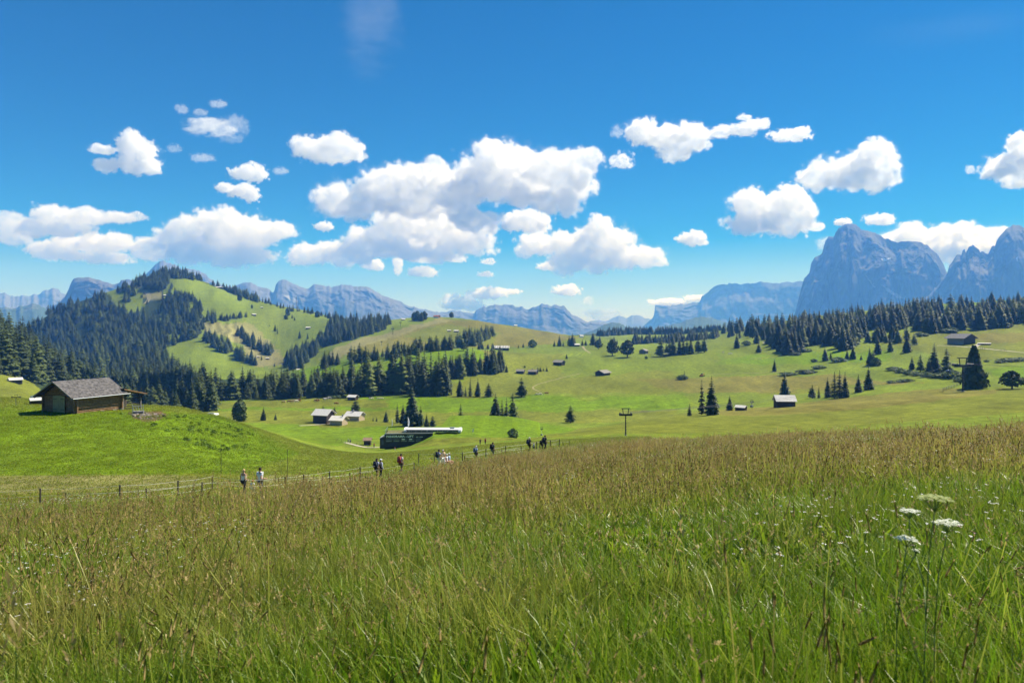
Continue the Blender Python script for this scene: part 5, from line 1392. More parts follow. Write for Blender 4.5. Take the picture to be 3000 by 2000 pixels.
# ---- the lift station set into its mound
def text_mesh(name, body, size, m, parent, loc, rot, extrude=.02, width=None):
    cu = bpy.data.curves.new(name, 'FONT'); cu.body = body; cu.size = size; cu.extrude = extrude; cu.offset = size * .04; cu.resolution_u = 2
    tmp = bpy.data.objects.new(name, cu); WORK.collection.objects.link(tmp)
    dg = bench_graph()
    me = bpy.data.meshes.new_from_object(tmp.evaluated_get(dg))
    bpy.data.objects.remove(tmp)
    if width:
        xs = [v.co.x for v in me.vertices]; k = width / (max(xs) - min(xs)); x0 = min(xs)
        for v in me.vertices: v.co.x = (v.co.x - x0) * k
    me.materials.clear(); me.materials.append(m)
    o = link(name, me, parent, loc); o.rotation_euler = rot
    return o
M_LETTER = mat('pale_letter', (.90, .90, .88), .5)
def lift_station():
    D = 232.0; k = D / F
    o = W(1127, 1271, D)
    e = empty('lift_station', (o.x, o.y, o.z), R(4), label='dark anthracite lift station sunk in a grassy mound with big lettering', cat='station')
    wd, ht = 140 * k, 42 * k        # local x to the right along the front, y into the mound
    box('facade', (wd / 2, .15, -ht / 2 - .3), (wd, .3, ht + .6), M_PANEL, e)
    for i in range(1, 9):
        box('panel_joint', (wd * i / 9, -.012, -ht * .75), (.05, .03, ht * .5), M_DARKMETAL, e)
    box('roof_edge', (wd / 2, .1, .10), (wd + .2, .5, .16), M_METAL, e)
    box('side_block', (-7 * k, 1.5, -27 * k), (14 * k, 3, 32 * k), M_PANEL, e)
    box('side_wall', (.15, 4.2, -ht / 2 - .3), (.3, 8, ht + .6), M_PANEL, e)
    slab('side_roof', ((-15 * k, -.2, -12 * k), (0, -.2, -4 * k), (0, 3.4, -4 * k), (-15 * k, 3.4, -12 * k)), .15, M_PALEROOF, e)
    box('roof_deck', (wd / 2, 4.4, -.06), (wd, 8.4, .12), mat('green_roof', (.10, .12, .03), .95, noise=(.8, .3, (.16, .13, .05))), e)
    text_mesh('lettering', 'PANORAMA - LIFT', 8.6 * k, M_LETTER, e, (4.5 * k, -.03, -10.2 * k), (R(90), 0, 0), width=80 * k)
    for x0, x1 in ((91, 98), (101, 111)): box('small_lettering', ((x0 + x1) / 2 * k, -.02, -9.3 * k), ((x1 - x0) * k, .03, 1.5 * k), M_LETTER, e)
    for i, x in enumerate((4.5, 26, 48, 69.5, 91)):
        w = box('window', ((x + 8) * k, -.02, -17 * k), (16 * k, .05, 8 * k), M_GREYGLASS, e)
        box('sill', ((x + 8) * k, -.05, -21.3 * k), (16.4 * k, .08, .9 * k), M_METAL, w)
        if i in (2, 3): box('poster', ((x + 6) * k, -.05, -16 * k), (9 * k, .02, 3 * k), M_LETTER, w)
    box('door', (-6 * k, -.02, -26 * k), (5 * k, .06, 12 * k), M_GREYGLASS, e)
    # railing round the roof
    for i in range(9):
        x = 4 * k + i * 17 * k if i < 8 else wd - .3
        x = min(x, wd - .3)
        box('railing_post', (x, .2, .62), (.06, .06, 1.1), M_METAL, e)
    tube('railing_wire', (0, .2, 1.12), (wd - .3, .2, 1.12), .018, M_METAL, e)
    for i in range(6): box('railing_post', (.15, .9 + i * 1.3, .7), (.06, .06, 1.25), M_METAL, e)
    tube('railing_bar', (.15, .2, 1.3), (.15, 7.6, 1.3), .03, M_METAL, e)
    # raise earth against the right of the front
    return e
lift_station()
def mound():
    """the grass bank that buries the right end of the front and carries the lift hall"""
    D = 231.0; k = D / F
    px = np.linspace(1108, 1600, 124); v = []
    top = np.interp(px, [1108, 1127, 1160, 1200, 1235, 1268, 1300, 1400, 1500, 1560, 1600], [1318, 1317, 1314, 1307, 1293, 1276, 1275, 1274, 1279, 1290, 1300])
    rows = 26
    for j in range(rows):
        t = j / (rows - 1)
        for i, q in enumerate(px):
            d = 205 + 25.2 * t
            foot = HOR - gz((q - 1500) / F * 205, 205) / 205 * F
            py = foot * (1 - t) + top[i] * t - (8 * math.sin(math.pi * t) * max(0, (foot - top[i]) / 45.0))
            w = W(q, py, d)
            v.append((w.x, w.y, w.z - .05 + float(0.12 * vnoise(w.x / 1.3, w.y / 1.3 + t * 9, 3)) * min(1, 4 * t)))
    back = len(v)
    for i, q in enumerate(px):
        w = W(q, top[i], 230.2); v.append((w.x, w.y + (60 if q > 1268 else .9), w.z - (1.0 if q > 1268 else 0)))
    n = len(px); f = []
    for j in range(rows):
        for i in range(n - 1):
            a = j * n + i; f.append((a, a + 1, a + n + 1, a + n))
    me = np_mesh('mound', np.array(v), np.array(f), gme.materials[0], smooth=True)
    at_ = me.attributes.new('sward', 'FLOAT_COLOR', 'POINT')
    vv = np.array(v); c = np.ones((len(v), 4), np.float32)
    nn = fbm(vv[:, 0] / 4, vv[:, 1] / 4, 4, 71)[:, None]
    t = np.clip((np.tile(np.linspace(0, 1, rows + 1)[:, None], (1, n)).ravel() - .45) * 5, 0, 1)[:, None]
    c[:, :3] = (np.array(G_FRESH) * t + np.array(G_OLIVE) * (1 - t)) * (1 + .35 * nn)
    at_.data.foreach_set('color', c.ravel())
    prop(link('mound', me), label='grass mound burying the right end of the lift station', kind='structure')
mound()
def lift_hall(px0, px1, py, hpx, D, label, rz=0.0):
    k = D / F; o = W(px0, py, D); L = (px1 - px0) * k; h = hpx * k
    e = empty('lift_hall', (o.x, o.y, o.z), rz, label=label, cat='lift hall')
    def arch(name, x0, x1, s, m, half=False):
        bm = bmesh.new(); n = 10; rings = []
        for x in (x0, x1):
            ring = []
            for i in range(n + 1):
                a = math.pi * i / n
                ring.append(bm.verts.new((x, 2.2 * s - 2.2 * s * math.cos(a) - 2.2 * s + 2.2, h * s * math.sin(a) ** .7)))
            rings.append(ring)
        for i in range(n): bm.faces.new((rings[0][i], rings[0][i + 1], rings[1][i + 1], rings[1][i]))
        bm.faces.new(rings[0]); bm.faces.new(rings[1][::-1])
        return done(name, bm, m, e)
    arch('shell', 0.35, L - .35, .96, M_WHITE)
    arch('end_frame', 0, .9, 1.06, M_WHITE); arch('end_frame', L - .9, L, 1.06, M_WHITE)
    nb = 10
    for i in range(nb):
        x = 1.0 + (L - 2.0) * (i + .5) / nb
        box('glass_panel', (x, .0, h * .40), ((L - 2) / nb * .95, .36, h * .56), M_GREYGLASS, e)
        box('seam', (1.0 + (L - 2.0) * i / nb, .25, h * .72), (.06, .9, h * .3), M_METAL, e, Matrix.Rotation(-.6, 3, 'X'))
    box('vent', (L * .84, 1.6, h * 1.0), (1.6, .8, .5), M_METAL, e)
    return e
lift_hall(1183, 1351, 1265, 10.5, 235, 'long white arched lift hall on top of the mound', R(-1.5))
lift_hall(556, 622, 1220, 6.5, 190, 'low white arched shelter right of the log barn', R(2))
# ------------------------------------------------------------------ people
def skin_mesh(name, verts, edges, radii, root=0, sub=1):
    me = bpy.data.meshes.new(name); me.from_pydata(verts, edges, [])
    o = bpy.data.objects.new(name, me); WORK.collection.objects.link(o)
    md = o.modifiers.new('skin', 'SKIN')
    for i, sv in enumerate(me.skin_vertices[0].data):
        r = radii[i]; sv.radius = (r, r) if not isinstance(r, tuple) else r
        sv.use_root = (i == root)
    ss = o.modifiers.new('sub', 'SUBSURF'); ss.levels = sub; ss.render_levels = sub
    dg = bench_graph()
    out = bpy.data.meshes.new_from_object(o.evaluated_get(dg))
    bpy.data.objects.remove(o)
    for p in out.polygons: p.use_smooth = True
    return out

def cloth_mat(name, c, c2=None, s=9):
    return mat(name, c, .85, noise=(s, .25, c2 or tuple(min(.85, x * 1.25 + .01) for x in c)))
SKIN = mat('skin', (.42, .25, .17), .6)
COL = {'white': cloth_mat('white_cotton', (.74, .75, .78)), 'black': cloth_mat('black_cloth', (.018, .018, .022)), 'grey': cloth_mat('grey_cloth', (.13, .13, .14)),
       'brown': cloth_mat('brown_cloth', (.12, .085, .06)), 'red': cloth_mat('red_cloth', (.34, .05, .06)), 'navy': cloth_mat('navy_cloth', (.025, .03, .055)),
       'peach': cloth_mat('peach_cloth', (.72, .50, .32)), 'cream': cloth_mat('cream_cloth', (.70, .66, .58)), 'pink': cloth_mat('pink_cloth', (.70, .32, .33)),
       'blue': cloth_mat('pale_blue_cloth', (.36, .48, .66)), 'khaki': cloth_mat('khaki_cloth', (.22, .19, .13)), 'dark': cloth_mat('dark_cloth', (.035, .035, .04)),
       'green': cloth_mat('green_grey_cloth', (.10, .13, .12)), 'orange': cloth_mat('orange_cloth', (.62, .15, .05)), 'denim': cloth_mat('denim_cloth', (.10, .14, .22)), 'lilac': cloth_mat('lilac_cloth', (.50, .52, .66))}
HAIR = {'blonde': cloth_mat('blonde_hair', (.46, .34, .16), s=30), 'dark': cloth_mat('dark_hair', (.025, .018, .014), s=30), 'brown': cloth_mat('brown_hair', (.09, .055, .035), s=30), 'grey': cloth_mat('white_hair', (.62, .60, .56), s=30)}

def person(p, h, heading, label, shirt='white', legs='dark', shorts=False, hair='dark', hair_style='short', pack=None, cap=None, sleeves='short', stride=.14, sit=False, arm_l=0.0, arm_r=0.0, skirt=False, group=None, held=None):
    """a person at p, heading = direction of walking (0 = away from the camera along +Y); z = 0 at the soles"""
    e = empty('person', (p.x, p.y, p.z), heading, label=label, cat='person', group=group)
    s = h
    st = stride
    up = 0.0
    hz = .515 if not sit else .27
    d = hz - .515
    J = {'pel': (0, 0, .53 + d), 'wai': (0, .004, .61 + d), 'che': (0, .0, .73 + d), 'nkb': (0, .0, .825 + d), 'nkt': (0, .008, .865 + d), 'hed': (0, .014, .925 + d), 'top': (0, .010, .972 + d),
         'shl': (-.105, 0, .80 + d), 'shr': (.105, 0, .80 + d),
         'ell': (-.135, -.02 - arm_l * .3, .635 + d), 'elr': (.135, -.02 - arm_r * .3, .635 + d),
         'wrl': (-.145 - .0, .04 + arm_l * .3, .49 + d + abs(arm_l) * .12), 'wrr': (.145, .04 + arm_r * .3, .49 + d + abs(arm_r) * .12),
         'hal': (-.147, .055 + arm_l * .35, .455 + d + abs(arm_l) * .14), 'har': (.147, .055 + arm_r * .35, .455 + d + abs(arm_r) * .14),
         'hil': (-.052, 0, .505 + d), 'hir': (.052, 0, .505 + d)}
    if sit:
        J.update({'knl': (-.06, .23, .28), 'knr': (.06, .23, .28), 'anl': (-.06, .25, .045), 'anr': (.06, .25, .045), 'tol': (-.06, .34, .02), 'tor': (.06, .34, .02)})
    else:
        J.update({'knl': (-.056, .03 + st * .35, .285), 'knr': (.056, .03 - st * .2, .285), 'anl': (-.056, st * .75, .045), 'anr': (.056, -st, .06), 'tol': (-.06, st * .75 + .085, .018), 'tor': (.06, -st + .08, .02)})
    names = list(J)
    E = [('pel', 'wai'), ('wai', 'che'), ('che', 'nkb'), ('nkb', 'nkt'), ('nkt', 'hed'), ('hed', 'top'), ('che', 'shl'), ('che', 'shr'), ('shl', 'ell'), ('ell', 'wrl'), ('wrl', 'hal'), ('shr', 'elr'), ('elr', 'wrr'), ('wrr', 'har'),
         ('pel', 'hil'), ('pel', 'hir'), ('hil', 'knl'), ('knl', 'anl'), ('anl', 'tol'), ('hir', 'knr'), ('knr', 'anr'), ('anr', 'tor')]
    Rr = {'pel': (.088, .065), 'wai': (.072, .052), 'che': (.088, .062), 'nkb': .036, 'nkt': .032, 'hed': (.050, .058), 'top': (.036, .042), 'shl': .036, 'shr': .036, 'ell': .025, 'elr': .025, 'wrl': .018, 'wrr': .018, 'hal': (.020, .012), 'har': (.020, .012),
          'hil': .058, 'hir': .058, 'knl': .036, 'knr': .036, 'anl': .024, 'anr': .024, 'tol': .022, 'tor': .022}
    def build(sel, grow=0.0, sub=1, root='pel', extra=None):
        nm = [n for n in names if n in sel]; ix = {n: i for i, n in enumerate(nm)}
        V = [tuple(c * s for c in (extra or {}).get(n, J[n])) for n in nm]
        ed = [(ix[a], ix[b]) for a, b in E if a in ix and b in ix]
        rad = []
        for n in nm:
            r = Rr[n]; rad.append(tuple((q + grow) * s for q in r) if isinstance(r, tuple) else (r + grow) * s)
        return skin_mesh('body', V, ed, rad, ix[root], sub)
    body = build(set(names), 0, 1)
    bm = bmesh.new(); bm.from_mesh(body)
    for side, hn, wn in ((-1, 'hal', 'wrl'), (1, 'har', 'wrr')):          # five fingers on each hand
        a = Vector(J[hn]) * s; w = Vector(J[wn]) * s; dr = (a - w).normalized()
        for k, (off, ln) in enumerate(((-.010, .040), (-.003, .048), (.004, .045), (.010, .036))):
            b0 = a + Vector((0, off * s, 0)) - dr * .004 * s; b1 = b0 + (dr + Vector((-side * .15, .15, 0))).normalized() * ln * s * .55; b2 = b1 + (dr + Vector((-side * .5, .3, 0))).normalized() * ln * s * .45
            tube_bm(bm, b0, b1, .0052 * s, .0048 * s, 5); tube_bm(bm, b1, b2, .0048 * s, .0036 * s, 5)
        b0 = a - dr * .018 * s + Vector((0, .010 * s, 0)); tube_bm(bm, b0, b0 + (dr + Vector((0, 1.0, 0))).normalized() * .032 * s, .006 * s, .0042 * s, 5)
    hd = Vector(J['hed']) * s
    tube_bm(bm, hd + Vector((0, .048, .0)) * s, hd + Vector((0, .068, -.012)) * s, .005 * s, .010 * s, 5)      # nose
    for sx in (-1, 1):
        tube_bm(bm, hd + Vector((sx * .046, 0, -.005)) * s, hd + Vector((sx * .060, -.006, -.003)) * s, .014 * s, .016 * s, 6)   # ears
        bmesh.ops.create_uvsphere(bm, u_segments=6, v_segments=4, radius=.0065 * s, matrix=Matrix.Translation(hd + Vector((sx * .019, .050, .004)) * s))
    tube_bm(bm, hd + Vector((-.014, .049, -.028)) * s, hd + Vector((.014, .049, -.028)) * s, .004 * s, .004 * s, 5)   # mouth
    done('body', bm, SKIN, e, smooth=True)
    def lk(nm, me, m):
        me.materials.clear(); me.materials.append(m); return link(nm, me, e)
    # shirt
    sel = {'pel', 'wai', 'che', 'nkb', 'shl', 'shr'}; ex = {'pel': (0, 0, .50 + d)}
    if sleeves != 'none':
        sel |= {'ell', 'elr'}
        f = .62 if sleeves == 'short' else 1.0
        for a, b in (('shl', 'ell'), ('shr', 'elr')): ex[b] = tuple(Vector(J[a]).lerp(Vector(J[b]), f))
        if sleeves == 'long': sel |= {'wrl', 'wrr'}
    lk('shirt', build(sel, .013, 1, 'wai', ex), COL[shirt])
    # trousers, shorts or skirt
    if skirt:
        bm = bmesh.new(); n = 12; rings = []
        for t, r, y in ((0, .085, 0), (.35, .10, .06 if sit else 0), (.75, .12, .17 if sit else 0), (1, .125, .24 if sit else 0)):
            z = .55 + d - (t * (.25 if not sit else .12))
            if sit and t == 1: z -= .14
            rings.append([bm.verts.new((r * math.cos(6.283 * i / n) * s, (r * .8 * math.sin(6.283 * i / n) + y) * s, z * s)) for i in range(n)])
        for a, b in zip(rings[:-1], rings[1:]):
            for i in range(n): bm.faces.new((a[i], a[(i + 1) % n], b[(i + 1) % n], b[i]))
        done('skirt', bm, COL[legs], e, smooth=True)
    else:
        sel = {'pel', 'hil', 'hir', 'knl', 'knr'} | (set() if shorts else {'anl', 'anr'}); ex = {}
        lk('shorts' if shorts else 'trousers', build(sel, .012, 1, 'pel', ex), COL[legs])
    # shoes
    for sd in ('l', 'r'):
        bm = bmesh.new(); a = Vector(J['an' + sd]) * s; t = Vector(J['to' + sd]) * s
        tube_bm(bm, a + Vector((0, -.03 * s, -.018 * s)), t + Vector((0, .03 * s, .004 * s)), .036 * s, .026 * s, 8); done('shoe', bm, COL['dark'], e, smooth=True)
    # hair
    bm = bmesh.new()
    bmesh.ops.create_uvsphere(bm, u_segments=12, v_segments=8, radius=1.0, matrix=Matrix.Translation(hd + Vector((0, -.012, .014)) * s) @ Matrix.Diagonal((.058 * s, .064 * s, .062 * s, 1)))
    for v in list(bm.verts):
        if v.co.y > hd.y + .028 * s and v.co.z < hd.z + .022 * s: v.co.y = hd.y + .02 * s
    if hair_style == 'tail': 
        tube_bm(bm, hd + Vector((-.01, -.055, .02)) * s, hd + Vector((-.035, -.09, -.01)) * s, .020 * s, .026 * s, 8)
        tube_bm(bm, hd + Vector((-.035, -.09, -.01)) * s, hd + Vector((-.035, -.085, -.085)) * s, .026 * s, .008 * s, 8)
    if hair_style == 'long':
        tube_bm(bm, hd + Vector((0, -.028, .02)) * s, hd + Vector((0, -.045, -.13)) * s, .056 * s, .05 * s, 10)
    done('hair', bm, HAIR[hair], e, smooth=True)
    if cap:
        bm = bmesh.new()
        bmesh.ops.create_uvsphere(bm, u_segments=12, v_segments=8, radius=1.0, matrix=Matrix.Translation(hd + Vector((0, -.006, .026)) * s) @ Matrix.Diagonal((.062 * s, .068 * s, .056 * s, 1)))
        bmesh.ops.create_cone(bm, cap_ends=True, segments=10, radius1=.045 * s, radius2=.04 * s, depth=.008 * s, matrix=Matrix.Translation(hd + Vector((0, .07, .025)) * s))
        done('cap', bm, COL[cap], e, smooth=True)
    if pack:
        bm = bmesh.new(); c = Vector((0, -.125, .70 + d)) * s
        box_bm(bm, c, (.20 * s, .11 * s, .27 * s)); box_bm(bm, c + Vector((0, -.07, -.05)) * s, (.15 * s, .05 * s, .13 * s)); box_bm(bm, c + Vector((0, -.01, .15)) * s, (.16 * s, .09 * s, .05 * s))
        bmesh.ops.bevel(bm, geom=bm.edges[:], offset=.02 * s, segments=2, affect='EDGES')
        pk = done('backpack', bm, COL[pack], e, smooth=True)
        for sx in (-1, 1):
            bm = bmesh.new(); pts = [(sx * .07, -.07, .84 + d), (sx * .075, .03, .845 + d), (sx * .08, .085, .76 + d), (sx * .09, .02, .63 + d), (sx * .08, -.08, .60 + d)]
            for a, b in zip(pts[:-1], pts[1:]): tube_bm(bm, Vector(a) * s, Vector(b) * s, .010 * s, .010 * s, 5)
            done('strap', bm, COL[pack], pk)
    return e

def by_top(px, py_top, h, d0=25.0, d1=220.0, step=.25):
    """where a thing of height h must stand for its top to show at (px, py_top)"""
    d0 = max(d0, float(np.interp(px, _PX, LD[1])) - 3.5)
    D = np.arange(d0, d1, step); z = ground_z((px - 1500) / F * D, D) + h
    pr = HOR - z / D * F
    i = int(np.argmin(np.abs(pr - py_top)))
    return at(px, D[i])
P = person
P(by_top(714, 1373, 1.68), 1.68, R(-14), 'woman in white sleeveless top with blonde ponytail and black shorts', 'white', 'black', True, 'blonde', 'tail', sleeves='none', arm_r=.3)
P(at(740, 44.4), 1.02, R(-14), 'small child in orange cap between the two white shirted adults', 'white', 'white', False, 'brown', cap='orange', stride=.08)
P(by_top(762, 1368, 1.82), 1.82, R(-14), 'man in white T-shirt and grey shorts beside the child', 'white', 'grey', True, 'dark', arm_r=.5)
P(by_top(1104, 1347, 1.70), 1.70, R(-35), 'long haired woman with dark backpack beside a white capped walker', 'lilac', 'black', False, 'dark', 'long', pack='navy', sleeves='short')
P(by_top(1115, 1354, 1.60), 1.60, R(-35), 'walker in white cap and pale shirt with black backpack', 'lilac', 'black', False, 'dark', pack='black', cap='white', sleeves='long')
P(by_top(1175, 1338, 1.80), 1.80, R(-40), 'man with red backpack, white shirt and brown shorts', 'white', 'brown', True, 'dark', pack='red')
P(by_top(1286, 1321, 1.78), 1.78, R(-60), 'man with navy backpack and cream trousers next to the bench group', 'lilac', 'cream', False, 'dark', pack='navy')
P(by_top(1298, 1324, 1.70), 1.70, R(-150), 'woman in peach blouse and white trousers standing by the bench', 'peach', 'white', False, 'grey')
bp_ = by_top(1309, 1331, 1.28); 
P(bp_, 1.62, R(-100), 'seated person in white top and pink skirt on the bench left', 'white', 'pink', False, 'grey', sit=True, skirt=True)
bp2 = at(1303.5, bp_.y + .5); P(bp2, 1.60, R(-100), 'seated person partly hidden behind the peach blouse', 'pink', 'white', False, 'brown', sit=True)
bp3 = at(1316, bp_.y + .35); P(bp3, 1.68, R(-100), 'seated person in pale blue top at the right end of the bench', 'blue', 'pink', False, 'grey', sit=True, skirt=True)
P(by_top(1395, 1327, 1.62), 1.62, R(-50), 'walker with grey blue backpack and dark shorts, grey hair', 'blue', 'dark', True, 'grey', pack='denim')
P(by_top(1444, 1316, 1.78), 1.78, R(-50), 'dark walker with black backpack on the path past the bench', 'green', 'khaki', True, 'brown', pack='black')
P(by_top(1551, 1302, 1.78), 1.78, R(-60), 'dark clothed walker with black backpack left of the small child', 'dark', 'black', False, 'grey', pack='black')
P(by_top(1564, 1313, 1.10, 60, 130), 1.10, R(-60), 'small child in white between the far walkers', 'white', 'green', False, 'brown', stride=.08)
P(by_top(1588, 1305, 1.40, 60, 130), 1.40, R(-60), 'short walker with dark backpack beside the tallest far walker', 'dark', 'dark', False, 'dark', pack='black')
P(by_top(1597, 1294, 1.80), 1.80, R(-60), 'tallest dark walker with backpack farthest along the path', 'dark', 'navy', False, 'dark', pack='navy')
P(hit(1096, 1311, 150), 1.75, R(40), 'person in dark red on the gravel path by the kiosk', 'red', 'dark', False, 'dark')
P(hit(1020, 1297, 150), 1.70, R(60), 'left one of two tiny walkers on the gravel path', 'green', 'dark', False, 'grey')
P(hit(1026, 1299, 150), 1.70, R(60), 'right one of two tiny walkers on the gravel path', 'lilac', 'dark', False, 'dark', pack='navy')
P(at(1157, 206), 1.3, R(160), 'tiny person in pink and white before the lift station front', 'pink', 'white', False, 'brown')
P(by_top(1407, 1320, 1.7, 110, 200), 1.7, R(150), 'far person in dark clothes beyond the fence', 'dark', 'khaki', False, 'brown')
P(by_top(1422, 1319, 1.7, 110, 200), 1.7, R(150), 'far person in dark red beyond the fence', 'red', 'dark', False, 'dark')
# bench
be = empty('bench', at(1310, bp_.y + .25), R(-100), label='wooden bench under the seated walkers beside the path', cat='bench')
for k in range(3): box('seat_slat', (0, -.10 - .12 * k + .1, .42), (1.9, .10, .04), M_GREYWOOD, be)
for sx in (-.75, .75): box('leg', (sx, -.05, .2), (.08, .34, .42), M_GREYWOOD, be)
# ------------------------------------------------------------------ fences, pylons, flags, vehicles, animals
M_POST = mat('grey_post', (.05, .04, .03), .9, noise=(6, .3, (.10, .085, .07)))
M_WIRE = mat('white_wire', (.62, .62, .58), .5)
def wire_mesh(name, pts, r, m, parent, sag=.06):
    bm = bmesh.new()
    for a, b in zip(pts[:-1], pts[1:]):
        a, b = Vector(a), Vector(b); mid = (a + b) / 2 - Vector((0, 0, sag))
        tube_bm(bm, a, mid, r, r, 4, False); tube_bm(bm, mid, b, r, r, 4, False)
    return done(name, bm, m, parent)
def fence(label, tops, h, wires=(), r=.055, spread=(25, 220), wr=.006):
    pts = [by_top(px, py, h, *spread) for px, py in tops]
    o = pts[0]
    e = empty('fence', o, 0, label=label, cat='fence')
    for i, p in enumerate(pts):
        q = p - o
        lean = Vector((rt.uniform(-.04, .04), rt.uniform(-.04, .04), 0))
        tube('post', q - Vector((0, 0, .3)), q + Vector((0, 0, h)) + lean, r, M_POST, e, r * .9, 7)
    for w in wires:
        wire_mesh('wire', [(p - o) + Vector((0, 0, h * w)) for p in pts], wr, M_WIRE, e)
    return pts
NEAR = [(-90,1440),(118,1430),(350,1420),(521,1407),(621,1393),(717,1404),(836,1398),(888,1389),(967,1379),(1055,1372),(1108,1375)]
fence('tall wooden post and wire fence along the left path edge', NEAR, 1.15, (.95, .6, .28))
fence('row of shorter posts on the meadow side of the path', [(190,1443),(430,1430),(592,1412),(943,1394),(1025,1386),(1214,1354)], .85, (.9,), r=.05, wr=.005)
fence('posts and wires beside the bench and walkers', [(1227,1328),(1273,1326),(1355,1326),(1423,1325),(1482,1322),(1572,1307),(1612,1306),(1638,1299)], 1.15, (.92, .5), wr=.008)
fence('low stakes where the path meets the meadow crest', [(1361,1338),(1470,1332),(1526,1316),(1582,1312),(1650,1303),(1668,1302)], .8, (.9,), r=.045)
fence('thin tall white marker poles on the hump', [(648,1302),(842,1341)], 2.6, (), r=.02, spread=(56, 80))
fence('distant pasture fence right of the lift hall', [(1362,1259),(1378,1259),(1410,1261),(1425,1261),(1440,1262),(1456,1262),(1472,1263),(1488,1262),(1520,1265),(1542,1270)], 1.1, (.9, .5), r=.05, spread=(232, 300), wr=.008)
fence('distant stake line by the chalet path', [(985,1286),(990,1283),(1000,1287),(1012,1290),(1044,1296),(1078,1303)], 1.0, (.9,), r=.05, spread=(190, 300), wr=.008)
fence('stakes along the right hand country road', [(2872,1016),(2878,1016),(2885,1017),(2933,1021),(2943,1022),(2948,1023)], 2.4, (), r=.1, spread=(480, 700))
# paling fence by the big pylon
a, b = hit(2763, 1146), hit(2810, 1130)
if a and b:
    e = empty('paling_fence', a, 0, label='short wooden paling fence at the foot of the big pylon', cat='fence')
    for i in range(11):
        q = (b - a) * (i / 10); zz = gz(a.x + q.x, a.y + q.y) - a.z
        box('paling', (q.x, q.y, zz + .75), (.22, .1, 1.7), M_GREYWOOD, e)
    tube('rail', (0, 0, 1.3), ((b - a).x, (b - a).y, gz(b.x, b.y) - a.z + 1.3), .08, M_GREYWOOD, e)

def pylon(px, base, hpx, label, deg=0.0, wpx=36, D=None, dmin=0):
    p = hit(px, base, dmin) if D is None else at(px, D)
    if p is None: p = at(px, 900)
    k = p.y / F; h = hpx * k; w = wpx * k
    e = empty('lift_pylon', p, R(deg), label=label, cat='lift pylon', group='lift pylons')
    tube('mast', (0, 0, -.5), (0, 0, h * .74), h * .028, M_DARKMETAL, e, h * .020, 10)
    tube('foot', (0, 0, -.4), (0, 0, h * .02), h * .06, M_STONE, e, h * .055, 10)
    box('crossarm', (0, 0, h * .755), (w, h * .06, h * .07), M_DARKMETAL, e)
    for s in (-1, 1):
        sh = empty_part('sheave_train', e)
        box('beam', (s * w * .42, 0, h * .77), (h * .035, h * .30, h * .035), M_DARKMETAL, sh)
        for j in range(5): tube('wheel', (s * w * .42 - h * .015, (j - 2) * h * .06, h * .80), (s * w * .42 + h * .015, (j - 2) * h * .06, h * .80), h * .024, M_DARKMETAL, sh, n=8)
        box('walkway', (s * w * .3, h * .02, h * .72), (w * .34, h * .08, h * .012), M_METAL, e)
    for s in (-1, 1): tube('lifting_post', (s * h * .085, 0, h * .78), (s * h * .11, 0, h * .985), h * .014, M_DARKMETAL, e, n=6)
    box('lifting_beam', (0, 0, h * .985), (h * .32, h * .03, h * .025), M_DARKMETAL, e)
    for j in range(12): box('ladder_rung', (0, -h * .045, h * (.06 + j * .055)), (h * .03, .03, .03), M_METAL, e)
    return p, h, w
p1, h1, w1 = pylon(1833, 1275, 80, 'dark lift pylon standing on the pasture right of centre', R(20), 38)
p2, h2, w2 = pylon(2821, 1147, 100, 'big lift pylon in front of the huge dense tree', R(-10), 50)
pylon(47, 1186, 30, 'small leaning lift pylon left of the log barn', 10, 26)
pylon(1151, 980, 22, 'tiny lift pylon on the brown hill', 0, 9, dmin=900)
pylon(1173, 957, 16, 'tiny lift pylon above the one on the brown hill', 0, 7, dmin=900)
pylon(1118, 1012, 14, 'tiny lift pylon top behind the ridge trees', 0, 7, dmin=750)
pylon(2979, 868, 16, 'tiny lift pylon on the skyline at far right', 0, 12, dmin=900)
pylon(2203, 1197, 27, 'small chairlift pylon right of the ridge hut', 5, 10)
pylon(1587, 1276, 26, 'small pylon on the edge of the brown ridge', 5, 8)
def cable(label, a, b, r=.03, sag=2.0):
    bm = bmesh.new(); pts = []
    for i in range(13):
        t = i / 12; q = a.lerp(b, t); q.z -= sag * 4 * t * (1 - t); pts.append(q)
    o = pts[0].copy()
    for u, v in zip(pts[:-1], pts[1:]): tube_bm(bm, u - o, v - o, r, r, 4, False)
    ob = done('lift_cable', bm, M_DARKMETAL, None, o)
    prop(ob, label=label, cat='cable')
for s in (-1, 1):
    t1 = p1 + Vector((s * w1 * .42, 0, h1 * .82)); t2 = p2 + Vector((s * w2 * .42, 0, h2 * .82))
    cable('thin steel lift cable from the centre pylon to the big right one, %s strand' % ('left' if s < 0 else 'right'), t1, t2, .03, 3)
    cable('thin steel lift cable running off to the right from the big pylon, %s strand' % ('left' if s < 0 else 'right'), t2, W(3250, 1072, 330 + s * 3), .035, 1)
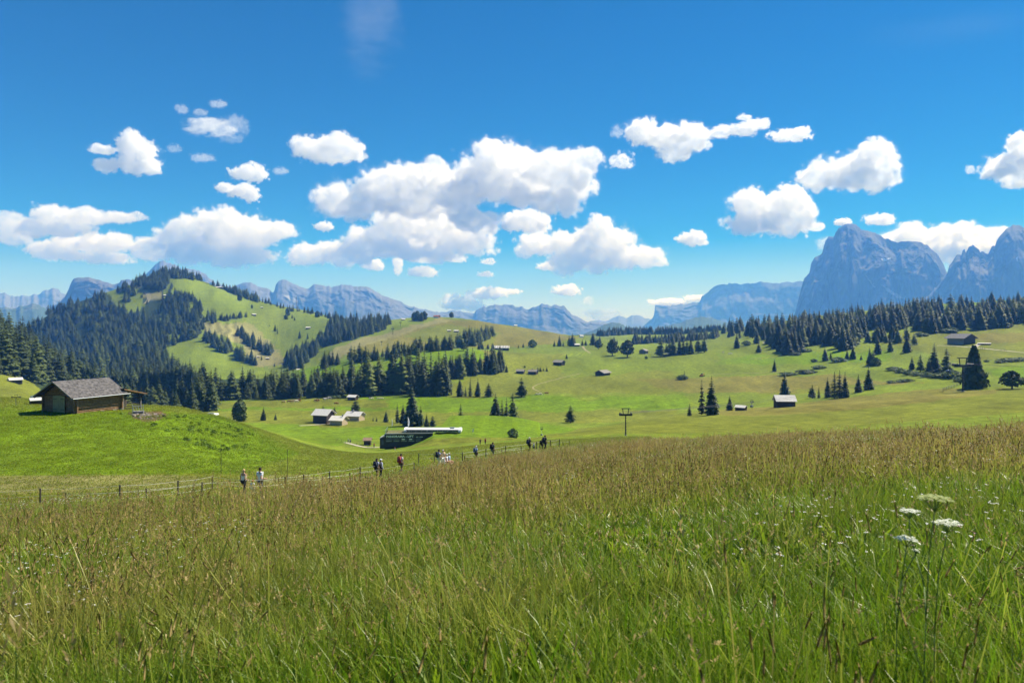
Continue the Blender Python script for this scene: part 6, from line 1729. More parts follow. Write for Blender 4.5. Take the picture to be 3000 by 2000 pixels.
# covered chairs on the cable
def chair(px, py, D, wpx, label):
    k = D / F; c = W(px, py, D); w = wpx * k
    e = empty('lift_chair', c, R(20), label=label, cat='lift chair', group='lift chairs')
    bm = bmesh.new(); bmesh.ops.create_uvsphere(bm, u_segments=14, v_segments=8, radius=1, matrix=Matrix.Diagonal((w / 2, w * .32, w * .28, 1)))
    for v in bm.verts:
        if v.co.z < -w * .08: v.co.z = -w * .08
    done('bubble', bm, M_GREYGLASS, e, smooth=True)
    box('seat', (0, 0, -w * .16), (w * .8, w * .3, w * .08), M_DARKMETAL, e)
    tube('hanger', (0, 0, w * .2), (0, 0, w * 1.1), w * .03, M_METAL, e, n=6)
    box('grip', (0, 0, w * 1.1), (w * .2, w * .1, w * .1), M_WHITE, e)
chair(2778, 1087, 318, 18, 'grey bubble chair hanging left of the big pylon')
chair(2202, 1190, 262, 12, 'bubble chair hanging beside the small ridge hut')
chair(1587, 1273, 216, 9, 'bubble chair hanging at the end of the lift hall')
# two masts on the skyline
for px, base, hh, w in ((868, 905, 36, 'taller left'), (873, 905, 26, 'shorter right')):
    p = hit(px, base, 1000) or at(px, 1700)
    k = p.y / F
    e = empty('radio_mast', p, 0, label='%s thin lattice radio mast on the left skyline' % w, cat='mast', group='radio masts')
    for s in (-1, 1): tube('leg', (s * .9 * k, 0, -2), (s * .25 * k, 0, hh * k), .28 * k, M_DARKMETAL, e, n=5)
    for j in range(8): box('brace', (0, 0, hh * k * (j + .5) / 8), (1.6 * k * (1 - j / 11), .3 * k, .3 * k), M_DARKMETAL, e)
# feather flags before the lift hall
M_FLAG = mat('white_flag', (.82, .82, .84), .7, transl=.3)
for px, base, hh, label in ((1148, 1250, 26, 'narrow white feather flag at the left of the lift roof'), (1195, 1252, 32, 'curved white feather flag beside the lift hall end')):
    D = 238.0; k = D / F; o = W(px, base, D)
    e = empty('feather_flag', o, R(10), label=label, cat='flag', group='feather flags')
    tube('pole', (0, 0, -6 * k), (0, 0, hh * k), .05, M_METAL, e, n=6)
    v, f = [], []
    for j in range(9):
        t = j / 8; w = (4.6 if px > 1160 else 2.2) * k * (math.sin(math.pi * min(1, .12 + t * .95)) ** .6)
        y = .12 * math.sin(t * 5)
        v += [(.05, 0, hh * k * (.12 + .86 * t)), (.05 + w * .5, y, hh * k * (.12 + .86 * t)), (.05 + w, y * 1.6, hh * k * (.10 + .85 * t))]
    for j in range(8):
        for c in (0, 1): f.append((j * 3 + c, j * 3 + c + 1, j * 3 + c + 4, j * 3 + c + 3))
    cl = link('cloth', np_mesh('cloth', np.array(v), np.array(f), M_FLAG, True), e)
    if px > 1160: 
        for j in range(3): box('print', (.05 + 2.2 * k, -.03 + .1 * math.sin((.4 + j * .14) * 5), hh * k * (.5 + j * .1)), (1.3 * k, .02, 1.6 * k), COL['denim'], cl)
tube_o = tube('flag_pole', W(1239, 1252, 236), W(1239, 1218, 236), .06, M_METAL); prop(tube_o, label='bare thin steel pole standing by the middle of the lift hall', cat='pole')
# small boards by the lift
for px, base, label in ((1386, 1268, 'leaning white info board right of the lift hall'), (1574, 1292, 'little white A-frame board near the brown ridge edge')):
    D = 236.0 if px < 1450 else 200.0; k = D / F; o = W(px, base, D)
    e = empty('info_board', o, R(20), label=label, cat='sign')
    box('board', (0, 0, 8 * k), (3.2 * k, .08, 9 * k), M_WHITE, e, Matrix.Rotation(.3, 3, 'Y'))
    for s in (-1, 1): box('leg', (s * 1.6 * k, 0, 2.2 * k), (.6 * k, .1, 8 * k), M_METAL, e)
# parked cars behind the barn
def car(px, base, D, label, m):
    p = at(px, D); e = empty('parked_car', p, R(200), label=label, cat='car', group='cars parked behind the barn')
    bm = bmesh.new()
    prof = [(-2.1, .35), (-2.1, .8), (-1.75, .95), (-1.15, 1.02), (-.55, 1.46), (.75, 1.48), (1.5, 1.0), (2.05, .85), (2.1, .35)]
    A = [bm.verts.new((x, -.82 if z > 1.1 else -.88, z)) for x, z in prof]; B = [bm.verts.new((x, .82 if z > 1.1 else .88, z)) for x, z in prof]
    bm.faces.new(A); bm.faces.new(B[::-1])
    for i in range(len(prof)): bm.faces.new((A[i], A[(i + 1) % len(prof)], B[(i + 1) % len(prof)], B[i]))
    done('body', bm, m, e)
    for s in (-1, 1):
        box('side_window', (.1, s * .875, 1.2), (1.7, .03, .36), M_GLASS, e)
        for x in (-1.3, 1.3):
            w = tube('wheel', (x, s * .72, .32), (x, s * .92, .32), .32, M_DARKMETAL, e, n=14); tube('rim', (x, s * .925, .32), (x, s * .935, .32), .19, M_METAL, w, n=10)
    box('windscreen', (-.88, 0, 1.24), (.06, 1.4, .45), M_GLASS, e, Matrix.Rotation(R(52), 3, 'Y')); box('rear_window', (1.14, 0, 1.25), (.06, 1.4, .42), M_GLASS, e, Matrix.Rotation(R(-56), 3, 'Y'))
    for s in (-1, 1): box('headlight', (-2.1, s * .62, .72), (.06, .3, .14), M_WHITE, e)
car(80, 1186, 236, 'small silver car parked left of the dark hut', M_METAL)
car(124, 1196, 150, 'white car half hidden at the corner of the log barn', M_WHITE)
# hay feeder frame by the lean-to
o = hit(404, 1212)
e = empty('feeder_rack', o, R(20), label='grey metal feeding rack right of the barn lean-to', cat='rack')
k = o.y / F; w, h = 28 * k, 27 * k
for x in (-w / 2, w / 2): tube('upright', (x, 0, -.2), (x, 0, h), .04, M_METAL, e, n=6)
for z in (.12, .25, .86): tube('bar', (-w / 2, 0, h * z), (w / 2, 0, h * z), .035, M_METAL, e, n=6)
for i in range(4): tube('diagonal_bar', (-w / 2 + i * w / 4, 0, h * .84), (-w / 2 + (i + .55) * w / 4, 0, h * .3), .03, M_METAL, e, n=6)
box('trough', (0, .5, h * .15), (w, .9, .3), M_GREYWOOD, e)
# dung and rubble heap by the barn
bm = bmesh.new()
for i in range(120):
    px = rt.gauss(430, 26); py = 1213 + rt.uniform(-3, 16) * (1 - abs(px - 430) / 110)
    q = hit(px, py)
    if q is None or q.y > 130: continue
    r = rt.uniform(.05, .22)
    bmesh.ops.create_icosphere(bm, subdivisions=1, radius=r, matrix=Matrix.Translation(q - Vector(o)) @ Matrix.Rotation(rt.uniform(0, 3), 4, 'X') @ Matrix.Diagonal((1.3, 1, .6, 1)))
prop(done('rubble', bm, mat('pale_rubble', (.13, .085, .055), .95, noise=(1.2, .12, (.40, .36, .32))), None, o), label='brown earth heap strewn with pale stones beside the barn', kind='stuff')
# excavator in the middle distance
q = hit(2056, 1103)
e = empty('excavator', q, R(30), label='small orange excavator digging on the middle pasture', cat='excavator'); k = q.y / F
M_ORANGE = mat('orange_machine', (.50, .13, .05), .5)
for s in (-1, 1): box('track', (0, s * 3 * k, 1.2 * k), (12 * k, 2 * k, 2.4 * k), M_DARKMETAL, e)
box('house', (-1 * k, 0, 4 * k), (8 * k, 6 * k, 3.4 * k), M_ORANGE, e); box('cab', (1.5 * k, 1.6 * k, 7 * k), (3.4 * k, 2.8 * k, 3.6 * k), M_GLASS, e)
tube('boom', (3 * k, -.5 * k, 5 * k), (8 * k, -.5 * k, 10 * k), .7 * k, M_ORANGE, e, n=6); tube('stick', (8 * k, -.5 * k, 10 * k), (11 * k, -.5 * k, 4 * k), .55 * k, M_ORANGE, e, n=6)
box('bucket', (10.6 * k, -.5 * k, 2.6 * k), (2 * k, 2 * k, 2 * k), M_DARKMETAL, e)

# ---- grazing animals on the plateau
def beast(px, base, label, m, size=1.0, lying=False, group='cows grazing on the plateau', cat='cow', heading=0.0, dmin=330):
    p = hit(px, base, dmin)
    if p is None: return
    s = size
    e = empty('cow' if cat == 'cow' else cat, p, heading, label=label, cat=cat, group=group)
    V = [(-.75, 0, 1.12), (-.2, 0, 1.08), (.45, 0, 1.12), (.8, 0, 1.25), (1.15, 0, .75), (1.35, 0, .42), (-.9, 0, 1.15), (-1.02, 0, .7)]
    E = [(0, 1), (1, 2), (2, 3), (3, 4), (4, 5), (0, 6), (6, 7)]
    Rd = [.30, .36, .34, .22, .15, .10, .07, .03]
    n = len(V)
    for x, y, kx in ((-.72, .17, -.12), (-.72, -.17, -.2), (.5, .17, .05), (.5, -.17, .0)):
        b = len(V); V += [(x, y, .85), (x + .08 + kx * .3, y, .5), (x + kx - .02, y, .28), (x + kx, y, .05)]
        E += [(0 if x < 0 else 2, b), (b, b + 1), (b + 1, b + 2), (b + 2, b + 3)]; Rd += [.17, .09, .06, .055]
    dz = -.55 if lying else 0
    V = [(x * s, y * s, max(.02, z + dz) * s) for x, y, z in V]
    me = skin_mesh('body', V, E, [r * s for r in Rd], 1, 1); me.materials.append(m); link('body', me, e)
    for sy in (-1, 1): tube('ear', (1.12 * s, sy * .10 * s, (.86 + dz * .5) * s), (1.10 * s, sy * .28 * s, (.88 + dz * .5) * s), .05 * s, m, e, .02 * s, 5)
M_TAN = cloth_mat('tan_hide', (.42, .30, .16)); M_CHEST = cloth_mat('chestnut_hide', (.20, .09, .04)); M_PIED = cloth_mat('pied_hide', (.10, .09, .09), (.62, .60, .58), 2.2); M_CREAM = cloth_mat('cream_hide', (.60, .55, .45))
BX = [(831, 1182, M_TAN, 'tan cow at the left end of the grazing herd'), (847, 1180, M_CHEST, 'dark small cow second from the left of the herd'), (856, 1180, M_TAN, 'tan cow in the middle of the grazing herd'), (864, 1179, M_TAN, 'tan cow right of the middle of the herd'), (868, 1179, M_CREAM, 'cream cow close beside the tan one'), (876, 1177, M_CHEST, 'dark cow at the right end of the herd'),
      (926, 1178, M_CHEST, 'chestnut cow alone right of the herd'), (931, 1177, M_CHEST, 'chestnut cow behind the lone one'), (951, 1173, M_PIED, 'grey pied cow near the belt trees left'), (957, 1172, M_PIED, 'grey pied cow near the belt trees middle'), (964, 1170, M_PIED, 'grey pied cow near the belt trees right')]
for i, (px, b, m, lb) in enumerate(BX): beast(px, b, lb, m, 1.25, heading=rt.uniform(-.6, .6) + (math.pi if i % 3 == 0 else 0))
for i, px in enumerate((1084, 1090, 1108, 1114, 1119)): beast(px, 1168, 'cream sheep lying in the loose row right of the white roofed hut', M_CREAM, .95, True, 'sheep resting right of the hut', 'sheep', rt.uniform(-.5, .5))
for i, (px, b) in enumerate(((2118, 1034), (2135, 1038), (2141, 1038))): beast(px, b, 'tiny white sheep on the green field right of the conifer row', M_CREAM, 1.2, False, 'sheep on the far green field', 'sheep', rt.uniform(-.5, .5), 500)
for i, (px, b) in enumerate(((1573, 1157), (1583, 1156), (1601, 1153))): beast(px, b, 'cow resting near the bend of the pale track', M_CREAM if i < 2 else M_CHEST, 1.3, True, 'cows by the pale track', 'cow', rt.uniform(-.5, .5), 400)
beast(985, 1183, 'dark cow lying under the small dark hut', M_CHEST, 1.3, True, None, 'cow', .3)
# ------------------------------------------------------------------ tracks and roads laid on the ground
M_GRAVEL = mat('pale_gravel', (.32, .29, .21), .95, noise=(1.2, .3, (.44, .41, .33)), coord='Object')
M_TRACK = mat('earth_track', (.17, .155, .06), .95, noise=(.5, .3, (.27, .245, .13)), coord='Object')
def strip(name, label, pts, wid, m, lift=.12, dmin=0, D=None):
    """pts along the middle line as seen from the camera"""
    P = []
    for i in range(len(pts) - 1):
        n = max(3, int(abs(pts[i + 1][0] - pts[i][0]) / 4))
        for j in range(n):
            t = j / n; px = pts[i][0] * (1 - t) + pts[i + 1][0] * t; py = pts[i][1] * (1 - t) + pts[i + 1][1] * t
            q = hit(px, py, dmin)
            if q: P.append(q)
    for it in range(3):
        P = [P[0]] + [(P[i - 1] + P[i] * 2 + P[i + 1]) / 4 for i in range(1, len(P) - 1)] + [P[-1]]
    v, f = [], []
    for i, p in enumerate(P):
        d = (P[min(i + 1, len(P) - 1)] - P[max(i - 1, 0)]); d.z = 0; d.normalize(); nr = Vector((-d.y, d.x, 0))
        w = wid * (1 + .18 * float(vnoise(i * .6, 3.3, 5)))
        for s in (-1, -.3, .3, 1):
            x, y = p.x + nr.x * w * s / 2, p.y + nr.y * w * s / 2
            v.append((x, y, gz(x, y) + lift))
    for i in range(len(P) - 1):
        for c in range(3): f.append((i * 4 + c, i * 4 + c + 1, i * 4 + c + 5, i * 4 + c + 4))
    prop(link(name, np_mesh(name, np.array(v), np.array(f), m)), label=label, kind='structure')
strip('path', 'gravel path curving from the kiosk to the lift station', [(1012,1296),(1030,1301),(1052,1307),(1075,1311),(1098,1311),(1118,1309)], 2.0, M_GRAVEL, dmin=150)
strip('path', 'pale footpath leading to the chalets', [(878,1247),(905,1246),(940,1243),(975,1240)], 1.6, M_GRAVEL, dmin=200)
strip('track', 'pale double track on the rise below the far hut', [(1707,1014),(1712,1022),(1722,1030),(1732,1036)], 3.2, M_TRACK, dmin=500)
strip('track', 'pale winding track on the brown slope', [(1700,1094),(1672,1100),(1640,1108),(1610,1116),(1580,1124),(1562,1132),(1560,1138),(1572,1144),(1590,1149)], 1.5, M_TRACK, dmin=400)
strip('road', 'narrow pale country road crossing the right hand fields', [(2745,1012),(2800,1014),(2850,1018),(2900,1023),(2950,1028),(3010,1034),(3080,1040)], 2.4, M_GRAVEL, dmin=480)
strip('road', 'pale bit of road left of the right hand wood', [(2235,1003),(2262,1005),(2290,1010)], 4.0, M_GRAVEL, dmin=600)
strip('road', 'farm drive in front of the farmhouse', [(2848,1018),(2862,1012),(2880,1004)], 5.0, M_GRAVEL, dmin=480)
strip('track', 'pale worn track on the left hilltop pasture', [(425,890),(440,875),(432,858),(415,845),(412,838),(440,835)], 8.0, M_TRACK, lift=.4, dmin=1000)
strip('track', 'thin trodden line across the olive pasture', [(2070,1098),(2150,1094),(2230,1092),(2300,1088)], 1.4, M_TRACK, dmin=400)
# ------------------------------------------------------------------ the flowering meadow
def grass_mat(name, g0, g1, dry, transl=.42, spec=.3):
    m = bpy.data.materials.new(name); m.use_nodes = True
    nt = m.node_tree; b = nt.nodes['Principled BSDF']; out = nt.nodes['Material Output']
    b.inputs['Roughness'].default_value = .36; b.inputs['Specular IOR Level'].default_value = spec
    sh = N(nt, 'ShaderNodeAttribute', attribute_name='shade'); ti = N(nt, 'ShaderNodeAttribute', attribute_name='tint', attribute_type='INSTANCER')
    oi = N(nt, 'ShaderNodeObjectInfo')
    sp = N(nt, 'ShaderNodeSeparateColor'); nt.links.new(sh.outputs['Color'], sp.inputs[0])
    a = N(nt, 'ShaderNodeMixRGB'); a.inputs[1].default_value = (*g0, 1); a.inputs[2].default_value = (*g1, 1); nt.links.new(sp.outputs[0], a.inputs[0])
    d = N(nt, 'ShaderNodeMixRGB'); d.inputs[2].default_value = (*dry, 1); nt.links.new(a.outputs[0], d.inputs[1])
    ad = N(nt, 'ShaderNodeMath', operation='ADD'); ad.use_clamp = True
    nt.links.new(sp.outputs[1], ad.inputs[0]); nt.links.new(ti.outputs['Fac'], ad.inputs[1]); nt.links.new(ad.outputs[0], d.inputs[0])
    mr = N(nt, 'ShaderNodeMapRange'); mr.inputs['To Min'].default_value = .72; mr.inputs['To Max'].default_value = 1.3; nt.links.new(oi.outputs['Random'], mr.inputs['Value'])
    v = N(nt, 'ShaderNodeVectorMath', operation='SCALE'); nt.links.new(d.outputs[0], v.inputs[0]); nt.links.new(mr.outputs[0], v.inputs['Scale'])
    nt.links.new(v.outputs[0], b.inputs['Base Color'])
    t = N(nt, 'ShaderNodeBsdfTranslucent'); nt.links.new(v.outputs[0], t.inputs['Color'])
    mx = N(nt, 'ShaderNodeMixShader'); mx.inputs[0].default_value = transl
    nt.links.new(b.outputs[0], mx.inputs[1]); nt.links.new(t.outputs[0], mx.inputs[2]); nt.links.new(mx.outputs[0], out.inputs['Surface'])
    return m
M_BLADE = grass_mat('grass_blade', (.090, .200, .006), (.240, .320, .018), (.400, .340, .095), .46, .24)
M_HEAD = grass_mat('grass_head', (.210, .165, .055), (.430, .345, .140), (.360, .270, .110), .45, .08)
M_WILD = mat('white_petal', (.82, .82, .80), .7, transl=.3)
M_PINK = mat('pink_petal', (.62, .35, .46), .7, transl=.3)
M_YELL = mat('yellow_petal', (.75, .52, .04), .7, transl=.3)

def tuft(name, seed, blades=26, h=(.22, .5), w=.008, rad=.16, stems=0, sh=(.5, .8), head='spike', flower=None, wide=1.0, dry=.12):
    rnd = random.Random(seed); v, f, c, mi = [], [], [], []
    def blade(x, y, a, hh, ww, bend, shade, dr):
        i0 = len(v); dx, dy = math.cos(a), math.sin(a); nx, ny = -dy, dx
        for k, t in enumerate((0, .4, .75, 1)):
            wv = ww * (1 - t ** 1.6) * (.8 if k == 0 else 1); o = bend * t * t * hh; z = hh * (t - .25 * bend * t * t)
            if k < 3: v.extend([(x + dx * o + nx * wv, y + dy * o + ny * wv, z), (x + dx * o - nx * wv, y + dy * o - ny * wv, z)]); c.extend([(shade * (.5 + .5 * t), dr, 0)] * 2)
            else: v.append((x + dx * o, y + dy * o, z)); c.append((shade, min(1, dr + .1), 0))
        f.extend([(i0, i0 + 1, i0 + 3), (i0, i0 + 3, i0 + 2), (i0 + 2, i0 + 3, i0 + 5), (i0 + 2, i0 + 5, i0 + 4), (i0 + 4, i0 + 5, i0 + 6)]); mi.extend([0] * 5)
    for _ in range(blades):
        r = rad * math.sqrt(rnd.random()); q = rnd.uniform(0, 6.28)
        blade(r * math.cos(q), r * math.sin(q), rnd.uniform(0, 6.28), rnd.uniform(*h), w * rnd.uniform(.6, 1.3), rnd.uniform(.05, .9), rnd.random(), (rnd.random() < dry) * rnd.uniform(.3, .9))
    for _ in range(stems):
        r = rad * math.sqrt(rnd.random()); q = rnd.uniform(0, 6.28); x, y = r * math.cos(q), r * math.sin(q)
        hh = rnd.uniform(*sh); a = rnd.uniform(-.6, 1.4) + math.pi; bend = rnd.uniform(.02, .28) if rnd.random() < .8 else rnd.uniform(.3, .75)
        dx, dy = math.cos(a), math.sin(a)
        sw = .0022 * wide
        i0 = len(v); top = None
        for t in (0, .5, 1):
            o = bend * t * t * hh; z = hh * t * (1 - .1 * bend)
            for s in (-1, 1): v.append((x + dx * o - dy * sw * s, y + dy * o + dx * sw * s, z)); c.append((.3 + .4 * t, .35 * t, 0))
            top = Vector((x + dx * o, y + dy * o, z))
        f.extend([(i0, i0 + 1, i0 + 3), (i0, i0 + 3, i0 + 2), (i0 + 2, i0 + 3, i0 + 5), (i0 + 2, i0 + 5, i0 + 4)]); mi.extend([0] * 4)
        dirv = Vector((dx * bend * 2 + rnd.uniform(-.1, .1), dy * bend * 2, 1 - bend * .4)).normalized()
        sh_ = rnd.random(); dr = rnd.uniform(0, .8)
        if head == 'spike':
            L = rnd.uniform(.05, .12); rw = rnd.uniform(.0028, .0050) * wide
            e1 = dirv.orthogonal().normalized(); e2 = dirv.cross(e1); i1 = len(v)
            v.append(tuple(top - dirv * .004)); c.append((sh_, dr, 0))
            for t, k in ((.15, .8), (.5, 1.0), (.85, .6)):
                for j in range(4):
                    an = j * 1.571 + t * 2; v.append(tuple(top + dirv * L * t + (e1 * math.cos(an) + e2 * math.sin(an)) * rw * k)); c.append((sh_ * rnd.uniform(.6, 1.2), dr, 0))
            v.append(tuple(top + dirv * L)); c.append((sh_, dr, 0))
            for j in range(4):
                f.append((i1, i1 + 1 + j, i1 + 1 + (j + 1) % 4)); mi.append(1)
                for rg in range(2):
                    p, q2 = i1 + 1 + rg * 4 + j, i1 + 1 + rg * 4 + (j + 1) % 4
                    f.append((p, q2, q2 + 4)); f.append((p, q2 + 4, p + 4)); mi.extend([1, 1])
                f.append((i1 + 9 + j, i1 + 13, i1 + 9 + (j + 1) % 4)); mi.append(1)
        elif head == 'spray':
            L = rnd.uniform(.09, .16)
            for j in range(11):
                t = j / 11; an = rnd.uniform(0, 6.28); rr = L * .34 * (1 - t) * rnd.uniform(.5, 1.1); p = top + dirv * (L * t - .03)
                tip = p + Vector((math.cos(an) * rr, math.sin(an) * rr, L * .16)); sd = Vector((-math.sin(an), math.cos(an), .2)) * .0048 * wide
                i1 = len(v); v.extend([tuple(p), tuple(p.lerp(tip, .65) + sd), tuple(tip), tuple(p.lerp(tip, .65) - sd)]); c.extend([(sh_, dr, 0)] * 4)
                f.extend([(i1, i1 + 1, i1 + 2), (i1, i1 + 2, i1 + 3)]); mi.extend([1, 1])
        elif head == 'flower':
            R0 = rnd.uniform(.010, .020) * max(1, wide * .8)
            for j in range(9):
                an = rnd.uniform(0, 6.28); rr = R0 * math.sqrt(rnd.random()); p = top + Vector((math.cos(an) * rr, math.sin(an) * rr, rnd.uniform(.0, .008)))
                i1 = len(v); g = R0 * .34
                v.extend([tuple(p + Vector((g * math.cos(k * 1.571 + an), g * math.sin(k * 1.571 + an), rnd.uniform(-.002, .002)))) for k in range(4)]); c.extend([(1, 0, 0)] * 4)
                f.extend([(i1, i1 + 1, i1 + 2), (i1, i1 + 2, i1 + 3)]); mi.extend([1, 1])
    me = np_mesh(name, np.array(v), np.array(f), mats=[M_BLADE, flower or M_HEAD], midx=np.array(mi))
    at_ = me.attributes.new('shade', 'FLOAT_COLOR', 'POINT')
    cc = np.ones((len(v), 4), np.float32); cc[:, :3] = np.clip(np.array(c), 0, 1); at_.data.foreach_set('color', cc.ravel())
    return me
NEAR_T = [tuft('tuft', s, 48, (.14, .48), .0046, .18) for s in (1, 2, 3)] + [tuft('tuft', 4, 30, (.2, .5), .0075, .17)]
NEAR_B = [tuft('broad_leaves', 6, 20, (.18, .42), .016, .2, dry=.02), tuft('broad_leaves', 7, 14, (.12, .34), .024, .2, dry=.02)]
NEAR_A = [tuft('arching_stalks', 8, 5, (.2, .45), .006, .2, 5, (.6, .9), 'spray', dry=.5), tuft('arching_stalks', 9, 8, (.35, .62), .006, .2, 4, (.6, .95), 'spike', wide=1.5, dry=.7)]
NEAR_S = NEAR_A + [tuft('stems', s, 8, (.2, .5), .006, .20, 7, (.45, .78), 'spike') for s in (11, 12, 13)] + [tuft('stems', s, 6, (.2, .5), .006, .22, 7, (.5, .85), 'spray') for s in (14, 15)]
FAR_T = [tuft('tuft', s, 26, (.16, .48), .013, .26, wide=2) for s in (21, 22)]
FAR_S = [tuft('stems', s, 7, (.2, .5), .010, .30, 9, (.45, .75), 'spike', wide=2.1) for s in (31, 32)] + [tuft('stems', s, 5, (.2, .5), .010, .30, 9, (.45, .8), 'spray', wide=2.4) for s in (33, 34)]
FLOW = [tuft('flower', 41, 2, (.2, .4), .005, .12, 4, (.42, .62), 'flower', M_WILD), tuft('flower', 42, 2, (.2, .4), .005, .12, 3, (.4, .6), 'flower', M_PINK), tuft('flower', 43, 2, (.2, .4), .005, .12, 3, (.4, .55), 'flower', M_YELL)]
rg = np.random.default_rng(5)
def edge_D(px):
    return np.interp(px, _PX, LD[1]) - 2.5
def bands(spec, srcs_start):
    P_, R_, S_, I_, T_ = [], [], [], [], []
    for d0, d1, dens, choices, sc, tmul in spec:
        A = .82 * (d1 * d1 - d0 * d0) + 2.4 * (d1 - d0)
        n = int(A * dens)
        y = np.sqrt(rg.uniform(d0 * d0, d1 * d1, n)); x = rg.uniform(-1, 1, n) * (.82 * y + 1.2)
        px = 1500 + F * x / np.maximum(y, 1e-3)
        k = (y < edge_D(np.clip(px, -1400, 4400)) + rg.normal(0, 1.2, n))
        # keep clear of the camera itself
        k &= ~((np.abs(x) < .28) & (y < .9))
        x, y, px = x[k], y[k], px[k]; n = len(x)
        z = ground_z(x, y)
        patch = fbm(x / 5.5, y / 5.5, 4, 61); patch2 = fbm(x / 1.6, y / 1.6, 3, 63)
        brown = np.clip(.08 + 1.0 * patch + .4 * patch2 + .34 * np.clip((y - 6) / 14, 0, 1) * np.clip((px + 300) / 1500, .25, 1) - .35 * np.clip((5 - y) / 3, 0, 1), 0, .85)
        calm = np.clip(1 - np.clip((y - 16) / 14, 0, 1) * (1 - np.clip((px + 100) / 1500, .1, 1)), .12, 1) * np.clip(.12 + (edge_D(px) - y) / 24, .12, 1)
        brown = brown * calm
        low = .55 + .45 * np.clip(1 - np.clip((y - 22) / 14, 0, 1) * (1 - np.clip((px - 300) / 900, 0, 1)), 0, 1)
        P_.append(np.stack([x, y, z - .02], 1)); R_.append(np.stack([rg.normal(0, .20, n), rg.normal(.05, .20, n), rg.uniform(0, 6.28, n)], 1))
        hs = sc[1] * rg.uniform(.55, 1.3, n) * (1 + .45 * patch2) * np.clip(.40 + (edge_D(px) - y) / 26, .42, 1) * low; S_.append(np.stack([np.full(n, sc[0]), np.full(n, sc[0]), hs], 1) * rg.uniform(.85, 1.2, n)[:, None])
        # more seed stalks where the sward is browner
        ch = np.array(choices[0])[rg.integers(0, len(choices[0]), n)]; st = np.array(choices[1])[rg.integers(0, len(choices[1]), n)]
        use = rg.random(n) < np.clip(choices[2] + .5 * (brown - .3), .05, .85) * calm
        lush = (fbm(x / 1.9, y / 1.9, 3, 67) > .22) & (d1 < 12) & ~use
        ch = np.where(lush, 4 + rg.integers(0, 2, n), np.where(ch >= 4, 0, ch) if d1 < 12 else ch)
        I_.append(np.where(use, st, ch)); T_.append(np.clip(brown * tmul * .8 + rg.normal(0, .05, n), 0, 1))
    return [np.concatenate(q) for q in (P_, R_, S_, I_, T_)]
NEAR_T = NEAR_T + NEAR_B
SRC = NEAR_T + NEAR_S + FAR_T + FAR_S
a0, a1, a2 = len(NEAR_T), len(NEAR_T) + len(NEAR_S), len(NEAR_T) + len(NEAR_S) + len(FAR_T)
nt_, ns_, ft_, fs_ = list(range(0, a0)), list(range(a0, a1)), list(range(a1, a2)), list(range(a2, len(SRC)))
Pg = bands([(.55, 4.5, 70, (nt_, ns_, .08), (1, .95), .5), (4.5, 11, 42, (nt_, ns_, .20), (1.1, .95), 1.0), (11, 26, 22, (ft_, fs_, .30), (1.0, .9), 1.0), (26, 60, 11, (ft_, fs_, .26), (1.35, .85), 1.0), (60, 100, 8, (ft_, fs_, .26), (1.7, .8), 1.0)], None)
# a few taller stalks close to the camera
n = 16
y = rg.uniform(1.6, 3.0, n); x = rg.uniform(-.78, .78, n) * y
tall = [np.stack([x, y, ground_z(x, y) - .02], 1), np.stack([rg.normal(0, .12, n), rg.normal(0, .12, n), rg.uniform(0, 6.28, n)], 1), np.stack([np.full(n, 1.15)] * 2 + [rg.uniform(1.0, 1.22, n)], 1), rg.integers(a0 + 1, a0 + 4, n), rg.uniform(.1, .6, n)]
Pg = [np.concatenate([q, w]) for q, w in zip(Pg, tall)]
# rank green clumps of broader leaves
for cx_, cy_, rr_, n in ((-7.0, 10.4, .55, 46), (-1.6, 4.6, .5, 40), (.9, 4.2, .6, 50), (3.3, 6.0, .5, 36), (-3.6, 5.4, .45, 30), (2.2, 3.6, .35, 26)):
    x, y = cx_ + rg.normal(0, rr_, n), cy_ + rg.normal(0, rr_, n)
    lush = [np.stack([x, y, ground_z(x, y) - .02], 1), np.stack([rg.normal(0, .2, n), rg.normal(0, .2, n), rg.uniform(0, 6.28, n)], 1), np.stack([np.full(n, 1.0)] * 2 + [rg.uniform(.95, 1.4, n)], 1), rg.integers(4, 6, n), np.zeros(n)]
    Pg = [np.concatenate([q, w]) for q, w in zip(Pg, lush)]
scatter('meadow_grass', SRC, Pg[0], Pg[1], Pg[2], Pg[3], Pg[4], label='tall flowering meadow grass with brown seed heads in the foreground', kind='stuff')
# small wild flowers
n = 3600
y = np.sqrt(rg.uniform(9, 80 ** 2, n)) * rg.uniform(.35, 1, n); x = rg.uniform(-.8, .8, n) * y; px = 1500 + F * x / y
cl = fbm(x / 6, y / 6, 3, 81) + .35 * np.clip((px - 1500) / 1200, -.6, 1)
k = (y < edge_D(px) - 3) & (y > 5.5) & (cl > .06)
x, y = x[k], y[k]; n = len(x)
wh = rg.choice([0, 0, 0, 0, 0, 0, 1, 2], n)
sz = 1.0 + .016 * y
scatter('wild_flowers', FLOW, np.stack([x, y, ground_z(x, y)], 1), np.stack([rg.normal(0, .1, n), rg.normal(0, .1, n), rg.uniform(0, 6.28, n)], 1), np.stack([sz, sz, np.full(n, 1.08)], 1), wh, np.zeros(n), label='small white, pink and yellow wild flowers sprinkled through the meadow', kind='stuff')
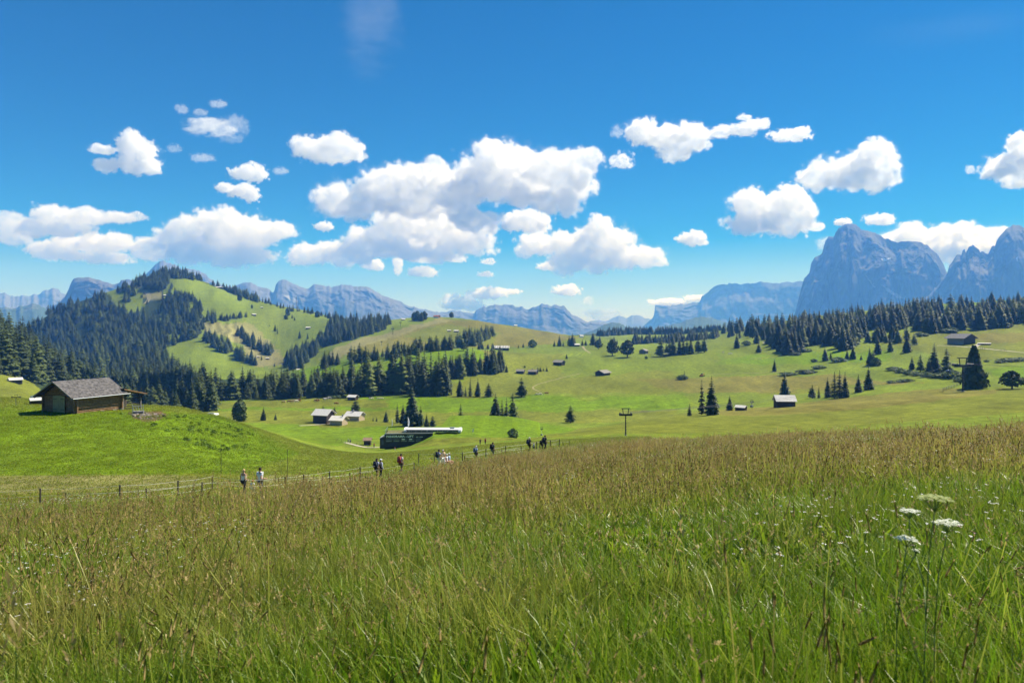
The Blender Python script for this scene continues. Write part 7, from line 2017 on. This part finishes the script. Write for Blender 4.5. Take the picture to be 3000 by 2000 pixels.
# short turf on the hump, the hollow and the brown ridge
M_TURF = grass_mat('turf_blade', (.120, .205, .006), (.195, .285, .012), (.300, .265, .060), .45, .1)
SHORT = [tuft('turf', s, 14, (.04, .13), .022, .45, wide=2, dry=.15) for s in (51, 52)]
for q in SHORT: q.materials[0] = M_TURF
n = 46000
y = np.sqrt(rg.uniform(46 ** 2, 128 ** 2, n)); px = rg.uniform(-150, 1900, n); x = (px - 1500) / F * y
pyy = HOR - ground_z(x, y) / y * F
k = (y > edge_D(px) + .3)
x, y, px = x[k], y[k], px[k]; n = len(x)
green = in_poly(px, HOR - ground_z(x, y, False) / y * F, [(-2000,1150),(640,1215),(760,1265),(880,1330),(700,1388),(-2000,1392)])
scatter('short_turf', SHORT, np.stack([x, y, ground_z(x, y) - .02], 1), np.stack([rg.normal(0, .1, n), rg.normal(0, .1, n), rg.uniform(0, 6.28, n)], 1), np.stack([np.full(n, 1.5)] * 2 + [rg.uniform(.6, 1.3, n)], 1), rg.integers(0, 2, n), np.where(green, rg.uniform(0, .15, n), rg.uniform(.15, .6, n)), label='short grazed turf on the hump and hollow beyond the fence', kind='stuff')

# coarse weeds and white blossoms on the flank of the hump right of the barn
n = 900
px = rg.uniform(300, 900, n); y = rg.uniform(64, 118, n); x = (px - 1500) / F * y
pyy = HOR - ground_z(x, y) / y * F
k = in_poly(px, pyy, [(330,1210),(560,1218),(700,1245),(760,1290),(700,1330),(600,1320),(480,1260)]) & (fbm(x / 3, y / 3, 3, 95) > .02)
x, y = x[k], y[k]; n = len(x)
M_WEED = leaf_mat('weed_leaves', (.07, .13, .012), (.13, .20, .03), .35)
WEED = [clump_mesh('weed', M_WEED, s, 26, H=.26, Rr=.34, base=0, leaf=.09, shape='round') for s in (71, 72)]
scatter('weeds', WEED, np.stack([x, y, ground_z(x, y) - .03], 1), np.stack([np.zeros(n)] * 2 + [rg.uniform(0, 6.28, n)], 1), np.repeat(rg.uniform(.5, 1.3, n)[:, None], 3, 1), rg.integers(0, 2, n), np.zeros(n), label='coarse dark weeds on the flank of the hump right of the barn', kind='stuff')
# ------------------------------------------------------------------ tall umbel flowers in the right foreground
M_STEM = mat('umbel_stem', (.07, .14, .03), .6, noise=(8, .3, (.13, .18, .05)))
M_UMBEL = mat('umbel_white', (.74, .78, .70), .7, transl=.35)
M_UMBELG = mat('umbel_green', (.36, .42, .16), .7, transl=.35)
def umbel_plant(label, heads, root_px, D, seed):
    """heads: (px, py, width px, material, tilt)"""
    rnd = random.Random(seed); k = D / F
    base = at(root_px, D)
    e = empty('umbel_flower', base, 0, label=label, cat='flower', group='tall white umbel flowers')
    fork = None
    for i, (px, py, wpx, m, dd) in enumerate(heads):
        c = W(px, py, D + dd) - base; R0 = wpx * k / 2
        bm = bmesh.new()
        st = Vector((0, 0, -.05)) if fork is None else fork
        pts = [st.lerp(c - Vector((0, 0, R0 * .75)), t) + Vector((.03 * math.sin(t * 3 + seed), .02 * math.sin(t * 4), 0)) * (1 if 0 < t < 1 else 0) for t in (0, .3, .6, .85, 1)]
        for a, b in zip(pts[:-1], pts[1:]): tube_bm(bm, a, b, 0.0027, .0022, 7)
        done('stem', bm, M_STEM, e, smooth=True)
        if fork is None: fork = pts[2]
        um = empty_part('umbel', e)
        n = 17
        for j in range(n):
            a = j * 2.39996 + seed; rr = R0 * math.sqrt((j + .5) / n) * .92
            q = c + Vector((rr * math.cos(a), rr * math.sin(a) * .95, R0 * .10 * (1 - (rr / R0) ** 2) + rnd.uniform(-.004, .004)))
            tube('ray', pts[-1], q - Vector((0, 0, .004)), .0012, M_STEM, um, n=4)
            bm = bmesh.new(); cr = R0 * .21
            for z in range(12):
                b_ = z * 2.39996; r2 = cr * math.sqrt((z + .5) / 12); p = q + Vector((r2 * math.cos(b_), r2 * math.sin(b_), .35 * cr * (1 - (r2 / cr) ** 2) + rnd.uniform(-.001, .001)))
                g = cr * .34; t0 = rnd.uniform(0, 1.5)
                vs = [bm.verts.new(p + Vector((g * math.cos(t0 + w * 1.2566) * (1 if w % 2 == 0 else .8), g * math.sin(t0 + w * 1.2566), rnd.uniform(-.15, .25) * g))) for w in range(5)]
                ct = bm.verts.new(p + Vector((0, 0, .2 * g)))
                for w in range(5): bm.faces.new((vs[w], vs[(w + 1) % 5], ct))
            done('floret_cluster', bm, m, um)
umbel_plant('tall umbel flower with a wide greenish head, left of the pair', [(2738, 1462, 96, M_UMBELG, 0), (2664, 1497, 62, M_UMBEL, .35)], 2672, 3.0, 1)
umbel_plant('umbel flower with a full white head, right of the greenish one', [(2776, 1532, 74, M_UMBEL, 0)], 2725, 3.0, 2)
umbel_plant('lower umbel flower with loose white head left of the stems', [(2655, 1578, 66, M_UMBEL, 0), (2684, 1612, 22, M_UMBEL, .1)], 2640, 3.3, 3)
bpy.data.scenes.remove(WORK)
